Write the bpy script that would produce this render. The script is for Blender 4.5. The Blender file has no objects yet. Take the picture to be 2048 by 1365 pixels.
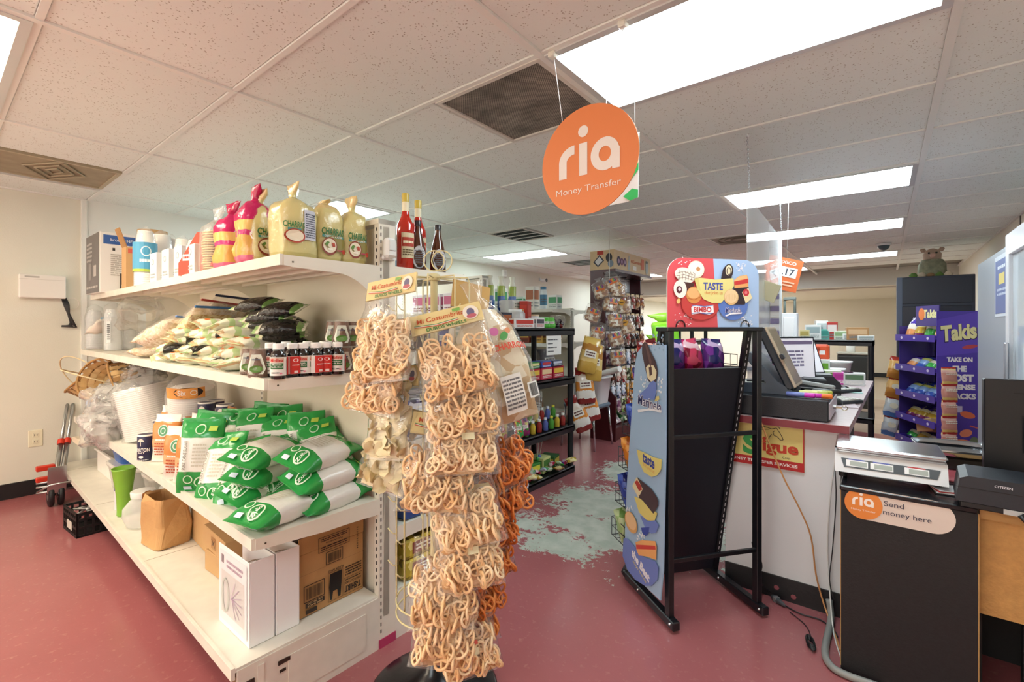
import bpy, bmesh, math, random
from mathutils import Vector, Matrix, Euler, noise
random.seed(7)
R = math.radians
scn = bpy.context.scene
COL = scn.collection
# ---------------------------------------------------------------- camera
YAW = R(38.4); FPX = 938.0; CAMZ = 1.29; HORIZON = 655.0
cam = bpy.data.cameras.new('camera'); cam.sensor_width = 36.0; cam.lens = FPX / 2048 * 36
cam.shift_y = -(682.5 - HORIZON) / 2048; cam.clip_start = 0.02; cam.clip_end = 200
camo = bpy.data.objects.new('camera', cam); COL.objects.link(camo)
camo.location = (0, 0, CAMZ); camo.rotation_euler = (R(90), 0, YAW)
scn.camera = camo
# ---------------------------------------------------------------- world and exposure
scn.view_settings.view_transform = 'Standard'; scn.view_settings.look = 'None'
scn.view_settings.gamma = 1.0; scn.view_settings.use_curve_mapping = False
scn.view_settings.exposure = 0.15
wd = bpy.data.worlds.new('world'); scn.world = wd; wd.use_nodes = True
wd.node_tree.nodes['Background'].inputs[0].default_value = (1.0, 0.87, 0.72, 1)
wd.node_tree.nodes['Background'].inputs[1].default_value = 4.5
try:
    scn.cycles.transparent_max_bounces = 24; scn.cycles.max_bounces = 8; scn.cycles.diffuse_bounces = 5
    scn.cycles.caustics_reflective = False; scn.cycles.caustics_refractive = False
    scn.cycles.sample_clamp_indirect = 6.0
except Exception: pass
LAMP_WARM = (1.0, 0.87, 0.65); LAMP_COOL = (0.82, 0.96, 1.0); LAMP_POWER = 13.0
# ---------------------------------------------------------------- pixel to place (photograph 2048 x 1365)
_c, _s = math.cos(YAW), math.sin(YAW)
def ray(x, y):
    r = (x - 1024) / FPX; u = -(y - HORIZON) / FPX
    return Vector((_c*r - _s, _s*r + _c, u))
def pX(x, y, v):
    d = ray(x, y); d = d * (v / d.x); d.z += CAMZ; return d
def pY(x, y, v):
    d = ray(x, y); d = d * (v / d.y); d.z += CAMZ; return d
def pZ(x, y, z=0.0):
    d = ray(x, y); d = d * ((z - CAMZ) / d.z); d.z += CAMZ; return d
# ---------------------------------------------------------------- colours and materials
def lin(h):
    if not isinstance(h, str): return tuple(h)[:3]
    h = h.lstrip('#'); v = [int(h[i:i+2], 16)/255 for i in (0, 2, 4)]
    return tuple((a/12.92 if a <= .04045 else ((a+.055)/1.055)**2.4) for a in v)
_MC = {}
def newmat(name):
    m = bpy.data.materials.new(name); m.use_nodes = True
    nt = m.node_tree; return m, nt, nt.nodes['Principled BSDF']
def bump(nt, b, scale, strength, dist=.01, coord='Object', detail=3):
    tc = nt.nodes.new('ShaderNodeTexCoord'); n = nt.nodes.new('ShaderNodeTexNoise'); bp = nt.nodes.new('ShaderNodeBump')
    n.inputs['Scale'].default_value = scale; n.inputs['Detail'].default_value = detail
    bp.inputs['Strength'].default_value = strength; bp.inputs['Distance'].default_value = dist
    nt.links.new(tc.outputs[coord], n.inputs['Vector']); nt.links.new(n.outputs[0], bp.inputs['Height'])
    nt.links.new(bp.outputs[0], b.inputs['Normal']); return n
def pm(col, rough=.5, metal=0, bs=0, bstr=.3, var=0, vscale=8, coat=0):
    """plain procedural material: colour with slight noise variation and relief"""
    k = ('pm', col, rough, metal, bs, bstr, var, vscale, coat)
    if k in _MC: return _MC[k]
    m, nt, b = newmat('mat_%d' % len(_MC))
    c = lin(col); b.inputs['Base Color'].default_value = (*c, 1)
    b.inputs['Roughness'].default_value = rough; b.inputs['Metallic'].default_value = metal
    if coat: b.inputs['Coat Weight'].default_value = coat; b.inputs['Coat Roughness'].default_value = .08
    if bs: bump(nt, b, bs, bstr)
    if var:
        tc = nt.nodes.new('ShaderNodeTexCoord'); n = nt.nodes.new('ShaderNodeTexNoise'); n.inputs['Scale'].default_value = vscale
        n.inputs['Detail'].default_value = 5
        r = nt.nodes.new('ShaderNodeValToRGB'); r.color_ramp.elements[0].position = .3; r.color_ramp.elements[1].position = .7
        r.color_ramp.elements[0].color = (*[max(0, x*(1-var)) for x in c], 1); r.color_ramp.elements[1].color = (*[min(1, x*(1+var*.6)) for x in c], 1)
        nt.links.new(tc.outputs['Object'], n.inputs['Vector']); nt.links.new(n.outputs[0], r.inputs[0]); nt.links.new(r.outputs[0], b.inputs['Base Color'])
    _MC[k] = m; return m
def bands(stops, axis='Z', rough=.28, wr=40, wstr=.35, wob=.03, bdist=.006):
    """printed film: colour bands along one local axis of the pack"""
    k = ('bands', tuple(stops), axis, rough, wr, wstr, wob)
    if k in _MC: return _MC[k]
    m, nt, b = newmat('film_%d' % len(_MC)); N = nt.nodes; L = nt.links
    tc = N.new('ShaderNodeTexCoord'); sp = N.new('ShaderNodeSeparateXYZ'); L.new(tc.outputs['Generated'], sp.inputs[0])
    n = N.new('ShaderNodeTexNoise'); n.inputs['Scale'].default_value = 4; L.new(tc.outputs['Generated'], n.inputs['Vector'])
    ma = N.new('ShaderNodeMath'); ma.operation = 'MULTIPLY_ADD'; ma.inputs[1].default_value = wob; L.new(n.outputs[0], ma.inputs[0]); L.new(sp.outputs['XYZ'.index(axis)], ma.inputs[2])
    su = N.new('ShaderNodeMath'); su.operation = 'SUBTRACT'; su.inputs[1].default_value = wob*.5; L.new(ma.outputs[0], su.inputs[0])
    cr = N.new('ShaderNodeValToRGB'); cr.color_ramp.interpolation = 'CONSTANT'
    el = cr.color_ramp.elements
    el[0].position = 0; el[0].color = (*lin(stops[0][1]), 1); el[1].position = stops[1][0] if len(stops) > 1 else 1
    el[1].color = (*lin(stops[1][1] if len(stops) > 1 else stops[0][1]), 1)
    for p, c in stops[2:]:
        e = el.new(p); e.color = (*lin(c), 1)
    L.new(su.outputs[0], cr.inputs[0]); L.new(cr.outputs[0], b.inputs['Base Color'])
    b.inputs['Roughness'].default_value = rough
    bump(nt, b, wr, wstr, bdist)
    _MC[k] = m; return m
def busy(cols, scale=30, rough=.3, mix=None, coord='Object', stretch=(1, 1, 1), bstr=.3):
    """small busy print or loose contents: random cells from a palette"""
    k = ('busy', tuple(cols), scale, rough, coord, stretch)
    if k in _MC: return _MC[k]
    m, nt, b = newmat('print_%d' % len(_MC)); N = nt.nodes; L = nt.links
    tc = N.new('ShaderNodeTexCoord'); mp = N.new('ShaderNodeMapping'); mp.inputs['Scale'].default_value = stretch
    v = N.new('ShaderNodeTexVoronoi'); v.inputs['Scale'].default_value = scale
    sp = N.new('ShaderNodeSeparateColor'); cr = N.new('ShaderNodeValToRGB'); cr.color_ramp.interpolation = 'CONSTANT'
    el = cr.color_ramp.elements; n = len(cols)
    el[0].position = 0; el[0].color = (*lin(cols[0]), 1); el[1].position = 1/n; el[1].color = (*lin(cols[1 % n]), 1)
    for i in range(2, n):
        e = el.new(i/n); e.color = (*lin(cols[i]), 1)
    L.new(tc.outputs[coord], mp.inputs[0]); L.new(mp.outputs[0], v.inputs['Vector']); L.new(v.outputs['Color'], sp.inputs[0])
    L.new(sp.outputs[0], cr.inputs[0]); L.new(cr.outputs[0], b.inputs['Base Color']); b.inputs['Roughness'].default_value = rough
    bp = N.new('ShaderNodeBump'); bp.inputs['Strength'].default_value = bstr; bp.inputs['Distance'].default_value = .004
    L.new(v.outputs['Distance'], bp.inputs['Height']); L.new(bp.outputs[0], b.inputs['Normal'])
    _MC[k] = m; return m
def film(tint='#ffffff', clear=.82, rough=.12, wr=30, wstr=.6):
    """clear wrinkled plastic film: see-through with sharp glints"""
    k = ('clear', tint, clear, rough, wr, wstr)
    if k in _MC: return _MC[k]
    m, nt, b = newmat('clear_film_%d' % len(_MC)); N = nt.nodes; L = nt.links
    b.inputs['Base Color'].default_value = (*lin(tint), 1); b.inputs['Roughness'].default_value = rough
    bump(nt, b, wr, wstr, .008)
    t = N.new('ShaderNodeBsdfTransparent'); mx = N.new('ShaderNodeMixShader')
    lw = N.new('ShaderNodeLayerWeight'); lw.inputs['Blend'].default_value = .35
    ml = N.new('ShaderNodeMath'); ml.operation = 'MULTIPLY_ADD'; ml.inputs[1].default_value = -.45; ml.inputs[2].default_value = clear
    L.new(lw.outputs['Facing'], ml.inputs[0]); L.new(ml.outputs[0], mx.inputs[0])
    L.new(b.outputs[0], mx.inputs[1]); L.new(t.outputs[0], mx.inputs[2])
    L.new(mx.outputs[0], N['Material Output'].inputs[0])
    _MC[k] = m; return m
def shine(tint='#ffffff', haze=.06, rough=.07, wr=26, wstr=1.0, gain=1.0, dist=.007):
    """thin clear wrap: glossy glints over what lies inside, slight haze"""
    k = ('shine', tint, haze, rough, wr, wstr, gain)
    if k in _MC: return _MC[k]
    m, nt, b = newmat('clear_wrap_%d' % len(_MC)); N = nt.nodes; L = nt.links
    b.inputs['Base Color'].default_value = (*lin(tint), 1); b.inputs['Roughness'].default_value = .5; b.inputs['Specular IOR Level'].default_value = .2
    n = bump(nt, b, wr, wstr, dist, detail=4); bp = [q for q in N if q.type == 'BUMP'][0]
    g = N.new('ShaderNodeBsdfGlossy'); g.inputs['Roughness'].default_value = rough; L.new(bp.outputs[0], g.inputs['Normal'])
    t = N.new('ShaderNodeBsdfTransparent'); fr = N.new('ShaderNodeLayerWeight'); fr.inputs['Blend'].default_value = .5; L.new(bp.outputs[0], fr.inputs['Normal'])
    pw = N.new('ShaderNodeMath'); pw.operation = 'POWER'; pw.inputs[1].default_value = 3.5; L.new(fr.outputs['Facing'], pw.inputs[0])
    ml = N.new('ShaderNodeMath'); ml.operation = 'MULTIPLY_ADD'; ml.inputs[1].default_value = .28*gain; ml.inputs[2].default_value = .025*gain; ml.use_clamp = True; L.new(pw.outputs[0], ml.inputs[0])
    m1 = N.new('ShaderNodeMixShader'); L.new(ml.outputs[0], m1.inputs[0]); L.new(t.outputs[0], m1.inputs[1]); L.new(g.outputs[0], m1.inputs[2])
    m2 = N.new('ShaderNodeMixShader'); m2.inputs[0].default_value = haze; L.new(m1.outputs[0], m2.inputs[1]); L.new(b.outputs[0], m2.inputs[2])
    L.new(m2.outputs[0], N['Material Output'].inputs[0]); _MC[k] = m; return m
def glow(col, s):
    k = ('glow', col, s)
    if k in _MC: return _MC[k]
    m, nt, b = newmat('lamp_%d' % len(_MC))
    b.inputs['Base Color'].default_value = (.9, .9, .9, 1)
    b.inputs['Emission Color'].default_value = (*lin(col), 1); b.inputs['Emission Strength'].default_value = s
    _MC[k] = m; return m
# ---------------------------------------------------------------- mesh builder
class MB:
    def __init__(s): s.v = []; s.f = []; s.m = []; s.sm = []
    def add(s, vs, fs, mi=0, smooth=False):
        o = len(s.v); s.v += [tuple(v) for v in vs]
        for f in fs: s.f.append([i+o for i in f]); s.m.append(mi); s.sm.append(smooth)
        return s
    def box(s, x0, x1, y0, y1, z0, z1, mi=0):
        vs = [(x, y, z) for z in (z0, z1) for y in (y0, y1) for x in (x0, x1)]
        return s.add(vs, [(0, 2, 3, 1), (4, 5, 7, 6), (0, 1, 5, 4), (2, 6, 7, 3), (0, 4, 6, 2), (1, 3, 7, 5)], mi)
    def cbox(s, x0, x1, y0, y1, z0, z1, b=.004, mi=0):
        b = min(b, (x1-x0)/2.01, (y1-y0)/2.01, (z1-z0)/2.01)
        bm = bmesh.new(); bmesh.ops.create_cube(bm, size=1)
        for v in bm.verts: v.co = Vector(((x0+x1)/2+v.co.x*(x1-x0), (y0+y1)/2+v.co.y*(y1-y0), (z0+z1)/2+v.co.z*(z1-z0)))
        bmesh.ops.bevel(bm, geom=bm.edges[:], offset=b, segments=1, affect='EDGES')
        bm.verts.index_update(); s.add([v.co for v in bm.verts], [[v.index for v in f.verts] for f in bm.faces], mi); bm.free(); return s
    def tube(s, pts, r, n=7, mi=0, closed=False, smooth=True):
        P = [Vector(p) for p in pts]; vs = []; k = len(P); up = None
        for i, p in enumerate(P):
            a = P[(i-1) % k] if (closed or i > 0) else p; b = P[(i+1) % k] if (closed or i < k-1) else p
            t = (b-a); t = t.normalized() if t.length > 1e-9 else Vector((0, 0, 1))
            if up is None: up = Vector((0, 0, 1)) if abs(t.z) < .9 else Vector((1, 0, 0))
            x = t.cross(up); x = x.normalized() if x.length > 1e-6 else t.orthogonal().normalized(); y = x.cross(t).normalized(); up = y
            rr = r[i] if isinstance(r, (list, tuple)) else r
            for j in range(n):
                an = 2*math.pi*j/n; vs.append(p + x*math.cos(an)*rr + y*math.sin(an)*rr)
        fs = [];
        for i in range(k if closed else k-1):
            for j in range(n):
                a = i*n+j; b = i*n+(j+1) % n; i2 = (i+1) % k; fs.append((a, b, i2*n+(j+1) % n, i2*n+j))
        if not closed: fs += [tuple(range(n))[::-1], tuple(range((k-1)*n, k*n))]
        return s.add(vs, fs, mi, smooth)
    def lathe(s, prof, n=18, mi=0, c=(0, 0, 0), caps=True, smooth=True):
        vs = []
        for r, z in prof:
            for j in range(n):
                a = 2*math.pi*j/n; vs.append((c[0]+r*math.cos(a), c[1]+r*math.sin(a), c[2]+z))
        fs = [(i*n+j, i*n+(j+1) % n, (i+1)*n+(j+1) % n, (i+1)*n+j) for i in range(len(prof)-1) for j in range(n)]
        s.add(vs, fs, mi, smooth)
        if caps: s.add([vs[j] for j in range(n)], [tuple(range(n))[::-1]], mi); s.add([vs[(len(prof)-1)*n+j] for j in range(n)], [tuple(range(n))], mi)
        return s
    def prism(s, poly, h0, h1, axis='y', mi=0):
        """polygon in the plane across axis, extruded from h0 to h1"""
        n = len(poly)
        def q(p, h): return {'y': (p[0], h, p[1]), 'z': (p[0], p[1], h), 'x': (h, p[0], p[1])}[axis]
        s.add([q(p, h0) for p in poly]+[q(p, h1) for p in poly], [tuple(range(n)), tuple(range(2*n-1, n-1, -1))]+[(i, i+n, (i+1) % n+n, (i+1) % n) for i in range(n)], mi); return s
    def grid(s, fn, nu, nv, mi=0, smooth=True, closeu=False):
        vs = [fn(i/(nu if closeu else nu-1), j/(nv-1)) for j in range(nv) for i in range(nu)]
        fs = []
        for j in range(nv-1):
            for i in range(nu if closeu else nu-1):
                i2 = (i+1) % nu; fs.append((j*nu+i, j*nu+i2, (j+1)*nu+i2, (j+1)*nu+i))
        return s.add(vs, fs, mi, smooth)
    def loft(s, secs, n=20, mi=0, wr=0, ws=14, seed=0, caps=True, smooth=True):
        """stack of superellipse sections (z, half width, half depth, power[, dx, dy]); wr adds creases"""
        vs = []; k = len(secs)
        for i, q in enumerate(secs):
            z, a, b, p = q[:4]; dx, dy = (q[4], q[5]) if len(q) > 5 else (0, 0)
            for j in range(n):
                t = 2*math.pi*(j+.5)/n; ct, st = math.cos(t), math.sin(t)
                x = a*math.copysign(abs(ct)**(2/p), ct); y = b*math.copysign(abs(st)**(2/p), st)
                P = Vector((x+dx, y+dy, z))
                if wr:
                    nv = noise.noise_vector(Vector((P.x*ws+seed*7.3, P.y*ws-seed*3.1, P.z*ws+seed)))
                    e = 1 if 0 < i < k-1 else .4
                    P = P + nv*wr*e + noise.noise_vector(Vector((P.x*ws*3.1-seed, P.y*ws*3.1, P.z*ws*3.1+seed*2)))*wr*.38*e
                vs.append(P)
        fs = [(i*n+j, i*n+(j+1) % n, (i+1)*n+(j+1) % n, (i+1)*n+j) for i in range(k-1) for j in range(n)]
        s.add(vs, fs, mi, smooth)
        if caps: s.add(vs[:n], [tuple(range(n))[::-1]], mi, True); s.add(vs[-n:], [tuple(range(n))], mi, True)
        return s
    def xf(s, M, start=0):
        for i in range(start, len(s.v)): s.v[i] = tuple(M @ Vector(s.v[i]))
        return s
    def mesh(s, name, mats):
        me = bpy.data.meshes.new(name); me.from_pydata(s.v, [], s.f)
        if not isinstance(mats, (list, tuple)): mats = [mats]
        for m in mats: me.materials.append(m)
        if len(mats) > 1: me.polygons.foreach_set('material_index', s.m)
        me.polygons.foreach_set('use_smooth', s.sm); me.update(); return me
    def build(s, name, mats, parent=None, loc=(0, 0, 0), rot=(0, 0, 0), fix=True):
        me = s.mesh(name, mats)
        if fix:
            bm = bmesh.new(); bm.from_mesh(me); bmesh.ops.recalc_face_normals(bm, faces=bm.faces[:]); bm.to_mesh(me); bm.free()
        return link(name, me, parent, loc, rot)
def link(name, me, parent=None, loc=(0, 0, 0), rot=(0, 0, 0)):
    o = bpy.data.objects.new(name, me); COL.objects.link(o); o.location = loc; o.rotation_euler = rot
    if parent is not None: o.parent = parent
    return o
# ---------------------------------------------------------------- things
def tag(o, label, cat, group=None):
    o['label'] = label; o['category'] = cat
    if group: o['group'] = group
    return o
def thing(name, label, cat, loc=(0, 0, 0), rz=0, group=None, rot=None):
    o = bpy.data.objects.new(name, None); COL.objects.link(o); o.empty_display_size = .05
    o.location = loc; o.rotation_euler = rot if rot else (0, 0, rz)
    return tag(o, label, cat, group)
def struct(o): o['kind'] = 'structure'; return o
def copy_tree(o, parent=None):
    c = o.copy(); COL.objects.link(c); c.parent = parent
    for ch in list(o.children): copy_tree(ch, c)
    return c
def copy_thing(o, label, loc, rot, group=None):
    c = copy_tree(o); c['label'] = label; c.location = loc; c.rotation_euler = rot if hasattr(rot, '__len__') else (0, 0, rot)
    if group: c['group'] = group
    return c
ORD = ['first', 'second', 'third', 'fourth', 'fifth', 'sixth', 'seventh', 'eighth', 'ninth', 'tenth', 'eleventh', 'twelfth', 'thirteenth', 'fourteenth', 'fifteenth', 'sixteenth', 'seventeenth', 'eighteenth', 'nineteenth', 'twentieth']
# ---------------------------------------------------------------- flat print and lettering
_TX = {}
def textmesh(body, bold):
    k = (body, bold)
    if k not in _TX:
        cu = bpy.data.curves.new('t', 'FONT'); cu.body = body; cu.size = 1; cu.offset = bold; cu.resolution_u = 3
        o = bpy.data.objects.new('t', cu); me = bpy.data.meshes.new_from_object(o)
        v = [(p.co.x, p.co.y) for p in me.vertices]; f = [list(p.vertices) for p in me.polygons]
        bpy.data.objects.remove(o); bpy.data.curves.remove(cu); bpy.data.meshes.remove(me)
        if v:
            x0 = min(p[0] for p in v); x1 = max(p[0] for p in v); y0 = min(p[1] for p in v); y1 = max(p[1] for p in v)
        else: x0 = x1 = y0 = y1 = 0
        _TX[k] = (v, f, x0, x1, y0, y1)
    return _TX[k]
class Print:
    """flat print laid on a surface: layers of polygons and letters in one part"""
    def __init__(s, o, ex, ez, conform=None, off=.0012, step=.0004):
        s.o, s.ex, s.ez = Vector(o), Vector(ex).normalized(), Vector(ez).normalized()
        s.n = s.ex.cross(s.ez).normalized(); s.cf = conform; s.mb = MB(); s.mats = []; s.off = off; s.step = step; s.k = 0
    def mi(s, m):
        if isinstance(m, str): m = pm(m, .45)
        if m not in s.mats: s.mats.append(m)
        return s.mats.index(m)
    def pt(s, u, v):
        d = s.off + s.k*s.step
        if s.cf:
            p, n = s.cf(u, v); return Vector(p) + Vector(n)*d
        return s.o + s.ex*u + s.ez*v + s.n*d
    def poly(s, pts, col, up=True):
        if up: s.k += 1
        s.mb.add([s.pt(*p) for p in pts], [list(range(len(pts)))], s.mi(col)); return s
    def rect(s, u0, u1, v0, v1, col, nu=1, nv=1):
        s.k += 1
        for i in range(nu):
            for j in range(nv):
                a, b = u0+(u1-u0)*i/nu, u0+(u1-u0)*(i+1)/nu; c, d = v0+(v1-v0)*j/nv, v0+(v1-v0)*(j+1)/nv
                s.poly([(a, c), (b, c), (b, d), (a, d)], col, False)
        return s
    def ell(s, cu, cv, ru, rv, col, rot=0, n=22, a0=0, a1=360):
        pts = []
        full = abs(a1-a0) >= 360
        for i in range(n + (0 if full else 1)):
            a = R(a0 + (a1-a0)*i/n); x, y = ru*math.cos(a), rv*math.sin(a)
            pts.append((cu+x*math.cos(R(rot))-y*math.sin(R(rot)), cv+x*math.sin(R(rot))+y*math.cos(R(rot))))
        return s.poly(pts, col)
    def ring(s, cu, cv, ru, rv, th, col, rot=0, n=24, a0=0, a1=360):
        s.k += 1
        for i in range(n):
            q = []
            for a, k in ((a0+(a1-a0)*i/n, 1), (a0+(a1-a0)*(i+1)/n, 1), (a0+(a1-a0)*(i+1)/n, 0), (a0+(a1-a0)*i/n, 0)):
                x, y = (ru-(0 if k else th))*math.cos(R(a)), (rv-(0 if k else th))*math.sin(R(a))
                q.append((cu+x*math.cos(R(rot))-y*math.sin(R(rot)), cv+x*math.sin(R(rot))+y*math.cos(R(rot))))
            s.poly(q, col, False)
        return s
    def line(s, pts, w, col):
        s.k += 1
        for (a, b), (c, d) in zip(pts[:-1], pts[1:]):
            l = math.hypot(c-a, d-b) or 1; nx, ny = -(d-b)/l*w/2, (c-a)/l*w/2
            s.poly([(a+nx, b+ny), (a-nx, b-ny), (c-nx, d-ny), (c+nx, d+ny)], col, False)
        return s
    def frame(s, u0, u1, v0, v1, w, col):
        return s.line([(u0, v0), (u1, v0), (u1, v1), (u0, v1), (u0, v0)], w, col)
    def text(s, body, cu, cv, h, col, width=None, bold=.0, rot=0, slant=0, arc=0):
        """letters centred on (cu, cv), cap height h, squeezed to width"""
        v, f, x0, x1, y0, y1 = textmesh(body, bold)
        if not v: return s
        s.k += 1; sy = h/max(1e-6, (y1-y0)); sx = width/max(1e-6, (x1-x0)) if width else sy
        out = []
        for x, y in v:
            a = (x-(x0+x1)/2)*sx; b = (y-(y0+y1)/2)*sy; a += b*slant
            if arc: b += arc*(1-(2*a/((x1-x0)*sx))**2)
            out.append(s.pt(cu+a*math.cos(R(rot))-b*math.sin(R(rot)), cv+a*math.sin(R(rot))+b*math.cos(R(rot))))
        s.mb.add(out, f, s.mi(col)); return s
    def lines(s, u0, u1, v0, v1, n, col, seed=1):
        """rows of fine print too small to read"""
        rnd = random.Random(seed); h = (v1-v0)/n; s.k += 1
        for i in range(n):
            x = u0
            while x < u1*.999 - (u1-u0)*.04:
                w = min(u1-x, (u1-u0)*rnd.uniform(.08, .3)); s.poly([(x, v0+h*(i+.25)), (x+w, v0+h*(i+.25)), (x+w, v0+h*(i+.75)), (x, v0+h*(i+.75))], col, False); x += w+(u1-u0)*.03
        return s
    def barcode(s, u0, u1, v0, v1, col='#1a1a1a', seed=2, bg=None):
        if bg: s.rect(u0-.004, u1+.004, v0-.004, v1+.004, bg)
        rnd = random.Random(seed); x = u0; s.k += 1
        while x < u1:
            w = (u1-u0)*rnd.choice((.012, .024, .036)); s.poly([(x, v0), (min(u1, x+w), v0), (min(u1, x+w), v1), (x, v1)], col, False); x += w+(u1-u0)*rnd.choice((.014, .026))
        return s
    def build(s, parent, name='printed_design'):
        return s.mb.build(name, s.mats, parent, fix=False)
def cyl_surf(r, z0=0):
    """conform to an upright cylinder: u is arc length from the -y side"""
    return lambda u, v: ((r*math.sin(u/r), -r*math.cos(u/r), z0+v), (math.sin(u/r), -math.cos(u/r), 0))
def secs_surf(secs, side=-1):
    def fn(u, v):
        for q, w in zip(secs[:-1], secs[1:]):
            if q[0] <= v <= w[0] or w is secs[-1]:
                t = min(1, max(0, (v-q[0])/max(1e-6, w[0]-q[0]))); a = q[1]+(w[1]-q[1])*t; b = q[2]+(w[2]-q[2])*t; p = q[3]+(w[3]-q[3])*t; break
        e = min(.999, abs(u)/max(1e-6, a)); y = b*(1-e**p)**(1/p)
        return (u, side*y, v), (0, side, 0)
    return fn
# ================================================================ the room
XL, XR, YF, YB, YC, ZC = -5.15, 1.0, -2.6, 15.4, 10.95, 2.33
def floor_mat():
    m, nt, b = newmat('painted_floor'); N = nt.nodes; L = nt.links
    g = N.new('ShaderNodeNewGeometry'); pos = g.outputs['Position']
    def nz(scale, detail=4, rough=.55):
        n = N.new('ShaderNodeTexNoise'); n.inputs['Scale'].default_value = scale; n.inputs['Detail'].default_value = detail; n.inputs['Roughness'].default_value = rough; L.new(pos, n.inputs['Vector']); return n.outputs[0]
    def math_(op, a, b_=None, c=None):
        k = N.new('ShaderNodeMath'); k.operation = op
        for i, q in enumerate((a, b_, c)):
            if q is None: continue
            if isinstance(q, (int, float)): k.inputs[i].default_value = q
            else: L.new(q, k.inputs[i])
        return k.outputs[0]
    def mixc(f, a, b_):
        k = N.new('ShaderNodeMix'); k.data_type = 'RGBA'
        if isinstance(f, float): k.inputs[0].default_value = f
        else: L.new(f, k.inputs[0])
        for i, q in ((6, a), (7, b_)):
            if isinstance(q, tuple): k.inputs[i].default_value = (*q, 1)
            else: L.new(q, k.inputs[i])
        return k.outputs[2]
    def step(v, lo, hi):
        k = N.new('ShaderNodeMapRange'); k.inputs[1].default_value = lo; k.inputs[2].default_value = hi; L.new(v, k.inputs[0]); return k.outputs[0]
    red = mixc(step(nz(1.3), .35, .65), lin('#9e5c5f'), lin('#a76467'))
    red = mixc(step(nz(38, 2), .6, .85), red, lin('#b57a76'))
    # bare, worn patches along the aisle
    sp = N.new('ShaderNodeSeparateXYZ'); L.new(pos, sp.inputs[0])
    tot = None
    for (cx, cy, rx, ry, st) in WORN:
        dx = math_('DIVIDE', math_('SUBTRACT', sp.outputs[0], cx), rx); dy = math_('DIVIDE', math_('SUBTRACT', sp.outputs[1], cy), ry)
        d = math_('SQRT', math_('ADD', math_('MULTIPLY', dx, dx), math_('MULTIPLY', dy, dy)))
        q = math_('MULTIPLY', math_('SUBTRACT', 1.0, d), st)
        tot = q if tot is None else math_('MAXIMUM', tot, q)
    edge = math_('ADD', math_('MULTIPLY_ADD', nz(4, 8, .75), 2.6, -1.35), math_('MULTIPLY_ADD', nz(30, 5, .75), 1.7, -.85))
    worn = step(math_('ADD', math_('MAXIMUM', tot, -2.0), edge), .0, .06)
    bare = mixc(step(nz(9, 6), .4, .62), lin('#a9b3a6'), lin('#c4c8bd'))
    col = mixc(worn, red, bare)
    chips = step(nz(16, 7, .75), .735, .75); col = mixc(chips, col, lin('#c9b3ab'))
    # floor colour turns tan behind the counter, lighter in the rear room
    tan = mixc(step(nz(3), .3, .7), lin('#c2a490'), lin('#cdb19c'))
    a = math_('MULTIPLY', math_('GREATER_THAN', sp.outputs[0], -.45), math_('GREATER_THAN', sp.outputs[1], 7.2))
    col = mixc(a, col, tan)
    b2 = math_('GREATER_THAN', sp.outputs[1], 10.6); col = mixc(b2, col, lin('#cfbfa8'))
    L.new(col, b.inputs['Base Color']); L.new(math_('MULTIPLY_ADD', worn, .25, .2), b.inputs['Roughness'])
    bp = N.new('ShaderNodeBump'); bp.inputs['Strength'].default_value = .12; bp.inputs['Distance'].default_value = .004; L.new(nz(55, 3), bp.inputs['Height']); L.new(bp.outputs[0], b.inputs['Normal'])
    return m
WORN = [(-1.5, 3.1, .55, .42, 1.0), (-1.35, 2.7, .55, .28, .9), (-1.75, 3.95, .3, .32, 1.0), (-1.1, 2.95, .5, .4, .9), (-1.55, 2.35, .35, .16, .55), (-1.8, 2.45, .2, .12, .5), (-1.3, 3.7, .3, .4, .7)]
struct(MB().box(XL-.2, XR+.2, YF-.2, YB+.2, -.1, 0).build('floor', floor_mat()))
CREAM = pm('#dfdfd3', .75, bs=120, bstr=.08, var=.03, vscale=2); BEIGE = pm('#dcd5c6', .8, bs=90, bstr=.08, var=.03, vscale=1.5)
COOLW = pm('#e6e8e4', .7, bs=100, bstr=.06); BLACKV = pm('#17181b', .45, bs=60, bstr=.1)
w = struct(MB().box(XL-.15, XL, YF, YB, 0, 2.9).build('wall_left', CREAM))
mb = MB(); mb.box(XL, XL+.018, .845, 1.78, .0, ZC); mb.box(XL, XL+.03, .815, .85, 0, ZC)
mb.build('panel', COOLW, w)
for y in (-.35, .25):   # seams between the wall sheets
    MB().box(XL, XL+.004, y, y+.02, .1, ZC).build('seam_strip', CREAM, w)
struct(MB().box(XL, XL+.012, YF, .81, 0, .115).build('baseboard_left', BLACKV))
w = struct(MB().box(XL-.15, XR+.15, YB, YB+.15, 0, 2.9).build('wall_back', BEIGE))
struct(MB().box(XL, XR, YB-.012, YB, 0, .11).build('baseboard_back', BLACKV))
w = struct(MB().box(XR, XR+.15, YF, YB, 0, 2.9).build('wall_right', pm('#e2ddd0', .75, bs=90, bstr=.08)))
for y in (3.9, 6.35): MB().box(XR-.006, XR, y, y+.025, 0, ZC).build('seam_strip', pm('#4a4038', .6), w)
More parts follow.
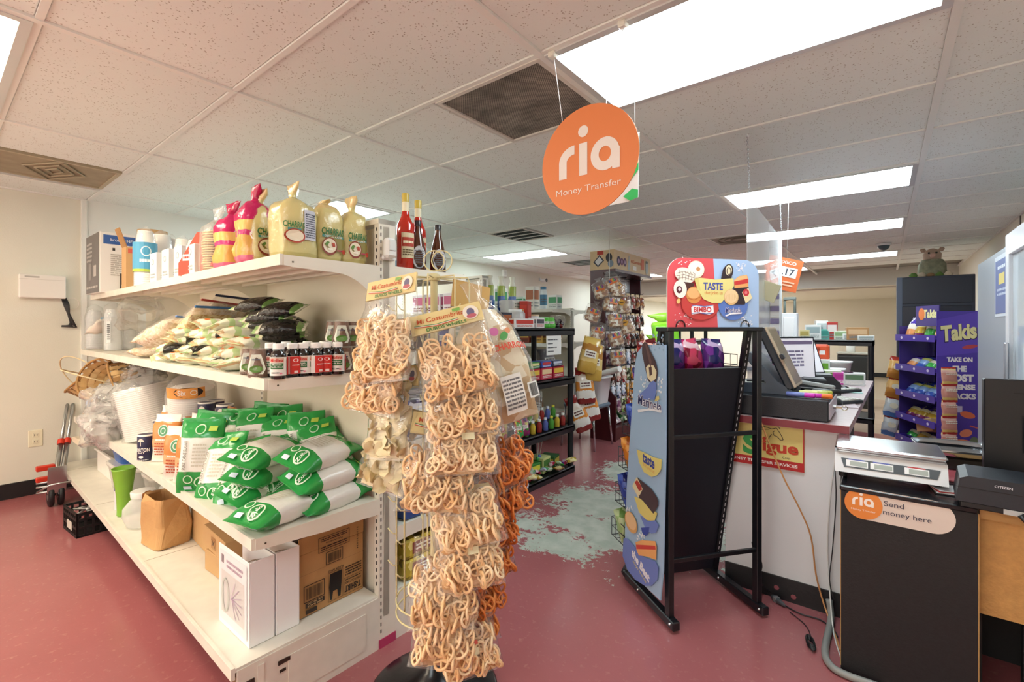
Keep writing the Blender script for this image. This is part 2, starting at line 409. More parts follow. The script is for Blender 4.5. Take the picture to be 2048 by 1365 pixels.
# shop front behind the camera: wall with two glazed openings
mb = MB(); mb.box(XL-.15, XR+.15, YF-.15, YF, 0, .5); mb.box(XL-.15, XR+.15, YF-.15, YF, 2.15, 2.9)
for a, b in ((XL-.15, -4.7), (-2.55, -2.25), (.2, XR+.15)): mb.box(a, b, YF-.15, YF, .5, 2.15)
w = struct(mb.build('wall_front', CREAM))
for k, (a, b) in enumerate(((-4.7, -2.55), (-2.25, .2))):
    t = bpy.data.objects.new('window_%d' % (k+1), None); COL.objects.link(t); struct(t)
    mb = MB()
    for q in ((a, b, .5, .55), (a, b, 2.1, 2.15), (a, a+.05, .55, 2.1), (b-.05, b, .55, 2.1)): mb.box(q[0], q[1], YF-.1, YF-.05, q[2], q[3])
    mb.build('window_frame', pm('#b9bcbd', .35, .8), t)
    MB().box(a+.05, b-.05, YF-.08, YF-.074, .55, 2.1).build('pane', film('#f4fbff', .93, .03, 2, .02), t)
# beam and lower ceiling of the rear room
struct(MB().box(XL, XR, YC, YC+.22, 2.06, 2.75).build('wall_header', pm('#d9d8cf', .7)))
struct(MB().box(XL, XR, YC+.22, YB, 2.03, 2.1).build('ceiling_rear', pm('#d2ccc0', .8, bs=60, bstr=.1)))
for k, (x, y) in enumerate(((-3.4, 12.2), (-3.4, 13.8))):   # unseen lamps added to brighten the rear room
    t = thing('ceiling_light', 'added unseen ceiling light in the rear room, '+('nearer' if k == 0 else 'further')+' one', 'ceiling light', (x, y, 2.03), 0, 'recessed ceiling lights')
    MB().box(-.62, .62, -.31, .31, -.03, 0).build('frame', pm('#d3d6d6', .35, .2), t); MB().box(-.58, .58, -.27, .27, -.036, -.03).build('diffuser', glow((.93, .96, 1.0), 30), t)
# -------- suspended ceiling
def tile_mat():
    m, nt, b = newmat('ceiling_tile'); N = nt.nodes; L = nt.links
    tc = N.new('ShaderNodeTexCoord'); v = N.new('ShaderNodeTexVoronoi'); v.inputs['Scale'].default_value = 85
    n = N.new('ShaderNodeTexNoise'); n.inputs['Scale'].default_value = 26; n.inputs['Detail'].default_value = 4
    oi = N.new('ShaderNodeObjectInfo'); mx = N.new('ShaderNodeVectorMath'); mx.operation = 'ADD'
    L.new(tc.outputs['Object'], mx.inputs[0]); L.new(oi.outputs['Location'], mx.inputs[1])
    L.new(mx.outputs[0], v.inputs['Vector']); L.new(mx.outputs[0], n.inputs['Vector'])
    a = N.new('ShaderNodeMapRange'); a.inputs[1].default_value = .16; a.inputs[2].default_value = .28; L.new(v.outputs['Distance'], a.inputs[0])
    b2 = N.new('ShaderNodeMapRange'); b2.inputs[1].default_value = .47; b2.inputs[2].default_value = .54; L.new(n.outputs[0], b2.inputs[0])
    inv = N.new('ShaderNodeMath'); inv.operation = 'SUBTRACT'; inv.inputs[0].default_value = 1; L.new(b2.outputs[0], inv.inputs[1])
    mm = N.new('ShaderNodeMath'); mm.operation = 'MAXIMUM'; L.new(a.outputs[0], mm.inputs[0]); L.new(inv.outputs[0], mm.inputs[1])
    cr = N.new('ShaderNodeMix'); cr.data_type = 'RGBA'; cr.inputs[6].default_value = (*lin('#aca79d'), 1); cr.inputs[7].default_value = (*lin('#eaf0ee'), 1); L.new(mm.outputs[0], cr.inputs[0])
    hs = N.new('ShaderNodeHueSaturation'); vr = N.new('ShaderNodeMapRange'); vr.inputs[3].default_value = .95; vr.inputs[4].default_value = 1.03; L.new(oi.outputs['Random'], vr.inputs[0]); L.new(vr.outputs[0], hs.inputs['Value'])
    L.new(cr.outputs[2], hs.inputs['Color']); L.new(hs.outputs[0], b.inputs['Base Color']); b.inputs['Roughness'].default_value = .9
    bp = N.new('ShaderNodeBump'); bp.inputs['Strength'].default_value = .35; bp.inputs['Distance'].default_value = .003; L.new(mm.outputs[0], bp.inputs['Height']); L.new(bp.outputs[0], b.inputs['Normal'])
    return m
TILE = tile_mat(); TEE = pm('#e9ebe8', .5)
PIT = .6096
def gx(i): return (-1.69+2*i)*PIT
def gy(j): return (2.41+j)*PIT
ceil = struct(MB().box(XL, XR, YF, YC, ZC+.05, ZC+.1).build('ceiling', pm('#8f8b84', .9)))
LIGHTS = {(-2, -3): 0, (0, 0): 1, (0, 4): 1, (0, 7): 1, (0, 11): 1, (-1, 13): 1, (-3, 1): 1, (-3, 6): 1, (-3, 12): 1, (-4, -5): 0, (0, -5): 1, (-2, -6): 0}
VENTS = {(-1, 0): (gx(0)-PIT, gx(0), 'perf'), (-3, -2): (-4.62, -4.02, 'diamond'), (-2, 4): (gx(-2), gx(-2)+PIT*.85, 'louvre'), (-1, 7): (gx(0)-PIT, gx(0), 'round'), (-3, 8): (gx(-2)-PIT, gx(-2), 'louvre')}
_tm = {}
def tile(x0, x1, y0, y1):
    x0, x1, y0, y1 = max(x0, XL)+.012, min(x1, XR)-.012, max(y0, YF)+.012, min(y1, YC)-.012
    if x1-x0 < .05 or y1-y0 < .05: return
    k = (round(x1-x0, 3), round(y1-y0, 3))
    if k not in _tm: _tm[k] = MB().cbox(-k[0]/2, k[0]/2, -k[1]/2, k[1]/2, 0, .015, .004).mesh('tile', TILE)
    link('tile', _tm[k], ceil, ((x0+x1)/2, (y0+y1)/2, ZC+.006))
for i in range(-4, 2):
    for j in range(-7, 14):
        x0, x1, y0, y1 = gx(i), gx(i+1), gy(j), gy(j+1)
        if (i, j) in LIGHTS or y0 > YC or y1 < YF: continue
        if (i, j) in VENTS:
            a, b, _ = VENTS[(i, j)]; tile(x0, a, y0, y1); tile(b, x1, y0, y1); continue
        tile(x0, x1, y0, y1)
for i in range(-3, 2):
    MB().box(gx(i)-.014, gx(i)+.014, YF, YC, ZC-.003, ZC+.02).build('main_tee', TEE, ceil)
for j in range(-7, 14):
    if YF < gy(j) < YC: MB().box(XL, XR, gy(j)-.011, gy(j)+.011, ZC, ZC+.02).build('cross_tee', TEE, ceil)
mb = MB(); mb.box(XL, XL+.02, YF, YC, ZC-.002, ZC+.02); mb.box(XR-.02, XR, YF, YC, ZC-.002, ZC+.02); mb.build('wall_angle', TEE, ceil)
LNAME = {(-2, -3): 'over the left aisle, nearest the camera', (0, 0): 'beside the orange round hanging sign', (0, 4): 'behind the hanging clear panel, second of its row', (0, 7): 'third of its row over the counter', (0, 11): 'behind the dome camera, above the rear of the counter', (-1, 13): 'far back beside the small orange tag', (-3, 1): 'behind the yellow tostada bags on the top shelf', (-3, 6): 'over the middle aisles left of the header board', (-3, 12): 'far back beside the red and blue header card', (-4, -5): 'near the shop windows at left', (0, -5): 'near the shop windows at right', (-2, -6): 'near the shop windows in the middle'}
for (i, j), cool in LIGHTS.items():
    x0, x1, y0, y1 = gx(i)+.014, gx(i+1)-.014, gy(j)+.011, gy(j+1)-.011
    x0 = max(x0, XL+.02)
    if y1 < YF: continue
    t = thing('ceiling_light', 'white recessed fluorescent ceiling light ' + LNAME[(i, j)], 'ceiling light', ((x0+x1)/2, (y0+y1)/2, ZC), 0, 'recessed ceiling lights')
    a, b = (x1-x0)/2, (y1-y0)/2; mb = MB(); f = .03
    for q in ((-a, a, -b, -b+f), (-a, a, b-f, b), (-a, -a+f, -b+f, b-f), (a-f, a, -b+f, b-f)): mb.box(*q, -.006, .03)
    mb.build('frame', pm('#d3d6d6', .35, .2), t)
    c = LAMP_COOL if cool else LAMP_WARM
    MB().box(-a+f, a-f, -b+f, b-f, .004, .012).build('diffuser', glow(c, LAMP_POWER*(1 if cool else 1.3)), t)
    MB().box(-a, a, -b, b, .03, .045).build('housing', pm('#c8c8c6', .5), t)
VN = {'perf': 'dusty perforated return air grille beside the hanging orange sign', 'diamond': 'square beige ceiling diffuser with a diamond centre near the left wall', 'round': 'stained round-pattern ceiling diffuser beyond the hanging clear panel'}
for (i, j), (a, b, kind) in VENTS.items():
    x0, x1, y0, y1 = a+.012, b-.012, gy(j)+.012, gy(j+1)-.012
    lab = VN.get(kind) or ('grey louvred ceiling vent with white bars left of the middle aisles' if j == 4 else 'grey louvred ceiling vent beside the wooden header board')
    t = thing('ceiling_vent', lab, 'ceiling vent', ((x0+x1)/2, (y0+y1)/2, ZC), 0, 'ceiling vents')
    hx, hy = (x1-x0)/2, (y1-y0)/2; mb = MB(); f = .02
    for q in ((-hx, hx, -hy, -hy+f), (-hx, hx, hy-f, hy), (-hx, -hx+f, -hy+f, hy-f), (hx-f, hx, -hy+f, hy-f)): mb.box(*q, -.004, .02)
    mb.build('frame', pm('#d6d3cc', .5) if kind != 'diamond' else pm('#b3a88f', .6), t)
    if kind == 'perf':
        m, nt, bs = newmat('perforated_sheet'); N = nt.nodes; L = nt.links
        tc = N.new('ShaderNodeTexCoord'); mp = N.new('ShaderNodeMapping'); mp.inputs['Rotation'].default_value = (0, 0, R(45)); mp.inputs['Scale'].default_value = (120, 120, 1)
        L.new(tc.outputs['Object'], mp.inputs[0]); ck = N.new('ShaderNodeTexVoronoi'); ck.voronoi_dimensions = '2D'; ck.inputs['Randomness'].default_value = 0; ck.inputs['Scale'].default_value = 1; L.new(mp.outputs[0], ck.inputs['Vector'])
        ro = N.new('ShaderNodeMapRange'); ro.inputs[1].default_value = .3; ro.inputs[2].default_value = .38; L.new(ck.outputs['Distance'], ro.inputs[0])
        nz = N.new('ShaderNodeTexNoise'); nz.inputs['Scale'].default_value = 7; nz.inputs['Detail'].default_value = 6; L.new(tc.outputs['Object'], nz.inputs['Vector'])
        dr = N.new('ShaderNodeValToRGB'); dr.color_ramp.elements[0].position = .3; dr.color_ramp.elements[1].position = .62; dr.color_ramp.elements[0].color = (*lin('#5f5850'), 1); dr.color_ramp.elements[1].color = (*lin('#a59d92'), 1); L.new(nz.outputs[0], dr.inputs[0])
        mxx = N.new('ShaderNodeMix'); mxx.data_type = 'RGBA'; mxx.inputs[6].default_value = (*lin('#26221e'), 1); L.new(ro.outputs[0], mxx.inputs[0]); L.new(dr.outputs[0], mxx.inputs[7]); L.new(mxx.outputs[2], bs.inputs['Base Color'])
        MB().box(-hx+f, hx-f, -hy+f, hy-f, .004, .008).build('perforated_sheet', m, t)
    else:
        MB().box(-hx+f, hx-f, -hy+f, hy-f, .014, .02).build('backing', pm('#3d4345' if kind == 'louvre' else '#8b8272', .7), t)
        if kind == 'louvre':
            for k in range(12):
                y = -hy+f+(2*hy-2*f)*(k+.5)/12; q = MB().box(-hx+f, hx-f, -.012, .012, -.0008, .0008); q.xf(Matrix.Translation((0, y, .007)) @ Matrix.Rotation(R(40), 4, 'X')); q.build('slat', pm('#7d8686', .5), t)
            for k in range(1, 4): MB().box(-hx+f, hx-f, -hy+2*hy*k/4-.007, -hy+2*hy*k/4+.007, -.003, .004).build('bar', pm('#d6d8d6', .5), t)
        elif kind == 'diamond':
            for s in (1., .66, .33):
                q = MB(); r = hy*s-.02
                q.tube([(r, 0, 0), (0, r*.55, 0), (-r, 0, 0), (0, -r*.55, 0)], .006, 5, closed=True, smooth=False); q.build('vane', pm('#a59a82', .6), t)
            MB().box(-hx+f, hx-f, -hy+f, hy-f, .006, .01).build('plate', pm('#a1967f', .7, var=.15, vscale=9), t)
        else:
            MB().box(-hx+f, hx-f, -hy+f, hy-f, .006, .01).build('plate', pm('#a9a294', .7, var=.2, vscale=7), t)
            for rr in (.24, .17, .1): MB().tube([(rr*math.cos(a), rr*math.sin(a), .002) for a in [2*math.pi*k/24 for k in range(24)]], .008, 5, closed=True).build('ring', pm('#857d6f', .6), t)
# ================================================================ long white gondola along the left aisle
SHELFW = pm('#e6e1d3', .42, var=.04, vscale=6); WORNW = pm('#e4e0d4', .45, var=.06, vscale=14); DARK = pm('#1b1714', .7); PANEL = pm('#ded7c6', .6, bs=160, bstr=.06, var=.02)
GA_O = Vector((-1.584, 1.14, 0)); GA_R = R(-1.2)
def GA(lx, ly, z): return GA_O + Matrix.Rotation(GA_R, 3, 'Z') @ Vector((lx, ly, 0)) + Vector((0, 0, z))
def orient(length, up):
    z = Vector(length).normalized(); y = -(Vector(up) - z*Vector(up).dot(z)).normalized(); x = y.cross(z)
    return Matrix((x, y, z)).transposed().to_euler()
def bracket_poly(d, h0, h1, lip):
    """side outline of a shelf bracket: front lip, straight run, curve down to the hook"""
    p = [(-d, -lip), (-d, 0), (0, 0), (0, -h1)]
    for k in range(7):
        t = k/6; p.append((-.02-.16*t*d/.37, -h1 + (h1-h0)*(1-(1-t)**2)*1.0))
    p.append((-d+.03, -lip*1.1)); return p
def gondola(origin, rz, length, ups, front, back, height, label, end_panel=True, name='shelf_gondola'):
    g = thing(name, label, 'shelving', origin, rz)
    MB().box(-length, 0, .02, .05, .12, height-.03).build('back_panel', PANEL, g)
    for u in ups:
        mb = MB(); mb.box(u-.03, u, 0, .08, 0, height); o = mb.build('upright', SHELFW, g)
        mb = MB(); z = .25
        while z < height-.03: mb.box(u-.018, u-.013, -.0012, .001, z, z+.014); z += .028
        if abs(u) < 1e-6:
            z = .06
            while z < height-.03: mb.box(-.001, .0012, .008, .012, z, z+.014); z += .028
        mb.build('slots', DARK, o)
    MB().box(-length, 0, -.002, .082, height-.02, height).build('top_rail', SHELFW, g)
    for (lvl, side) in [(q, -1) for q in front] + [(q, 1) for q in back]:
        z, d, l0, kind = lvl
        sh = MB(); y0, y1 = (-d, .0) if side < 0 else (.08, .08+d)
        sh.box(-l0+.004, -.004, y0, y1, z-.012, z)
        yf = y0 if side < 0 else y1
        sh.box(-l0+.004, -.004, min(yf, yf-side*-.012), max(yf, yf-side*-.012), z-.034, z+.004)
        for k in range(3):
            yy = y0+(y1-y0)*(k+1)/4; sh.box(-l0+.01, -.01, yy-.015, yy+.015, z-.03, z-.012)
        so = sh.build('shelf', WORNW, g)
        for k in range(len(ups)-1):
            if -ups[k+1] < l0: MB().box(ups[k+1]-.001, ups[k+1]+.001, y0, y1, z, z+.0006).build('joint', pm('#8c7d62', .8), so)
        if kind != 'base':
            for u in ups:
                if -u > l0+.01: continue
                h1 = {'big': .13, 'mid': .075, 'flat': .062}[kind]; h0 = {'big': .045, 'mid': .04, 'flat': .055}[kind]
                p = bracket_poly(d, h0, h1, .036)
                if side > 0: p = [(.08-a, b) for a, b in p]
                mb = MB(); mb.prism([(a, b+z+.002) for a, b in p], u-.003, u, 'x'); bo = mb.build('bracket', SHELFW, so)
                q = MB(); q.lathe([(.0035, 0), (.003, .0015)], 8); q.xf(Matrix.Translation((u+.0005, (-d+.03 if side < 0 else .08+d-.03), z-.02)) @ Matrix.Rotation(R(90), 4, 'Y')); q.build('screw', pm('#5d5648', .5, .6), so)
    return g
GA_T = gondola(GA_O, GA_R, 3.5, [0, -1.07, -2.14, -3.21], [(1.535, .375, 3.24, 'big'), (1.115, .425, 3.3, 'mid'), (.6, .465, 3.28, 'flat'), (.213, .525, 3.5, 'base')],
               [(1.54, .4, 3.3, 'mid'), (1.18, .4, 3.3, 'mid'), (.8, .4, 3.3, 'flat'), (.46, .42, 3.3, 'flat'), (.2, .45, 3.3, 'base')], 1.727, 'long white metal shelving gondola loaded with groceries along the left aisle')
# base: end panels, kick plates, worn corner
mb = MB(); mb.box(-.012, 0, -.52, 0, .0, .205); mb.box(0, .003, -.36, -.06, .03, .17); mb.box(0, .0035, -.46, -.44, .0, .19); mb.build('end_panel', WORNW, GA_T)
for q in ((0, .0042, -.395, -.355, .155, .168), (0, .0042, -.39, -.37, .128, .136), (0, .0045, -.525, -.47, .14, .158)): MB().box(*q).build('bare_mark', pm('#3a261c', .8), GA_T)
q = MB(); q.lathe([(.016, 0), (.016, .001)], 14); q.xf(Matrix.Translation((.0004, -.345, .05)) @ Matrix.Rotation(R(90), 4, 'Y')); q.build('cable_hole', DARK, GA_T)
mb = MB(); mb.box(-.012, 0, .08, .53, 0, .19); mb.build('rear_end_panel', WORNW, GA_T)
MB().box(-3.5, -.02, -.17, -.16, 0, .165).build('kick_plate', pm('#4b3a2e', .8), GA_T)
MB().box(-3.5, -.02, .42, .43, 0, .16).build('kick_plate', pm('#4b3a2e', .8), GA_T)
MB().box(-.02, .004, 0, .08, 0, .035).build('pink_foot', pm('#b03a62', .5), GA_T)
MB().box(-3.5, -.014, -.525, -.5, .165, .18).build('front_edge_rust', pm('#a58a68', .8, var=.3, vscale=25), GA_T)
t = thing('motion_sensor', 'white plastic motion sensor fixed to the top of the gondola post', 'sensor', GA(.005, .04, 1.6), GA_R)
MB().cbox(-.004, .03, -.026, .026, -.03, .05, .01).build('body', pm('#eef0ee', .35), t); MB().cbox(.026, .034, -.018, .018, -.004, .042, .005).build('lens', pm('#dfe4e4', .2), t)
MB().cbox(-.004, .01, -.03, .03, -.038, -.02, .004).build('mount', pm('#e6e8e6', .35), t)

# ---------------------------------------------------------------- bags: shared outlines
def pill(h, a, b, k=9, p=2.6, seal=.012, asym=0):
    """pillow pack outline: sealed ends, full middle"""
    out = [(0, a*.97, .0016, 2)]
    out.append((seal, a*.96, .002, 2))
    for i in range(1, k):
        t = i/k; f = (1-abs(2*t-1)**3.2)**.6; out.append((seal+(h-2*seal)*t, a*(.985-.05*f), max(.003, b*f), 2+(p-2)*f))
    out += [(h-seal, a*.96, .002, 2), (h, a*.97, .0016, 2)]
    return out
def standbag(h, a, b, neck=.0):
    """bag standing on its base with a flat gathered top"""
    return [(0, a*.8, b*.8, 4), (.012, a*.96, b*.96, 4), (h*.25, a, b, 3.4), (h*.55, a*.98, b*.97, 3), (h*.74, a*.95, b*.8, 2.6), (h*.86, a*.93, b*.42, 2.2), (h*.93, a*.92, b*.1, 2), (h, a*.93, .002, 2)]
def tiedbag(h, a, b, neck=.016, tail=.05):
    return [(0, a*.85, b*.85, 3.5), (.012, a*.97, b*.97, 3.2), (h*.2, a, b, 3.6), (h*.4, a, b, 3.5), (h*.6, a, b, 3.3), (h*.74, a, b*.98, 3), (h*.85, a*.98, b*.86, 2.7), (h*.92, a*.86, b*.62, 2.3), (h*.96, a*.58, b*.4, 2.1), (h*.985, a*.3, b*.26, 2), (h, neck*.8, neck*.8, 2), (h+tail*.3, neck*1.3, neck*.8, 2), (h+tail*.7, neck*2.2, neck*.7, 2), (h+tail, neck*2.7, .002, 2)]

# ================================================================ top shelf
ZT = 1.536
KRAFT = pm('#c39d6d', .75, bs=30, bstr=.15, var=.08, vscale=5); KRAFTD = pm('#a87f50', .8, var=.1, vscale=5); FOAM = pm('#f3f1ec', .6, bs=200, bstr=.05); WHITE = pm('#f1efea', .5)
# printer carton
c0 = pY(199, 580, .78); px0 = c0.x; wX, dY, hB = .42, .3, .43
t = thing('printer_carton', 'grey and white printer carton with blue stripe on the far end of the top shelf', 'box', (px0, .78, ZT))
MB().cbox(-wX, 0, 0, dY, 0, hB, .003).build('carton', pm('#e9e7e3', .6), t)
p = Print((0, 0, 0), (0, 1, 0), (0, 0, 1)); p.rect(.02, dY-.002, hB-.085, hB-.02, '#3a62a6'); p.text('brotherMFX.com', .16, hB-.052, .02, '#dfe6f2', .2, .01)
p.rect(.07, .085, hB-.13, hB-.11, '#3c3a38'); p.rect(.16, .175, hB-.135, hB-.11, '#3c3a38'); p.lines(.06, .26, .12, .28, 11, '#b9b5ae', 3); p.rect(.11, .24, .03, .14, '#57514c'); p.rect(.12, .23, .015, .06, '#c9c4bd')
p.build(t, 'printed_side')
p = Print((-wX, 0, 0), (1, 0, 0), (0, 0, 1)); p.rect(.004, wX-.004, .004, hB-.004, '#6d6a6b'); p.lines(.03, .2, hB-.2, hB-.05, 5, '#b5b1b0', 4); p.rect(.25, .33, .12, .2, '#bdb9b6'); p.rect(.1, .18, .1, .22, '#8d898a'); p.lines(.03, .38, .03, .06, 1, '#c0bcba', 9); p.build(t, 'printed_front')
# open kraft carton with red stripe
x1 = pY(252, 560, .8).x
t = thing('kraft_carton', 'open brown cardboard carton with a raised flap beside the printer carton', 'box', (x1, .8, ZT)); mb = MB()
mb.box(-.1, 0, 0, .008, 0, .26); mb.box(-.1, 0, .15, .158, 0, .26); mb.box(-.008, 0, .008, .15, 0, .26); mb.box(-.1, -.092, .008, .15, 0, .26); mb.box(-.092, -.008, .008, .15, 0, .01); mb.build('carton', KRAFT, t)
q = MB(); q.box(-.1, 0, -.003, .003, 0, .12); q.xf(Matrix.Translation((0, .004, .26)) @ Matrix.Rotation(R(18), 4, 'X')); q.build('flap', KRAFTD, t)
p = Print((0, 0, 0), (0, 1, 0), (0, 0, 1)); p.rect(.01, .15, .22, .25, '#c65a48'); p.build(t)
x2 = pY(305, 520, 1.0).x
t = tag(MB().lathe([(.085, 0), (.085, .42), (.078, .42), (.078, .4)], 24).build('kraft_paper_roll', KRAFT, None, (x2, 1.0, ZT)), 'tall brown kraft paper roll behind the foam cups', 'paper roll')
def cupstack(name, x, Y, h, r, label, sleeve=None):
    t = thing(name, label, 'foam cups', (x, Y, ZT), 0, 'sleeves of white foam cups on the top shelf'); prof = []; z = 0; k = int(h*.62/.012)
    prof = [(r, 0), (r, .006)]
    for i in range(k): z = .006+i*.012; prof += [(r*.985, z+.001), (r*.985, z+.009), (r, z+.01), (r, z+.012)]
    z = .006+k*.012
    prof += [(r*.97, z), (r*.68, h), (r*.6, h)]
    MB().lathe(prof, 20).build('cups', FOAM, t)
    MB().loft([(0, r*1.03, r*1.03, 2), (h*.6, r*1.04, r*1.04, 2), (h*.97, r*.78, r*.78, 2), (h*1.03, r*.5, r*.5, 2), (h*1.09, r*.28, r*.1, 2)], 16, wr=.006, ws=30, seed=x).build('plastic_sleeve', shine('#f4f8fb', .1, .07, 36, .8, 1.8), t)
    if sleeve:
        p = Print((0, 0, 0), (1, 0, 0), (0, 0, 1), cyl_surf(r*1.08)); p.rect(-.1, .1, h*.25, h*.3, '#a9c24a', 10); p.rect(-.1, .1, h*.3, h*.78, '#4f9fc6', 10); p.ring(.03, h*.62, .025, .03, .006, '#d8eef4'); p.lines(.0, .06, h*.4, h*.5, 1, '#eaf6fa', 3); o = p.build(t, 'sleeve_label'); o.rotation_euler.z = R(50)
    return t
cupstack('foam_cup_sleeve', pY(291, 540, .84).x, .84, .33, .055, 'foam cup sleeve with a blue and green label beside the kraft carton', True)
cupstack('foam_cup_sleeve', pY(322, 540, .95).x, .95, .34, .065, 'plain white foam cup sleeve right of the blue labelled one')
cupstack('foam_cup_sleeve', pY(343, 540, 1.02).x, 1.02, .33, .055, 'white foam cup sleeve half hidden behind the plain sleeve')
cupstack('foam_cup_sleeve', pY(366, 540, .98).x, .98, .28, .05, 'shorter white foam cup sleeve left of the red package')
cupstack('foam_cup_sleeve', pY(391, 540, 1.0).x, 1.0, .26, .05, 'shortest white foam cup sleeve behind the red package')
for k, (x, Y, hh) in enumerate(((306, .79, .16), (330, .79, .16), (355, .79, .155), (380, .79, .145))):
    t = thing('small_white_carton', ORD[k]+' small white cutlery carton from the left in front of the foam cups', 'box', (pY(x, 550, Y).x, Y, ZT), 0, 'small white cartons on the top shelf')
    MB().cbox(-.055, .055, 0, .1, 0, hh, .002).build('carton', pm('#dfe2e2', .6), t)
    p = Print((-.055, 0, 0), (1, 0, 0), (0, 0, 1)); p.ring(.055, .11, .02, .016, .004, '#8fa0a6'); p.lines(.02, .09, .02, .05, 2, '#a9b3b6', k); p.build(t)
    p = Print((.055, 0, 0), (0, 1, 0), (0, 0, 1)); p.ring(.05, .1, .018, .016, .004, '#8fa0a6'); p.lines(.02, .08, .02, .04, 2, '#a9b3b6', k); p.build(t)
x3 = pY(397, 520, .82).x
t = thing('red_package', 'red printed package leaning in front of the foam cups', 'package', (x3, .8, ZT), R(20))
MB().prism([(-.1, 0), (.06, 0), (.06, .2), (.02, .2), (-.1, .06)], 0, .03, 'y').build('pack', pm('#d9452e', .35), t)
p = Print((0, 0, 0), (1, 0, 0), (0, 0, 1)); p.rect(-.07, .0, .07, .1, '#f3e9e2'); p.lines(-.065, -.005, .075, .095, 1, '#b3321f', 3); p.build(t)
# clear tostada bags
CLR = shine('#ffffff', .14, .06, 34, 1.0, 2.2)
def tostada(x, Y, h, r, label, kind, group, rz=0, tail=.06):
    t = thing('tostada_bag', label, 'tostadas', (x, Y, ZT), rz, group)
    if kind == 'clear':
        mb = MB(); rnd = random.Random(int(x*100))
        z = .01
        while z < h*.78: mb.lathe([(r*.9, 0), (r*.93, .002), (r*.9, .005), (0.01, .005)], 14, c=(rnd.uniform(-.004, .004), rnd.uniform(-.004, .004), z)); z += .011
        mb.build('tostadas', pm('#e3c98e', .7, var=.2, vscale=30), t)
        s = tiedbag(h, r, r, .02, tail); MB().loft(s, 20, wr=.008, ws=24, seed=x).build('clear_bag', CLR, t)
        p = Print((0, 0, 0), (0, 1, 0), (0, 0, 1), lambda u, v: ((r*1.03*math.cos(u/r), r*1.03*math.sin(u/r), v), (math.cos(u/r), math.sin(u/r), 0)))
        p.ell(0, h*.62, .05, .035, '#e2c65a'); p.line([(-.06, .04), (-.03, .03), (.03, .03), (.06, .045)], .02, '#d8492f'); p.lines(-.05, .05, h*.3, h*.5, 4, '#6d4a3a', 5); p.build(t)
    else:
        s = tiedbag(h, r, r, .02, tail); MB().loft(s, 24, wr=.014, ws=24, seed=x*3).build('bag', bands([(0, '#e06a8c'), (.1, '#e8b25a'), (.34, '#d9367e'), (.4, '#f0c873'), (.52, '#c81f63'), (.8, '#b51650')], rough=.18, wr=30, wstr=.6), t)
        p = Print((0, 0, 0), (0, 1, 0), (0, 0, 1), lambda u, v: ((r*1.04*math.cos(u/r), r*1.04*math.sin(u/r), v), (math.cos(u/r), math.sin(u/r), 0)))
        p.text('TOSCO', 0, h*.42, .035, '#f7ece4', .13, .03); p.ell(0, h*.2, .05, .035, '#e6b564'); p.build(t)
    return t
g = 'clear bags of tostadas on the top shelf'
tostada(pY(437, 540, .86).x, .86, .25, .07, 'clear tied bag of pale tostadas nearest the red package', 'clear', g, .1)
tostada(pY(462, 540, .98).x, .98, .24, .065, 'clear tied bag of tostadas tucked behind the pink bags', 'clear', g, .3)
g = 'pink tostada bags on the top shelf'
tostada(pY(467, 540, .84).x, .84, .24, .066, 'pink and yellow tostada bag with a ragged red top, left of three', 'pink', g, .2, .05)
tostada(pY(498, 540, .95).x, .95, .25, .066, 'pink tostada bag in the middle of three, partly hidden', 'pink', g, .5)
tostada(pY(512, 540, .82).x, .82, .25, .068, 'shiny pink tostada bag touching the yellow bags', 'pink', g, -.1)
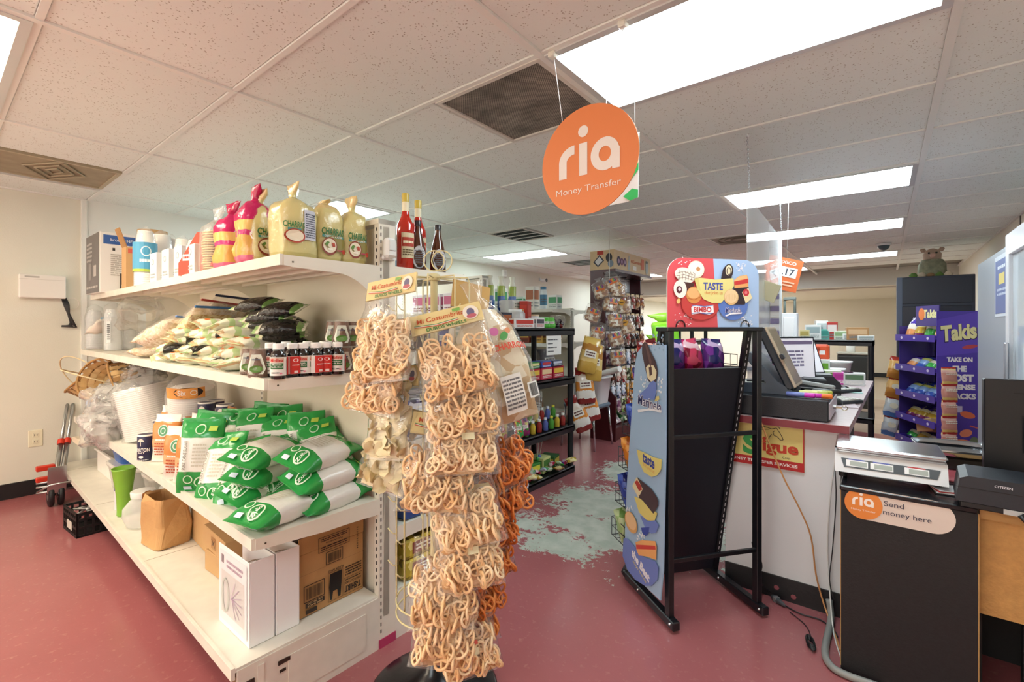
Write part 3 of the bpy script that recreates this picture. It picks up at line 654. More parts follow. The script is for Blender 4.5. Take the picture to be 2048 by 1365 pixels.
# yellow tostada bags
def charras(x, Y, h, a, b, label, back=False, knot=True, rz=0):
    t = thing('yellow_tostada_bag', label, 'tostadas', (x, Y, ZT), rz, 'yellow tostada bags at the end of the top shelf')
    s = tiedbag(h, a, b, .018, .055 if knot else .01); mb = MB().loft(s, 26, wr=.011, ws=22, seed=Y*5)
    mb.build('bag', bands([(0, '#c9bb72'), (.08, '#d9cc8a'), (.5, '#ddd08c'), (.85, '#e3c98a')], rough=.2, wr=26, wstr=.5), t)
    MB().loft([(q[0], q[1]+.003, q[2]+.003, q[3]) for q in s], 26, wr=.011, ws=22, seed=Y*5).build('clear_wrap', shine('#fffdf0', .03, .06, 34, 1.0, 1.6), t)
    sf = secs_surf([(q[0], q[2]+.006, q[1]+.006, q[3]) for q in s])
    cf = lambda u, v: ((-sf(u, v)[0][1], sf(u, v)[0][0], v), (1, 0, 0))
    p = Print((0, 0, 0), (0, 1, 0), (0, 0, 1), cf)
    if back:
        p.rect(.005, b*.72, h*.3, h*.78, '#c8ccd8', 3, 3); p.lines(.01, b*.68, h*.33, h*.73, 11, '#55586a', 6); p.line([(.008, h*.7), (b*.7, h*.7)], .004, '#23242c'); p.line([(.008, h*.42), (b*.7, h*.42)], .004, '#23242c')
        p.text('CHARRAS', -b*.42, h*.52, .022, '#2e7a3c', .07, .02); p.rect(-b*.75, -b*.1, h*.42, h*.465, '#3c8c86'); p.ell(-b*.4, h*.34, .035, .025, '#b0472e'); p.ell(-b*.4, h*.345, .03, .02, '#e8dcc4')
    else:
        p.text('CHARRAS', 0, h*.5, .026, '#2b6e36', b*1.5, .03, slant=.05)
        p.rect(-b*.72, b*.72, h*.4, h*.44, '#3c8f86', 4); p.text('ORIGINAL FLAVOR', 0, h*.42, .008, '#f2f2ea', b*1.2, .01)
        p.ell(b*.12, h*.31, b*.7, .03, '#8a7f3e'); p.ell(-b*.25, h*.26, b*.5, .034, '#8a3726'); p.ell(-b*.25, h*.268, b*.44, .027, '#eadfc8')
        for k in range(9): p.ell(-b*.25+math.cos(k*2.2)*b*.25, h*.268+math.sin(k*2.2)*.014, .006, .004, ('#b8462e', '#5f8a3e', '#f6f0e2')[k % 3])
        p.lines(b*.2, b*.62, h*.18, h*.22, 1, '#c22a5a', 5); p.ell(b*.68, h*.19, .008, .009, '#c4472c')
    p.build(t); return t
charras(-1.93, .83, .24, .065, .07, 'yellow tostada bag at left of the yellow group, mostly hidden', False, True, .2)
charras(-1.7, .848, .225, .07, .07, 'tall yellow tostada bag with nutrition panel and knotted top', True, True)
charras(-1.71, .978, .235, .06, .06, 'yellow tostada bag with folded flat top between two others', False, False)
charras(-1.69, 1.082, .225, .055, .052, 'yellow tostada bag with twisted tie nearest the post', False, True, -.1)
# bottles behind the post
def sauce(x, Y, z, label, kind):
    t = thing('sauce_bottle', label, 'bottle', (x, Y, z), 0, 'sauce bottles on the rear top shelf')
    if kind == 'red':
        MB().lathe([(.036, 0), (.039, .004), (.039, .17), (.036, .2), (.02, .235), (.015, .26), (.0145, .3)], 20).build('bottle', pm('#b8200f', .08, coat=.6), t)
        MB().lathe([(.016, .3), (.0165, .335), (.0155, .338)], 16).build('cap', pm('#c9b24a', .3), t); MB().lathe([(.0152, .255), (.0155, .3)], 16, caps=False).build('neck_wrap', pm('#e8dfc0', .4), t)
        p = Print((0, 0, 0), (1, 0, 0), (0, 0, 1), cyl_surf(.0395)); p.rect(-.03, .03, .05, .16, '#d9ccaa', 6); p.rect(-.028, .028, .1, .14, '#b03a26', 6); p.lines(-.022, .022, .11, .13, 1, '#f0e6c8', 5); p.lines(-.024, .024, .06, .09, 3, '#6b5a3a', 3); o = p.build(t, 'label_print'); o.rotation_euler.z = R(70)
    else:
        MB().lathe([(.034, 0), (.037, .004), (.037, .07), (.031, .11), (.024, .14), (.014, .18), (.013, .2)], 20).build('bottle', pm('#4a2412', .06, coat=.6), t)
        MB().lathe([(.0145, .2), (.015, .222), (.013, .225)], 16).build('cap', pm('#2a2a2e', .3), t)
        p = Print((0, 0, 0), (1, 0, 0), (0, 0, 1), cyl_surf(.0376)); p.ell(0, .058, .03, .05, '#c9ccd2'); p.lines(-.02, .02, .03, .09, 6, '#5c6068', 4); p.barcode(-.012, .012, .012, .025); o = p.build(t, 'label_print'); o.rotation_euler.z = R(60)
ZB = 1.541
for k, (x, Y, l, kd) in enumerate(((811, 1.33, 'tall red sauce bottle with yellow cap nearest the post', 'red'), (836, 1.44, 'second tall red sauce bottle behind the first', 'red'), (853, 1.38, 'brown sauce bottle with grey oval label in front of the other brown one', 'b'), (878, 1.5, 'brown sauce bottle furthest from the post', 'b'))):
    q = pY(x, 545, Y); sauce(min(q.x, -1.63), Y, ZB, l, kd)
# ================================================================ middle shelf
ZM = 1.116
g = 'clear sleeves of plastic cups on the middle shelf'
for k, (x, Y, h, l) in enumerate(((189, .88, .33, 'clear sleeve of plastic cups at the far left end of the middle shelf'), (226, .9, .33, 'clear sleeve of plastic cups with a printed strip beside the zip bags'), (255, 1.0, .3, 'clear sleeve of plastic cups pushed to the back behind the zip bags'))):
    q = pY(x, 690, Y)
    t = thing('plastic_cup_sleeve', l, 'plastic cups', (q.x, Y, ZM), 0, g); prof = []
    for i in range(18): prof += [(.05, .004+i*.014), (.0525, .012+i*.014), (.05, .016+i*.014)]
    prof += [(.046, .28), (.036, .31)]
    MB().lathe(prof, 18).build('cups', film('#eef2f4', .55, .15, 20, .3), t)
    MB().loft([(0, .058, .058, 2.3), (.26, .06, .06, 2.2), (h, .05, .05, 2), (h+.03, .03, .012, 2)], 16, wr=.012, ws=22, seed=k).build('plastic_sleeve', shine('#f2f6f8', .14, .07, 30, 1.0, 2.2), t)
    if k == 1:
        p = Print((0, 0, 0), (1, 0, 0), (0, 0, 1), cyl_surf(.062)); p.rect(-.012, .012, .06, .22, '#dfe3e4'); p.lines(-.009, .009, .08, .2, 8, '#3a3c40', 3); o = p.build(t, 'strip_print'); o.rotation_euler.z = R(55)
MB_ = MB; tag(MB().loft(pill(.5, .12, .1), 18, wr=.05, ws=9, seed=4).build('crumpled_plastic', shine('#efeee8', .16, .08, 20, 1.0, 2.2), None, (-4.35, 1.0, ZM+.21), (R(80), 0, R(80))), 'crumpled clear plastic bag stuffed above the cups at the far left', 'plastic bag')
# zip bags of grain
def zipbag(loc, rot, w, h, b, fill, zipc, label, open_=False):
    t = thing('zip_bag', label, 'zip bag', loc, 0, 'zip bags on the middle shelf', rot)
    s = pill(h, w/2, b, 9, 2.6, .02); MB().loft([(q[0]*.78+.004, q[1]*.95, q[2]*.92, q[3]) for q in s], 20, wr=.01, ws=20, seed=h*9).build('grain', fill, t)
    MB().loft(s, 20, wr=.006, ws=20, seed=w*9).build('clear_bag', shine('#ffffff', .1, .06, 30, 1.0, 2.0), t)
    MB().cbox(-w/2, w/2, -.004, .004, h-.012, h+.002, .002).build('zip', pm(zipc, .35), t)
OATS = busy(['#d9c3a0', '#e6d5b8', '#c9ad86', '#efe3cd', '#dcc7a6'], 90, .7); CORN = busy(['#d9b76a', '#e8cd8a', '#c99a4a', '#efdca8'], 80, .6)
def zp(x, y, Y): q = pY(x, y, Y); return q
zipbag(zp(215, 660, .92)+Vector((.05, -.06, -.02)), (R(-55), R(8), R(-60)), .24, .22, .045, pm('#e8ded0', .7), '#6fa6c8', 'zip bag with a pale label and short blue zip at the front left')
zipbag(Vector((-3.3, .85, ZM+.07)), (R(-70), R(-8), R(-75)), .3, .42, .07, OATS, '#5b86c6', 'large zip bag of oats with a light blue zip')
zipbag(Vector((-3.15, .98, ZM+.12)), (R(-62), R(-6), R(-82)), .28, .4, .06, OATS, '#a83a34', 'zip bag of oats with a red zip behind the large one')
zipbag(Vector((-2.95, .9, ZM+.08)), (R(-48), R(0), R(-70)), .26, .3, .06, CORN, '#3f74b4', 'upright zip bag of corn with a bright blue zip')
zipbag(Vector((-2.75, .86, ZM+.04)), (R(-78), R(-10), R(-70)), .22, .32, .05, CORN, '#2f5390', 'zip bag of corn lying low with a dark blue zip')
zipbag(Vector((-3.4, .8, ZM+.03)), (R(-86), R(0), R(-65)), .22, .3, .035, OATS, '#7fb0cc', 'flat zip bag of oats under the others at the shelf edge')
zipbag(Vector((-3.0, 1.04, ZM+.16)), (R(-50), R(-4), R(-80)), .24, .28, .04, OATS, '#1f2c4c', 'zip bag with a navy zip at the back against the panel')
# bags of dried beans
def beanbag(kind):
    fills = {'pinto': busy(['#b98f6c', '#d8bd9c', '#8f6a4c', '#e5d2b6'], 120, .5), 'black': busy(['#151312', '#2b2724', '#0d0c0b', '#3a3531'], 110, .35), 'mixed': busy(['#caa27c', '#e3d6bd', '#b48a63'], 120, .5)}
    t = thing('bean_bag', 'bean bag', 'beans', (0, 0, -50), 0, 'bags of dried beans heaped on the middle shelf')
    s = pill(.2, .062, .027, 9, 2.6, .012)
    wrap = bands([(0, '#c9d9a8'), (.05, '#d9b892'), (.1, '#e9ead6'), (.3, '#b9d29a'), (.42, '#e6e2d6'), (.62, '#d9d3c4'), (.76, '#a9cc84'), (.88, '#eceee2')], rough=.2, wr=30, wstr=.6, wob=.06) if kind != 'black' else bands([(0, '#a9c98a'), (.06, '#e0d9c0'), (.14, '#2a2723'), (.5, '#191716'), (.84, '#6f9a52'), (.93, '#d9dcc6')], rough=.2, wr=70, wstr=.9, wob=.1)
    MB().loft(s, 18, wr=.006, ws=26, seed=len(kind)).build('bag', wrap, t)
    p = Print((0, 0, 0), (1, 0, 0), (0, 0, 1), secs_surf(s))
    if kind == 'black': p.rect(-.04, .04, .045, .155, fills['black'], 3, 3)
    else: p.ell(0, .1, .045, .045, fills[kind]); p.rect(-.04, .04, .15, .17, '#e9e4d0', 3); p.lines(-.03, .03, .154, .166, 1, '#2f6b34', 5); p.ell(.02, .05, .015, .012, '#d9742e'); p.ell(-.02, .055, .018, .01, '#6fae4a')
    p.build(t); return t
BB = {k: beanbag(k) for k in ('pinto', 'black', 'mixed')}
spots = []   # (x, Y, layer, turn, tilt, kind)
rnd = random.Random(5)
xs = [-2.96, -2.81, -2.66, -2.51, -2.36, -2.21, -2.06]
where = ['beside the zip bags', 'second from the zip bags', 'third from the zip bags', 'in the middle', 'third from the sugar cones', 'second from the sugar cones', 'touching the sugar cones']
for c, x in enumerate(xs):
    for lay in range((3, 4, 4, 5, 5, 4, 3)[c]):
        Y = .83 + (lay*.02) + rnd.uniform(-.02, .02); kind = 'black' if (c, lay) in ((1, 1), (3, 1), (4, 3), (5, 0), (2, 2)) else ('pinto' if rnd.random() < .5 else 'mixed')
        spots.append((x+rnd.uniform(-.02, .02), Y, ZM+.026+lay*.04, rnd.uniform(-.5, .5)+1.57*(lay % 2)*.5, kind, ('bottom', 'second', 'third', 'fourth', 'top')[lay]+' layer', where[c], 'front'))
for c, x in enumerate((-2.5, -2.3, -2.12)):
    for lay in range((4, 5, 5)[c]):
        spots.append((x+rnd.uniform(-.02, .02), 1.02, ZM+.03+lay*.042, rnd.uniform(-.3, .3)+.3, 'black' if (lay >= 2 and c > 0) or lay >= 3 else 'mixed', ('bottom', 'second', 'third', 'fourth', 'top')[lay]+' layer', ('left', 'middle', 'right')[c]+' pile at the panel', 'rear'))
for n, (x, Y, z, a, kind, lay, wh, fr) in enumerate(spots):
    lab = ('black bean bag, ' if kind == 'black' else 'pale bean bag, ') + lay + ' ' + wh + (', front row' if fr == 'front' else '')
    ln = Vector((math.sin(a)*.9-.2, math.cos(a), rnd.uniform(-.12, .12))); up = Vector((rnd.uniform(-.2, .2), rnd.uniform(-.25, .05), 1))
    e = orient(ln, up); o = Vector((x, Y, z)) - ln.normalized()*.1
    if kind in BB and BB[kind].location.z < -40: bo = BB[kind]; bo.location = o; bo.rotation_euler = e; bo['label'] = lab
    else: copy_thing(BB[kind], lab, o, e)
# dark bundle on top: black bean bricks
for n in range(7):
    a = .3+n*.12; ln = Vector((math.sin(a), math.cos(a)*.8, .05)); loc = Vector((-2.06+.05*(n % 3)-.06*(n//3), .93+.03*(n % 2), ZM+.12+.026*n)) - ln.normalized()*.1
    copy_thing(BB['black'], 'black bean bag, ' + ORD[n] + ' from the bottom of the dark bundle crowning the bean heap', loc, orient(ln, (.15, -.3, 1)))
# brown sugar cones
def cone():
    t = thing('brown_sugar_cone', 'cone', 'sugar cone', (0, 0, -50), 0, 'brown sugar cones on the middle shelf')
    MB().lathe([(.031, 0), (.034, .004), (.033, .03), (.027, .085), (.026, .095)], 16).build('cone', pm('#6b4227', .4, bs=60, bstr=.5, var=.2, vscale=40), t)
    MB().lathe([(.0355, 0), (.0355, .03), (.029, .088), (.028, .1)], 12).build('clear_wrap', shine('#fff6ea', .06, .08, 60, .8, 1.6), t)
    p = Print((0, 0, 0), (1, 0, 0), (0, 0, 1), lambda u, v: (((.036-.09*(v-.03)*.95)*math.sin(u/.034), -(.036-.09*(v-.03)*.95)*math.cos(u/.034), v), (math.sin(u/.034), -math.cos(u/.034), .2)))
    p.poly([(-.03, .03), (-.02, .012), (.02, .012), (.03, .03), (.016, .08), (-.016, .08)], '#dfe3d4'); p.ell(0, .03, .02, .012, '#5e8a3c'); p.lines(-.013, .013, .058, .066, 1, '#3d4a66', 3); p.build(t, 'label_print'); return t
CN = cone()
cl = [(501, 745, .76, 0, .3), (517, 755, .735, 0, .5), (531, 750, .78, 0, .4), (546, 740, .84, 0, .1), (700, 744, 1.02, 0, .9), (722, 744, 1.09, 0, 1.0), (668, 740, 1.06, 0, .5), (667, 652, 1.05, 1, .3), (683, 652, 1.02, 1, .9), (704, 657, 1.07, 1, 1.0), (575, 690, 1.03, 0, .2), (598, 690, 1.04, 0, .5), (622, 690, 1.05, 0, .3), (645, 690, 1.06, 0, .4)]
cw = ['front left of the vanilla bottles', 'foremost at the shelf edge left of the vanilla bottles', 'tight against the first vanilla bottle', 'behind the foremost cones at left of the vanilla bottles', 'right of the last vanilla bottle', 'rightmost beside the hanging wheel snacks', 'behind the last vanilla bottle', 'stacked on top, left of three', 'stacked on top, middle of three', 'stacked on top, right of three', 'first of the row behind the vanilla bottles', 'second of the row behind the vanilla bottles', 'third of the row behind the vanilla bottles', 'fourth of the row behind the vanilla bottles']
for n, (x, y, Y, up, tw) in enumerate(cl):
    q = pY(x, y, Y); X = min(-1.64, q.x)
    loc = (X, Y, ZM + (.101 if up else 0)); lab = 'brown sugar cone in clear wrap, ' + cw[n]
    if n == 0: CN.location = loc; CN.rotation_euler.z = R(45)+tw*.3; CN['label'] = lab
    else: copy_thing(CN, lab, loc, R(45)+tw*.3)
# vanilla bottles
def vanilla():
    t = thing('vanilla_bottle', 'v', 'bottle', (0, 0, -50), 0, 'vanilla bottles on the middle shelf')
    MB().lathe([(.022, 0), (.0245, .003), (.0245, .078), (.022, .088), (.0165, .094), (.016, .1)], 20).build('bottle', pm('#120b09', .05, coat=.8), t)
    MB().lathe([(.0175, .1)]+[(.0175+.0006*(k % 2), .1+.002*k) for k in range(9)]+[(.016, .119)], 20).build('cap', pm('#f2f1ee', .35), t)
    p = Print((0, 0, 0), (1, 0, 0), (0, 0, 1), cyl_surf(.0248)); p.rect(-.068, .068, .012, .074, '#eceae4', 26); p.rect(-.022, .022, .056, .071, '#d9b7a4', 8); p.text('Molina', 0, .0635, .011, '#c22a22', .04, .03)
    p.rect(-.02, .02, .034, .054, '#2f6b3a', 8); p.text('Mexican', 0, .049, .005, '#f0efe8', .028, .02); p.text('Vanilla Blend', 0, .0415, .005, '#f0efe8', .034, .02); p.ell(-.003, .022, .014, .002, '#3a3330'); p.ell(.012, .02, .004, .003, '#e58aa4')
    p.rect(.034, .066, .013, .073, '#cf2f2a', 8); p.ell(.05, .06, .008, .006, '#f2e6e2'); p.lines(.04, .06, .04, .046, 1, '#f2e6e2', 3); p.rect(.045, .056, .016, .024, '#f2e6e2'); p.build(t, 'label_print'); return t
VB = vanilla()
vl = [(541, .772, 0, 45, 'leftmost of the front row'), (557, .752, 0, 52, 'second of the front row, nearest the shelf edge'), (585, .81, 0, -30, 'third of the front row, red side out'), (606, .845, 0, 45, 'fourth of the front row'), (631, .885, 0, -20, 'fifth of the front row, red side out'), (652, .925, 0, -48, 'sixth of the front row, bright red side out'), (675, .965, 0, 50, 'last of the front row at right'), (572, .87, 1, 45, 'first of the rear row'), (615, .94, 1, 45, 'second of the rear row'), (648, .985, 1, 40, 'third of the rear row'), (664, 1.02, 1, 45, 'last of the rear row')]
for n, (x, Y, rear, a, l) in enumerate(vl):
    q = pY(x, 750, Y); loc = (q.x, Y, ZM); lab = 'dark vanilla bottle with white cap, ' + l
    if n == 0: VB.location = loc; VB.rotation_euler.z = R(a); VB['label'] = lab
    else: copy_thing(VB, lab, loc, R(a))
# ================================================================ lower shelf (z .60)
ZL = .601
# ---- green and white sugar bags
def sugar(kind):
    t = thing('sugar_bag', 's', 'sugar', (0, 0, -50), 0, {'g': 'green and white sugar bags', 'o': 'orange and white sugar bags', 'b': 'brown sugar bags'}[kind]+' on the lower shelf')
    h, a, b = (.31, .085, .042) if kind == 'g' else (.24, .065, .034)
    s = pill(h, a, b, 10, 3, .018)
    m = {'g': bands([(0, '#2f9a4a'), (.3, '#e9e8e2'), (.74, '#2f9e4c')], rough=.2, wr=22, wstr=.5, wob=.02), 'o': bands([(0, '#e9e2d6'), (.3, '#e2b184'), (.48, '#d08a4a'), (.84, '#f1ece6')], rough=.25, wr=26, wstr=.5, wob=.06), 'b': bands([(0, '#8a5128'), (.4, '#7a431f'), (.8, '#9c6434')], rough=.12, wr=30, wstr=.7, wob=.06)}[kind]
    MB().loft(s, 20, wr=.009 if kind == 'g' else .007, ws=18, seed=ord(kind)).build('bag', m, t)
    for side in (-1, 1):
        ex = (1, 0, 0) if side < 0 else (-1, 0, 0); sf = secs_surf([(q[0], q[1]+.004, q[2]+.004, q[3]) for q in s], side)
        p = Print((0, 0, 0), ex, (0, 0, 1), (lambda sf, side: lambda u, v: sf(u*-side, v))(sf, side), off=.0025)
        if kind == 'g':
            p.text('PURE CANE SUGAR', -.048, h*.52, .014, '#5d5a50', h*.38, .015, rot=90); p.lines(-.02, .03, h*.36, h*.68, 7, '#c2bfb2', 6); p.ring(.02, h*.15, .028, .028, .005, '#cfe8d2'); p.ring(-.03, h*.2, .018, .018, .004, '#cfe8d2'); p.text('Zulka', .02, h*.15, .016, '#e4f2e6', .045, .02, rot=90)
            p.ell(-.04, h*.52-h*.235, .006, .006, '#4f7f4a'); p.rect(.03, .06, h*.84, h*.9, '#b9d65a'); p.ring(.0, h*.86, .02, .02, .004, '#bfe0c6'); p.rect(-.05, -.02, h*.05, h*.1, '#c9d8e8')
        elif kind == 'o':
            p.ell(0, h*.66, .024, .03, '#dfe9e0'); p.ell(0, h*.66, .02, .026, '#4f9a6c'); p.ring(0, h*.66, .012, .016, .004, '#e2efe6'); p.lines(-.035, .035, h*.14, h*.42, 5, '#b5532f', 7); p.lines(-.03, .03, h*.44, h*.5, 1, '#f4ede4', 4)
        else:
            p.ell(0, h*.5, .025, .03, '#d9d0c4'); p.ell(0, h*.5, .019, .024, '#5a7f5e'); p.lines(-.03, .03, h*.2, h*.32, 2, '#e0c9a8', 6)
        p.build(t)
    return t
SG = {k: sugar(k) for k in 'gob'}
def put(kind, loc, ln, up, lab, h):
    ln = Vector(ln).normalized(); e = orient(ln, up); o = Vector(loc) - ln*h/2
    if SG[kind].location.z < -40: SG[kind].location = o; SG[kind].rotation_euler = e; SG[kind]['label'] = lab; return SG[kind]
    return copy_thing(SG[kind], lab, o, e)
G = 'green and white sugar bag '
for k, (z, dx, tw) in enumerate(((.641, .0, .0), (.716, -.02, .08), (.792, -.05, -.1))):
    put('g', (-1.70+dx, 1.0-k*.008, z), (-.12+tw, 1, .04+.02*k), (.25, -.05, 1), G+'lying, ' + ('bottom', 'middle', 'top')[k] + ' of the stack beside the post', .31)
for k, (z, dx, tw) in enumerate(((.641, -.06, .1), (.716, -.03, -.25), (.79, -.01, -.12))):
    put('g', (-1.93+dx, .87-k*.004, z), (-.3+tw, 1, .05), (.25, -.15, 1), G+'lying, ' + ('bottom', 'middle', 'top')[k] + ' of the stack in the middle', .31)
put('g', (-1.7, .80, .641), (-.28, 1, .0), (.12, -.3, 1), G+'lying foremost at the shelf corner', .31)
put('g', (-1.82, .98, .65), (.5, 1, .1), (0, 0, 1), G+'wedged low between the two stacks', .31)
lean = [(-2.06, .82, .70, (-.55, .55, .75), (.3, -.8, .5)), (-2.16, .78, .70, (-.3, .35, .9), (.45, -.8, .35)), (-2.28, .745, .745, (-.05, .1, 1), (.8, -.6, .1)), (-2.1, .98, .75, (-.35, .3, .9), (.6, -.7, .3)), (-2.22, .93, .77, (-.3, .2, .95), (.6, -.7, .2)), (-2.34, .9, .76, (-.2, .2, 1), (.6, -.7, .2)), (-2.0, 1.06, .76, (-.2, .1, 1), (.7, -.7, .2)), (-1.9, 1.07, .74, (-.5, .1, .9), (.6, -.6, .4)), (-2.42, .83, .75, (.1, .1, 1), (.7, -.7, .0)), (-2.2, 1.06, .77, (-.1, .05, 1), (.7, -.7, .1)), (-1.83, 1.085, .72, (-.7, .02, .6), (.5, -.4, .6)), (-2.34, 1.05, .77, (.1, .05, 1), (.7, -.7, .1)), (-2.0, .9, .7, (-.6, .4, .7), (.4, -.6, .6))]
ll = ['leaning back, left neighbour of the middle stack', 'leaning, second left of the middle stack', 'standing upright at the front edge left of the leaning ones', 'leaning in the second row behind the middle stack', 'second row, half hidden with crumpled top', 'second row at the left end', 'standing against the panel behind the middle stack', 'slumped against the panel right of centre', 'beside the orange and white sugar bags', 'standing at the back behind the second row', 'dark and crumpled at the far right back', 'at the back next to the brown sugar', 'sliding down onto the middle stack']
for q, l in zip(lean, ll): put('g', q[:3], q[3], q[4], G + l, .31)
O = 'orange and white sugar bag '
for n, (x, y, Y, ln, l) in enumerate(((334, 925, .79, (-.05, .1, 1), 'tilted at the front edge beside the salt canister'), (360, 945, .73, (.02, .08, 1), 'standing foremost with a round green emblem'), (384, 960, .745, (.1, .1, 1), 'between the emblem bag and the green bags'), (345, 880, .9, (-.1, .1, 1), 'second row at left'), (372, 880, .92, (.0, .15, 1), 'second row in the middle'), (402, 880, .9, (.12, .1, 1), 'second row at right with white top'), (405, 860, 1.03, (-.1, .0, 1), 'at the back behind the second row'), (432, 862, 1.02, (.1, .0, 1), 'at the back below the dark salt canisters'))):
    q = pY(x, y, Y); put('o', (q.x, Y, ZL+.12), ln, (.7, -.7, .1), O+l, .24)
for n, (x, Y, l) in enumerate(((470, 1.02, 'left of three against the panel'), (492, .98, 'middle of three in front'), (512, 1.06, 'right of three against the panel'))):
    q = pY(x, 870, Y); put('b', (q.x, Y, ZL+.15), (.3-.3*n, .1, 1), (.7, -.7, .2), 'brown sugar bag in glossy wrap, '+l, .24)
# ---- salt canisters
def salt():
    t = thing('salt_canister', 's', 'salt canister', (0, 0, -50), 0, 'navy salt canisters on the lower shelf')
    MB().lathe([(.04, 0), (.041, .002), (.041, .13), (.04, .132)], 26).build('canister', pm('#232449', .35), t)
    MB().lathe([(.0415, .126), (.042, .134), (.038, .1345), (.037, .131), (.001, .131)], 26, caps=False).build('lid', pm('#e9e6df', .5), t)
    p = Print((0, 0, 0), (1, 0, 0), (0, 0, 1), cyl_surf(.0413)); p.text('MORTON', 0, .058, .018, '#eceae6', .07, .03); p.text('SALT', 0, .043, .009, '#eceae6', .03, .02)
    p.line([(-.05, .033), (.05, .033)], .0015, '#d9d8d4'); p.line([(-.05, .012), (.05, .012)], .0015, '#d9d8d4'); p.ell(0, .022, .011, .006, '#e9e8e4'); p.lines(-.03, .03, .004, .01, 1, '#d0d0d0', 4)
    p.poly([(-.014, .1), (-.012, .108), (-.006, .114), (.0, .116), (.006, .114), (.012, .108), (.014, .1)], '#e9e6da'); p.line([(0, .1), (0, .078)], .0018, '#e9e6da'); p.build(t, 'label_print'); return t
SA = salt(); done = False
for n, (x, y, Y, z, l) in enumerate(((294, 905, .735, ZL, 'navy salt canister standing at the front edge of the lower shelf'), (318, 890, .9, ZL, 'navy salt canister behind the front one, mostly hidden'), (413, 850, .98, ZL+.145, 'navy salt canister nearest in the raised group below the bag of foam plates'), (432, 830, 1.04, ZL+.145, 'navy salt canister half hidden in the raised group'), (450, 830, 1.01, ZL+.145, 'navy salt canister at right of the raised group'), (416, 880, .985, ZL, 'navy salt canister hidden under the nearest raised one'), (452, 870, 1.015, ZL, 'navy salt canister hidden under the right raised one'), (434, 870, 1.045, ZL, 'navy salt canister hidden under the middle raised one'))):
    q = pY(x, y, Y); loc = (q.x, Y, z); 
    if not done: SA.location = loc; SA.rotation_euler.z = R(42); SA['label'] = l; done = True
    else: copy_thing(SA, l, loc, R(42))
# ---- foam plates in plastic, plastic heap, baskets
t = thing('foam_plate_pack', 'large clear bag holding a tilted stack of white foam plates', 'foam plates', (-3.55, .9, ZL+.02), 0, None, (R(10), R(-8), 0))
mb = MB(); prof = []
for i in range(26): z = .012*i; prof += [(.135, z), (.142, z+.007), (.135, z+.011)]
mb.lathe(prof, 26); mb.build('plates', FOAM, t)
MB().loft([(-.015, .12, .12, 2), (0, .15, .15, 2.2), (.05, .155, .155, 2.1), (.1, .155, .155, 2.1), (.16, .155, .155, 2.1), (.22, .155, .155, 2.1), (.27, .155, .155, 2.1), (.31, .15, .15, 2.1), (.35, .09, .09, 2), (.37, .03, .03, 2)], 32, wr=.022, ws=14, seed=3).build('clear_bag', shine('#fbfcfd', .1, .06, 22, 1.0, 2.4), t)
t = thing('foam_plate_pack', 'clear bag of foam plates with an orange and black printed top', 'foam plates', (-3.13, .98, ZL+.13), 0, None, (R(8), R(6), .4))
mb = MB(); prof = []
for i in range(18): z = .012*i; prof += [(.11, z), (.116, z+.007), (.11, z+.011)]
mb.lathe(prof, 24); mb.build('plates', FOAM, t)
s = [(-.01, .1, .1, 2), (0, .12, .12, 2.2), (.18, .125, .125, 2.1), (.24, .12, .11, 2.1), (.29, .06, .06, 2), (.31, .02, .02, 2)]
MB().loft(s, 22, wr=.016, ws=14, seed=8).build('clear_bag', shine('#fbfcfd', .1, .06, 22, 1.0, 2.4), t)
p = Print((0, 0, 0), (1, 0, 0), (0, 0, 1), cyl_surf(.128)); p.rect(-.1, .1, .19, .25, '#e8a355', 8); p.ell(.02, .225, .07, .03, '#2b2220'); p.text('Six', -.01, .225, .03, '#efe9df', .04, .02); p.ring(.045, .225, .016, .014, .004, '#efe9df'); o = p.build(t, 'printed_band'); o.rotation_euler.z = R(35)
HEAP = [((-3.95, .8, ZL+.16), (.34, .17, .15), 'crumpled clear plastic bag of cutlery spilling over the lower shelf edge'), ((-4.2, .95, ZL+.2), (.3, .2, .16), 'crumpled clear plastic bag behind the spilling one'), ((-3.78, .7, ZL+.06), (.22, .14, .09), 'small crumpled plastic bag hanging below the foam plates'), ((-4.0, .95, ZL+.34), (.3, .16, .1), 'crumpled clear bag on top of the plastic heap, beside the baskets')]
for k, (c, (l, a, b), lab) in enumerate(HEAP):
    t = thing('crumpled_plastic_bag', lab, 'plastic bag', c, 0, 'crumpled plastic bags on the lower shelf')
    MB().loft([(q[0]-l/2, q[1], q[2], q[3]) for q in pill(l, a, b, 22)], 36, wr=.07, ws=11+k, seed=k*3+2).build('outer_film', shine('#f7f6f4', .18, .07, 18, 1.0, 2.6), t)
    MB().loft([(q[0]*.85-l*.42, q[1]*.8, q[2]*.75, q[3]) for q in pill(l, a, b, 18)], 32, wr=.06, ws=19, seed=k*5+1).build('inner_film', shine('#f4f2ee', .5, .1, 26, 1.0, 2.0), t)
    if k == 0:
        for q, cc in (((.02, -.12, -.06), '#d9b45a'), ((-.06, -.13, .02), '#a9b8d6'), ((.09, -.11, .05), '#5a4436')): MB().loft([(0, .018, .01, 2), (.02, .022, .012, 2), (.04, .012, .006, 2)], 10, wr=.006, ws=40).build('torn_label', pm(cc, .5), t, q)
WOOD = pm('#d3b07a', .6, var=.12, vscale=20); WOODD = pm('#a97f4b', .65, var=.15, vscale=20)
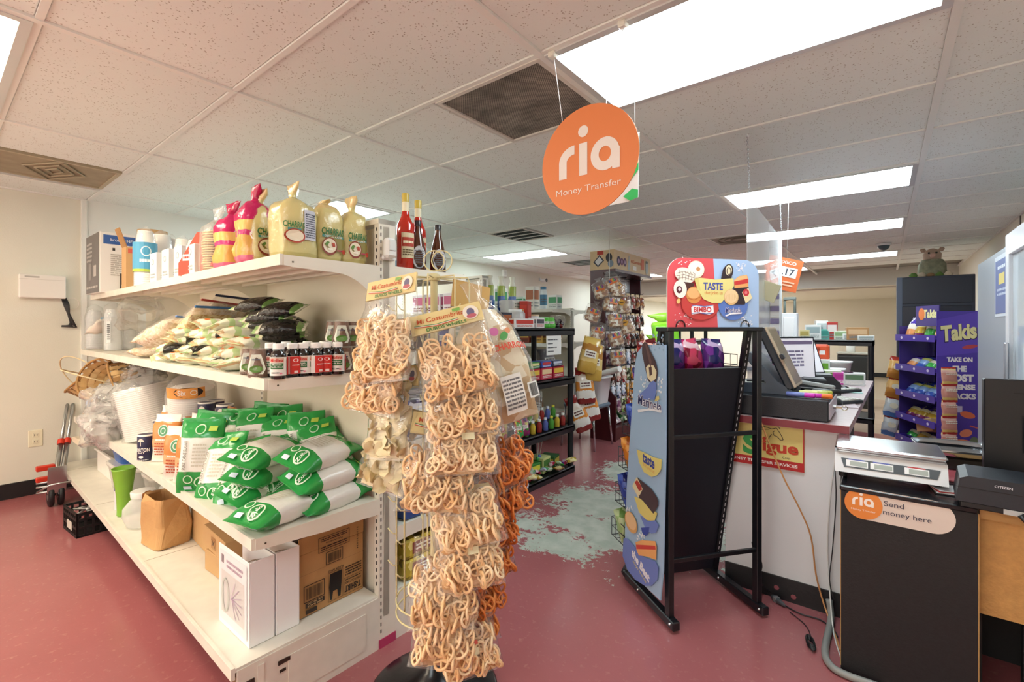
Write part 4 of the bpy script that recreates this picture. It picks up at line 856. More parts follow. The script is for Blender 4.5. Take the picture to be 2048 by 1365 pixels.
def basket(loc, rot, label, handle=True):
    t = thing('wooden_basket', label, 'basket', loc, 0, 'woven wooden baskets under the middle shelf', rot); n = 18; H = .15
    for lv in range(4):
        z0 = .012+lv*.033
        mb = MB(); r0 = .09+.045*(z0/H)
        pts = []
        for k in range(n*2): a = 2*math.pi*k/(n*2); rr = r0+.0025*(1 if (k+lv) % 2 else -1); pts.append((a, rr))
        vs = []; fs = []
        for k, (a, rr) in enumerate(pts): vs += [(rr*math.cos(a), rr*math.sin(a)*.8, z0), (rr*math.cos(a)*1.04, rr*math.sin(a)*.8*1.04, z0+.03)]
        m2 = len(pts)
        for k in range(m2): j = (k+1) % m2; fs.append((2*k, 2*j, 2*j+1, 2*k+1))
        mb.add(vs, fs); mb.build('splint', WOOD if lv % 2 else pm('#dcbf8f', .6, var=.1, vscale=20), t)
    for k in range(n):
        a = 2*math.pi*(k+.5)/n; mb = MB(); q = []
        for z, rr in ((.0, .09), (H, .138)):
            for d in (-.11, .11): q.append((rr*math.cos(a+d)*1.01, rr*math.sin(a+d)*.81, z))
        mb.add(q, [(0, 1, 3, 2)]); mb.build('stave', WOOD if k % 3 else WOODD, t)
    MB().tube([(.142*math.cos(a), .115*math.sin(a), H) for a in [2*math.pi*k/24 for k in range(24)]], .006, 6, closed=True).build('rim', WOODD, t)
    MB().box(-.07, .07, -.055, .055, 0, .006).build('bottom', WOODD, t)
    t.scale = (1.2, 1.2, 1.2)
    if handle: MB().tube([(.142*math.cos(a), 0, H+.16*math.sin(a)) for a in [math.pi*k/14 for k in range(15)]], .0035, 6).build('handle', pm('#d9c7a0', .5), t)
basket((-4.52, .86, .79), (R(35), R(-25), R(10)), 'woven wooden basket with thin handle leaning out at the far left')
basket((-4.28, .9, .88), (R(70), R(10), R(20)), 'woven wooden basket tipped with its weave toward the aisle')
basket((-4.05, 1.0, .98), (R(110), R(0), R(-20)), 'woven wooden basket turned upside down at the back', False)
t = thing('paper_cup_holder', 'small tan paper bowl with black lid beside the baskets', 'bowl', (-4.62, .82, .72), 0); MB().lathe([(.05, 0), (.07, .09), (.072, .092)], 18).build('bowl', KRAFT, t); MB().loft([(0, .07, .07, 2), (.02, .05, .05, 2)], 14, wr=.01, ws=30).build('lid', pm('#1d1c1c', .4), t, (0, 0, .094))
t = tag(MB().prism([(-.12, 0), (.12, 0), (.16, .03), (.1, .05), (-.1, .04), (-.17, .02)], 0, .14, 'y').build('paper_plate_pack', pm('#e6dcc6', .5, bs=50, bstr=.4), None, (-4.72, .72, .42)), 'pack of cream paper plates in plastic lying at the far left end', 'paper plates')
# ================================================================ deck (z .21)
ZD = .2145
t = thing('storage_bin', 'long white plastic storage bin at the far end of the bottom deck', 'bin', (-4.3, .95, ZD)); mb = MB()
for q in ((-.35, .35, -.12, -.112, 0, .16), (-.35, .35, .112, .12, 0, .16), (-.35, -.342, -.112, .112, 0, .16), (.342, .35, -.112, .112, 0, .16), (-.342, .342, -.112, .112, 0, .008)): mb.box(*q)
mb.build('bin', film('#f4f2ee', .35, .25, 10, .2), t); MB().cbox(-.37, .37, -.135, -.115, .15, .165, .003).build('rim', pm('#ecebe7', .4), t)
def tub(name, loc, a, b, h, m, lab, cat, lid=None):
    t = thing(name, lab, cat, loc); MB().loft([(0, a*.82, b*.82, 5), (.006, a*.85, b*.85, 5), (h, a, b, 5), (h+.002, a*1.06, b*1.06, 5), (h+.012, a*1.06, b*1.06, 5)], 24).build('tub', m, t)
    if lid: MB().loft([(h+.012, a*1.08, b*1.08, 5), (h+.022, a*1.08, b*1.08, 5), (h+.026, a, b, 5)], 24).build('lid', lid, t)
    return t
tub('blue_tub', (-4.0, .9, ZD+.175), .13, .1, .09, pm('#3f6fc0', .35), 'blue plastic tub stacked on the clear containers', 'tub')
tub('clear_container', (-3.98, .9, ZD), .15, .12, .15, film('#f3f3ef', .5, .15, 10, .3), 'clear plastic food container under the blue tub', 'container', film('#f0efe9', .4, .2, 10, .3))
tub('clear_container', (-3.62, .98, ZD+.001), .13, .1, .12, film('#f3f3ef', .5, .15, 10, .3), 'low clear container behind the green vase', 'container', film('#f4f1ea', .3, .2, 10, .3))
t = thing('power_strip', 'white power strip leaning among the containers on the deck', 'power strip', (-3.65, .93, ZD+.17), 0, None, (R(50), R(5), R(60))); MB().cbox(-.12, .12, -.025, .025, 0, .03, .006).build('body', pm('#eceae4', .4), t)
for k in range(5): MB().box(-.095+k*.042, -.075+k*.042, -.012, .012, .03, .0306).build('socket', pm('#b9b6ae', .5), t)
t = thing('spray_canister', 'white and purple canister standing behind the green vase', 'canister', (-3.55, .74, ZD)); MB().lathe([(.032, 0), (.032, .17), (.026, .19), (.014, .2)], 18).build('can', bands([(0, '#d9d7dc'), (.55, '#6a5a96'), (.75, '#e6e4e8')], rough=.3, wr=3, wstr=.02), t); MB().lathe([(.014, .2), (.014, .23), (.01, .235)], 12).build('cap', pm('#f0eff2', .4), t)
t = thing('vase', 'tall lime green tapered vase on the bottom deck', 'vase', (-3.41, .725, ZD)); MB().lathe([(.03, 0), (.034, .005), (.033, .03), (.036, .12), (.047, .2), (.056, .262), (.059, .272), (.055, .27), (.045, .2), (.03, .05)], 26, caps=False).build('vase', pm('#7fb43c', .3), t)
t = thing('square_jar', 'square clear plastic jar behind the round jar', 'jar', (-3.22, .93, ZD)); MB().loft([(0, .075, .075, 6), (.15, .078, .078, 6), (.17, .06, .06, 3), (.18, .055, .055, 2)], 24).build('jar', film('#eff1ee', .6, .1, 20, .5), t); MB().lathe([(.058, .18), (.06, .205), (.055, .208)], 22).build('lid', film('#e9e7e0', .3, .3, 10, .2), t)
t = thing('round_jar', 'round clear glass jar with a wide lid beside the vase', 'jar', (-3.16, .755, ZD)); MB().lathe([(.05, 0), (.075, .01), (.092, .06), (.09, .1), (.06, .14), (.05, .15), (.05, .165)], 26).build('jar', film('#f2f5f4', .72, .04, 8, .1), t); MB().lathe([(.056, .158), (.058, .185), (.054, .188)], 24).build('lid', film('#f0f1ee', .35, .2, 8, .2), t)
# paper bag
t = thing('paper_bag', 'crumpled open brown paper bag on the bottom deck', 'paper bag', (-2.83, .765, ZD), R(8))
def wall(z): return .0
MB().loft([(0, .105, .07, 8), (.004, .107, .072, 8), (.1, .108, .07, 8), (.2, .105, .068, 7), (.235, .1, .062, 6, 0, 0), (.225, .094, .056, 6), (.12, .1, .062, 7)], 24, wr=.016, ws=12, seed=2, caps=False, smooth=False).build('bag', pm('#c49a66', .7, bs=24, bstr=.5, var=.08, vscale=9), t); MB().loft([(0, .1, .066, 6), (.004, .1, .066, 6)], 24).build('base', KRAFT, t)
q = MB(); q.grid(lambda u, v: (-.108-.012*math.sin(v*3), -.055+.09*u, .235-.13*v+.01*math.sin(u*6)), 7, 8); q.build('torn_flap', pm('#b98d58', .75, bs=24, bstr=.5), t)
def carton(name, loc, rz, sx, sy, sz, lab, cat='box', m=None, prt=None):
    t = thing(name, lab, cat, loc, rz); MB().cbox(-sx/2, sx/2, -sy/2, sy/2, 0, sz, .003).build('carton', m or KRAFT, t)
    mb = MB(); mb.box(-sx/2, sx/2, -.018, .018, sz, sz+.0008); mb.build('tape', pm('#b58a55', .35), t)
    if prt: prt(t)
    return t
carton('cardboard_box', (-2.62, .97, ZD), R(-4), .3, .24, .24, 'brown cardboard box standing behind the paper bag')
carton('cardboard_box', (-2.24, .94, ZD), R(2), .26, .3, .09, 'flat brown cardboard box under the stamped one')
def stampx(t):
    p = Print((0, -.15, 0), (1, 0, 0), (0, 0, 1)); p.rect(-.03, .03, .02, .07, '#a87a45'); p.line([(-.02, .03), (.02, .06)], .006, '#5a3b20'); p.line([(-.02, .06), (.02, .03)], .006, '#5a3b20'); p.build(t)
carton('cardboard_box', (-2.27, .94, ZD+.0915), R(-3), .28, .3, .09, 'flat brown cardboard box with a stamped cross, stacked on top', 'box', None, stampx)
# binders
def binder(y0, lab, cover):
    t = thing('ring_binder', lab, 'binder', (-1.66, y0, ZD), 0, 'white ring binders on the bottom deck'); W_ = pm('#f2f3f5', .3); H = .285
    MB().cbox(-.255, 0, 0, .004, 0, H, .001).build('front_cover', W_, t); MB().cbox(-.255, 0, .08, .084, 0, H, .001).build('back_cover', W_, t); MB().cbox(-.004, 0, .004, .08, 0, H, .001).build('spine', W_, t)
    MB().cbox(-.03, -.006, .03, .05, .01, H-.01, .002).build('ring_plate', pm('#c9cccf', .2, 1), t)
    for z in (.04, H/2, H-.03): MB().tube([(-.03+.03*math.cos(a)-.02, .042+.03*math.sin(a), z) for a in [2*math.pi*k/16 for k in range(16)]], .002, 6, closed=True).build('ring', pm('#d9d3c6', .15, 1), t)
    if cover:
        p = Print((-.255, 0, 0), (1, 0, 0), (0, 0, 1)); p.rect(.015, .24, .02, .27, '#e9e6ea'); p.rect(.03, .22, .05, .2, '#cfd0cf'); p.rect(.03, .05, .225, .255, '#8a8088'); p.lines(.075, .21, .215, .25, 2, '#b3a3b3', 4)
        for a in range(7): p.line([(.12, .12), (.12+.09*math.cos(a*.4-1.2), .12+.07*math.sin(a*.4-1.2))], .003, '#bda9c2')
        p.ring(.07, .12, .03, .06, .006, '#bcc8c0'); p.build(t, 'cover_sheet')
binder(.682, 'white ring binder with a printed cover sheet at the front of the deck', True); binder(.77, 'plain white ring binder between the front binder and the carton', False)
# t-shirt bag carton
t = thing('shopping_bag_carton', 'large brown carton of black T-shirt shopping bags printed upside down', 'box', (-1.68, .862, ZD)); L_, D_, H_ = .34, .272, .295
MB().cbox(-L_, 0, 0, D_, 0, H_-.06, .003).build('carton', pm('#b58a58', .75, bs=30, bstr=.1, var=.05, vscale=4), t)
mb = MB(); mb.box(-.004, 0, 0, D_, H_-.06, H_); mb.box(-L_, -.004, D_-.004, D_, H_-.06, H_-.01); mb.box(-L_, -.004, 0, .004, H_-.06, H_-.03); mb.build('flap', pm('#b98f5d', .75, var=.05), t)
MB().box(-L_+.01, -.01, .01, D_-.01, H_-.075, H_-.058).build('bags', pm('#141414', .4, bs=40, bstr=.6), t)
p = Print((0, D_, 0), (0, -1, 0), (0, 0, -1)); K = '#2c1d14'   # u runs backwards, v downwards: the print is upside down
def pp(fn): return fn
p = Print((0, D_, H_), (0, -1, 0), (0, 0, -1)); p.n = Vector((1, 0, 0)); p.off = .0015
p.text('T-SHIRT', .05, .262, .026, K, .072, .04); p.frame(.008, .09, .218, .282, .0015, K); p.text('CARRY-OUT BAGS', .05, .238, .009, K, .074, .02); p.lines(.015, .085, .221, .23, 1, K, 3); p.lines(.012, .085, .17, .21, 4, K, 8)
p.poly([(.1, .175), (.15, .175), (.155, .225), (.15, .275), (.142, .275), (.138, .245), (.12, .245), (.116, .275), (.106, .275), (.102, .225)], '#151210'); p.frame(.096, .158, .17, .28, .0015, K); p.text('BLACK BAGS', .126, .163, .009, K, .065, .02)
p.frame(.175, .255, .18, .24, .003, K); p.barcode(.182, .248, .188, .232, K, 4); p.rect(.175, .25, .244, .262, K); p.text('1000 BAGS', .212, .257, .007, '#c9a878', .06, .02); p.text('1/6 Barrel', .212, .248, .006, '#c9a878', .055, .02); p.rect(.205, .25, .268, .284, K)
p.line([(0, .135), (D_, .135)], .001, '#8a6640'); p.frame(.07, .2, .02, .075, .002, K); p.text('Poly-America', .135, .045, .008, K, .07, .02); p.lines(.08, .19, .024, .038, 2, K, 2); p.lines(.08, .19, .054, .07, 2, K, 3); p.frame(.1, .17, .083, .13, .0025, K); p.barcode(.108, .162, .09, .124, K, 6); p.text('2122535834', .035, .07, .007, K, .09, .01, rot=90)
p.build(t, 'printed_side')
# ---------------------------------------------------------------- rear side of the gondola (behind the snack rack)
rnd = random.Random(11)
RB = [('blue_carton', pm('#2c4a8a', .4), .46, 'blue'), ('yellow_pack', busy(['#d9c04a', '#b8a53c', '#efe08a', '#7a6a2a'], 30), .2, 'yellow'), ('dark_carton', busy(['#20264a', '#3a4a86', '#d9d9e2'], 30), .8, 'navy patterned')]
n = 0
for nm, m, z, cn in RB:
    for i in range(3):
        for lay in range(2):
            hh = .085; t = thing(nm, '%s pack, %s row from the aisle end, %s layer, behind the snack rack' % (cn, ORD[i], ('lower', 'upper')[lay]), 'package', GA(-.1-.19*i, .3, z+.002+lay*(hh+.002)), GA_R, cn+' packs on the rear shelves')
            MB().cbox(-.085, .085, -.16, .16, 0, hh, .008).build('pack', m, t)
            p = Print((.085, 0, 0), (0, 1, 0), (0, 0, 1)); p.rect(-.12, .12, .02, .07, {'blue': '#4c6db0', 'yellow': '#8a4a3a', 'navy patterned': '#d9dce6'}[cn]); p.lines(-.1, .1, .03, .06, 2, '#f0ede2', i); p.build(t)
for i in range(4):
    t = thing('jar_of_sauce', ORD[i]+' dark sauce jar from the aisle on the rear middle shelf', 'jar', GA(-.08-.1*i, .34, 1.182), 0, 'dark jars on the rear middle shelf'); MB().lathe([(.035, 0), (.038, .004), (.038, .1), (.03, .115), (.03, .12)], 16).build('jar', pm('#3a2a3c', .1), t); MB().lathe([(.032, .12), (.032, .138), (.03, .14)], 16).build('lid', pm('#d8d4c8', .35), t)
# ================================================================ along the left wall
t = thing('alarm_panel', 'white alarm control box mounted on the left wall', 'control box', (XL, .59, 1.605)); MB().cbox(0, .06, -.13, .13, -.09, .09, .006).build('case', pm('#e9e7e2', .35), t); MB().box(.06, .0605, -.1, -.02, .065, .078).build('name_strip', pm('#b5b3ae', .4), t); MB().box(.06, .0604, -.13, .13, .052, .054).build('seam', pm('#c2bfb8', .5), t)
t = thing('cable_bundle', 'bundle of black cables hanging from the wall control box', 'cables', (XL+.03, .7, 1.5))
for k in range(5): MB().tube([(0, .0+.004*k, .03), (.01, .012+.006*k, -.03), (.012+.004*k, .035, -.1), (.01, .05+.008*k, -.17-.01*k), (.0, .045-.012*k, -.2)], .008, 6).build('cable', pm('#17161a', .5), t)
MB().tube([(0, .06+.04*math.cos(a), -.02+.045*math.sin(a)) for a in [2*math.pi*k/20 for k in range(20)]], .003, 5, closed=True).build('white_loop', pm('#e6e2da', .4), t)
t = thing('wall_outlet', 'cream electrical outlet on the left wall', 'outlet', (XL, .555, .43)); MB().cbox(0, .006, -.04, .04, -.065, .065, .003).build('plate', pm('#e6e2c8', .35), t)
for z in (-.025, .025):
    o = MB().cbox(.005, .009, -.018, .018, z-.016, z+.016, .004).build('socket', pm('#dcd8bf', .4), t)
    for y in (-.007, .007): MB().box(.009, .0095, y-.0015, y+.0015, z-.006, z+.008).build('slot', DARK, o)
# folding hand truck
t = thing('hand_truck', 'folding aluminium hand truck with red clips leaning by the left wall', 'hand truck', (0, 0, 0)); AL = pm('#b9bcbf', .25, .9); BL = pm('#16161a', .5); RD = pm('#c8331f', .4)
foot = pZ(112, 990, .08); top = pY(143, 790, foot.y+.16); dv = top-foot; sd = Vector((.0, .035, 0))
for k, s in enumerate((-.5, .5)):
    MB().tube([foot+sd*s+Vector((.02*k, 0, 0)), foot+sd*s+dv*.5], .016, 10).build('outer_rail', AL, t); MB().tube([foot+sd*s+dv*.48, foot+sd*s+dv*.97], .011, 10).build('inner_rail', AL, t)
    q = MB(); q.lathe([(.022, -.02), (.024, 0), (.022, .02)], 10); q.xf(Matrix.Translation(foot+sd*s+dv*.5) @ dv.to_track_quat('Z', 'Y').to_matrix().to_4x4()); q.build('red_clip', RD, t)
    q = MB(); q.lathe([(.02, -.014), (.07, -.014), (.075, -.008), (.075, .008), (.07, .014), (.02, .014)], 22); q.xf(Matrix.Translation(foot+sd*s*1.5+Vector((-.02, 0, -.005))) @ Matrix.Rotation(R(90), 4, 'X')); wo = q.build('wheel', BL, t)
    q = MB(); q.lathe([(.03, -.016), (.03, .016)], 14); q.xf(Matrix.Translation(foot+sd*s*1.5+Vector((-.02, 0, -.005))) @ Matrix.Rotation(R(90), 4, 'X')); q.build('hub', pm('#8d8f92', .4, .6), wo)
MB().tube([foot+sd*-.5+dv*.97, foot+sd*-.5+dv*1.0, foot+sd*.5+dv*1.0, foot+sd*.5+dv*.97], .014, 9).build('handle', BL, t); q = MB(); q.cbox(-.02, .035, -.09, .09, -.02, .02, .006); q.xf(Matrix.Translation(foot+dv*.985)); q.build('grip', BL, t)
for zz in (.12, .2): q = MB(); q.cbox(-.025, .02, -.05, .05, -.018, .018, .005); q.xf(Matrix.Translation(foot+Vector((-.03, -.05, zz)))); q.build('red_latch', RD, t)
for k, zz in enumerate((.03, .07, .1)): MB().tube([foot+Vector((-.02, -.1, zz)), foot+Vector((.02, .1, zz))], .008, 7).build('axle_bar', AL, t)
q = MB(); q.box(-.0, .006, -.05, .05, 0, .2); q.xf(Matrix.Translation(foot+Vector((.02, 0, .02))) @ Matrix.Rotation(R(12), 4, 'Y')); q.build('folded_plate', AL, t)
for k, (a, b) in enumerate((((.03, -.1, .05), (.18, -.05, .12)), ((.03, .1, .05), (.18, .05, .12)), ((.18, -.05, .12), (.18, .05, .12)))): MB().tube([foot+Vector(a), foot+Vector(b)], .007, 7).build('strut', AL, t)
# milk crate with tie wires
t = thing('milk_crate', 'small black milk crate of wire ties under the deck edge', 'crate', (-4.0, .68, 0), R(4)); a, b, hh = .14, .1, .15
mb = MB()
for z in (.0, .05, .1, .135):
    for q in ((-a, a, -b, -b+.008), (-a, a, b-.008, b), (-a, -a+.008, -b, b), (a-.008, a, -b, b)): mb.box(*q, z, z+.015)
for k in range(8):
    x = -a+(2*a-.012)*k/7; mb.box(x, x+.012, -b, -b+.006, 0, hh); mb.box(x, x+.012, b-.006, b, 0, hh)
for k in range(6):
    y = -b+(2*b-.012)*k/5; mb.box(-a, -a+.006, y, y+.012, 0, hh); mb.box(a-.006, a, y, y+.012, 0, hh)
mb.box(-a, a, -b, b, 0, .006); mb.build('crate', pm('#17181a', .5), t); MB().box(-.05, .05, -b-.002, -b, .03, .08).build('label_card', pm('#cfccc4', .5), t)
for k in range(8):
    rr = random.Random(k); MB().tube([(rr.uniform(-.1, .1), rr.uniform(-.07, .07), .1+rr.uniform(0, .05)) for _ in range(4)], .005, 6).build('wire_tie', pm('#c9cac8', .4), t)
# ================================================================ spinner rack of wheel snacks
SPC = Vector((-1.247, 1.129, 0)); ER = Vector((_c, _s, 0)); ED = Vector((-_s, _c, 0))
CREAMP = pm('#ddd2a0', .4); BASEB = pm('#15161a', .25, bs=60, bstr=.04)
t = thing('spinner_rack', 'cream wire spinner rack on a round black base hung with snack bags', 'display rack', SPC)
MB().lathe([(.225, 0), (.225, .012), (.215, .02), (.15, .038), (.08, .062), (.04, .09), (.028, .115), (.024, .118)], 40).build('base', BASEB, t)
MB().lathe([(.0125, .1), (.0125, 1.47)], 16).build('pole', CREAMP, t)
MB().lathe([(.02, 1.455), (.022, 1.46), (.022, 1.475), (.012, 1.48)], 16).build('top_collar', CREAMP, t)
for s, dx in ((1, .0), (1, .028)): MB().tube([ER*(dx+.036*math.cos(a)) + Vector((0, 0, 1.525+.036*math.sin(a))) for a in [2*math.pi*k/24 for k in range(24)]], .0022, 6, closed=True).build('top_loop', CREAMP, t)
WIREA = [(-.13, -.01), (-.085, -.085), (.0, -.125), (.085, -.09), (.125, -.0), (.06, .11), (-.06, .11)]
for k, (a, b) in enumerate(WIREA):
    w = ER*a + ED*b; o = MB().tube([Vector((0, 0, 1.465)), w*.95+Vector((0, 0, 1.465)), w+Vector((0, 0, 1.45)), w+Vector((0, 0, .36)), w+Vector((0, 0, .335))], .0028, 6).build('wire_arm', CREAMP, t)
    u = w.normalized()
    for j in range(9): z = .45+j*.112; MB().tube([w+Vector((0, 0, z)), w+u*.014+Vector((0, 0, z+.004)), w+u*.03+Vector((0, 0, z+.022))], .0022, 5).build('hook', CREAMP, o)
MB().tube([ER*(.13*math.cos(a)) + ED*(.13*math.sin(a)) + Vector((0, 0, .34)) for a in [2*math.pi*k/32 for k in range(32)]], .003, 6, closed=True).build('bottom_ring', CREAMP, t)
MB().tube([ER*(.13*math.cos(a)) + ED*(.13*math.sin(a)) + Vector((0, 0, .3)) for a in [2*math.pi*k/32 for k in range(32)]], .003, 6, closed=True).build('bottom_ring', CREAMP, t)
def wheel_mesh(name, m, rr=.023):
    mb = MB(); mb.tube([(rr*math.cos(a), rr*math.sin(a), .0015*math.sin(3*a)) for a in [2*math.pi*k/11 for k in range(11)]], .0043, 5, closed=True)
    for k in range(2): a = math.pi*k/2+.4; mb.tube([(rr*math.cos(a), rr*math.sin(a), 0), (0, 0, .001), (-rr*math.cos(a), -rr*math.sin(a), 0)], .0038, 4)
    return mb.mesh(name, m)
def snackmat(c1, c2):
    m, nt, b = newmat('snack'); N = nt.nodes; L = nt.links; oi = N.new('ShaderNodeObjectInfo'); cr = N.new('ShaderNodeMix'); cr.data_type = 'RGBA'
    cr.inputs[6].default_value = (*lin(c1), 1); cr.inputs[7].default_value = (*lin(c2), 1); L.new(oi.outputs['Random'], cr.inputs[0]); L.new(cr.outputs[2], b.inputs['Base Color']); b.inputs['Roughness'].default_value = .4
    b.inputs['Subsurface Weight'].default_value = 0; return m
WH = {'pale': wheel_mesh('snack_wheel', snackmat('#fbe3bd', '#efc58f')), 'orange': wheel_mesh('snack_wheel', snackmat('#e89a55', '#d9762f'))}
PALEFILL = busy(['#e6c698', '#d3a874', '#f0d8b0', '#c49660'], 60, .6); ORFILL = busy(['#a85a28', '#c06a30', '#8a441a'], 60, .6); CHIPM = pm('#eadcb4', .5, var=.15, vscale=40)
FILMS = shine('#ffffff', .05, .05, 24, 1.0, 2.2); CARD = pm('#e3cf94', .6)
def chip_mesh():
    mb = MB(); mb.grid(lambda u, v: ((u-.5)*.05*math.sqrt(max(.05, 1-(2*v-1)**2)), (v-.5)*.045, .008*math.sin(u*5)+.006*math.cos(v*6)), 5, 5); return mb.mesh('chip', CHIPM)
CHIP = chip_mesh()
def snack_bag(kind, loc, n, tilt, roll, w, h, b, lab, seed, card=True, nw=20, group='bags of wheel snacks on the spinner rack'):
    """one hanging bag: film, printed card, loose wheels inside"""
    rz = math.atan2(n.x, -n.y); rnd = random.Random(seed)
    t = thing('snack_bag', lab, 'snack bag', loc, 0, group, (-tilt, roll, rz))
    s = pill(h, w/2*1.06, b, 9, 2.5, .016); s = [(q[0]-h-.03, q[1], q[2], q[3]) for q in s]
    MB().loft(s, 20, wr=.009, ws=20, seed=seed).build('clear_bag', FILMS, t)
    body = [(-h-.03+(q[0]+h+.03)*.62+.006, q[1]*.8, q[2]*.5, q[3]) for q in s]
    if kind in ('pale', 'orange'):
        MB().loft(body, 16, wr=.014, ws=34, seed=seed+1).build('packed_snacks', PALEFILL if kind == 'pale' else ORFILL, t)
        nw = int(nw*1.5)
        for k in range(nw):
            row = k//6; u = ((k % 6)-2.5)/2.5*w*.36 + rnd.uniform(-.014, .014); v = -h-.03+.03+row*(h*.58/(math.ceil(nw/6)-.4)) + rnd.uniform(-.014, .014)
            e = min(.98, abs(u)/(w*.46)); f = max(.25, 1-abs((v+h*.66+.03)/(h*.45))**4); y = -b*(.45+.4*rnd.random())*math.sqrt(1-e*e)*f
            link('snack_wheel', WH[kind], t, (u, y, v), (R(90)+rnd.uniform(-.5, .5), rnd.uniform(-.45, .45)+u*5, rnd.uniform(0, 6)))
    else:
        MB().loft(body, 16, wr=.012, ws=34, seed=seed+1).build('packed_snacks', CHIPM, t)
        for k in range(nw):
            row = k//4; u = ((k % 4)-1.5)/1.5*w*.34 + rnd.uniform(-.015, .015); v = -h-.03+.03+row*(h*.75/(math.ceil(nw/4)-.4)) + rnd.uniform(-.015, .015)
            e = min(.98, abs(u)/(w*.46)); link('chip', CHIP, t, (u, -b*.75*math.sqrt(1-e*e), v), (R(90)+rnd.uniform(-1, 1), rnd.uniform(-1, 1), rnd.uniform(0, 6)))
    if card:
        MB().box(-w*.47, w*.47, -.0035, .0035, -.055, .012).build('header_card', CARD, t)
        p = Print((0, -.0035, -.055), (1, 0, 0), (0, 0, 1)); cw = w*.47
        p.text('Mi Costumbrita', -cw*.15, .043, .016, '#c9582e', cw*1.3, .01, slant=.1); p.line([(-cw*.9, .03), (-cw*.3, .022), (cw*.3, .026)], .0025, '#3c7a3e'); p.line([(-cw*.9, .0275), (-cw*.3, .0195), (cw*.3, .0235)], .0025, '#e8e2d0'); p.line([(-cw*.9, .025), (-cw*.3, .017), (cw*.3, .021)], .0025, '#c2452c')
        p.text('DUROS WHEELS', -cw*.05, .009, .011, '#3f7a3a', cw*1.1, .03); p.ell(cw*.68, .034, cw*.22, .024, '#eee6d8'); p.ell(cw*.68, .035, cw*.11, .014, '#6d6a8a'); p.ell(cw*.68, .021, cw*.14, .007, '#b9636e'); p.rect(cw*.2, cw*.42, .05, .06, '#7fb05a'); p.build(t, 'card_print')
    if seed % 3 == 0:
        p = Print((0, 0, 0), (1, 0, 0), (0, 0, 1), secs_surf([(q[0], q[1]+.003, q[2]+.003, q[3]) for q in s]), off=.003); p.rect(-w*.25, w*.12, -h*.62, -h*.62+.012, '#cf5a4e', 3); p.rect(-w*.05, w*.12, -h*.66-.02, -h*.66, '#e9e6c2', 2); p.build(t, 'price_strip')
    return t
def SP(dr, dd, z): return SPC + ER*dr + ED*dd + Vector((0, 0, z))
def cn(a, b): return (ER*a + ED*b).normalized()
where = ['topmost', 'second from the top', 'third from the top', 'fourth from the top', 'fifth from the top', 'sixth from the top', 'seventh from the top', 'eighth from the top', 'lowest']
# middle column
for k in range(9):
    z = 1.335-k*.113; off = .022*((k*7) % 3-1)
    snack_bag('pale', SP(.085+off+.001*k, -.17, z), cn(.25+off*3, -1), R(25-(k == 8)*12), R((k*37) % 29-14), .245-.008*k, .25 if k < 8 else .2, .042, 'pale wheel snack bag, '+where[k]+' of the middle column on the spinner rack', 100+k, k in (0, 1, 3, 5), 30)
# left column
for k, kind in enumerate(('pale', 'pale', 'chip', 'chip')):
    z = 1.44-k*.135 - (.02 if k > 1 else 0)
    snack_bag(kind, SP(-.115+.012*k, -.13+.02*(k > 1), z), cn(-.45, -1), R(19), R((-8, 5, -4, 8)[k]), (.21, .2, .17, .19)[k], (.31, .27, .26, .23)[k], .04, ('pale wheel snack bag' if kind == 'pale' else 'pale chip snack bag')+', '+where[k]+' of the left column on the spinner rack', 200+k, True, 35 if k == 0 else 28)
snack_bag('orange', SP(-.16, -.03, 1.37), cn(-1, -.5), R(10), 0, .16, .27, .03, 'orange wheel snack bag behind the left column of the spinner rack', 222, False, 20)
# right column: orange wheels
for k in range(6):
    z = 1.0-k*.098
    snack_bag('orange', SP(.185-.02*k+.01*(k % 2), -.03-.012*k, z), cn(.75, -.75), R(25), R((k*23) % 21-10), .18, .24, .032, 'orange wheel snack bag, '+(where[k] if k < 5 else 'lowest')+' of the right column on the spinner rack', 301+k, k < 2, 25)
# pork rind bag with printed name
t = thing('pork_rind_bag', 'large clear bag of pork rinds with red arched lettering on the spinner rack', 'snack bag', SP(.15, -.1, 1.4), 0, None, (R(-13), R(-12), math.atan2(cn(.55, -1).x, -cn(.55, -1).y)))
s = [(-.46, .11, .002, 2), (-.45, .115, .02, 2), (-.38, .125, .05, 2.6), (-.26, .125, .06, 2.6), (-.14, .1, .05, 2.4), (-.06, .06, .035, 2.1), (-.02, .022, .02, 2), (.02, .035, .012, 2), (.04, .04, .003, 2)]
MB().loft(s, 24, wr=.012, ws=16, seed=9).build('clear_bag', FILMS, t)
MB().loft([(q[0]*.93-.01, q[1]*.88, q[2]*.8, q[3]) for q in s[:6]], 22, wr=.02, ws=26, seed=4).build('pork_rinds', busy(['#e2d2b0', '#d6bd92', '#eadfc6', '#c9a97c', '#e8dcc0'], 26, .5), t)
p = Print((0, 0, 0), (1, 0, 0), (0, 0, 1), secs_surf([(q[0], q[1]+.006, q[2]+.006, q[3]) for q in s]), off=.006); p.text('CHICHARRON', .02, -.21, .022, '#d8492e', .17, .03, arc=.012); p.ell(.03, -.165, .018, .012, '#4f9a4a', 30); p.ell(.0, -.145, .016, .014, '#c86aa0'); p.ell(.05, -.15, .01, .01, '#d98a5a'); p.rect(-.03, .045, -.41, -.29, '#e6e6e2', 3, 3); p.lines(-.026, .04, -.4, -.3, 8, '#6d6d70', 5); p.rect(.06, .1, -.38, -.33, '#e6e6e2', 2); p.barcode(.065, .095, -.375, -.335); p.build(t, 'printed_label')
t = thing('pork_rind_bag', 'smaller clear bag of pork rinds tucked under the large one', 'snack bag', SP(.14, -.1, 1.16), 0, None, (R(-16), R(6), math.atan2(cn(.5, -1).x, -cn(.5, -1).y)))
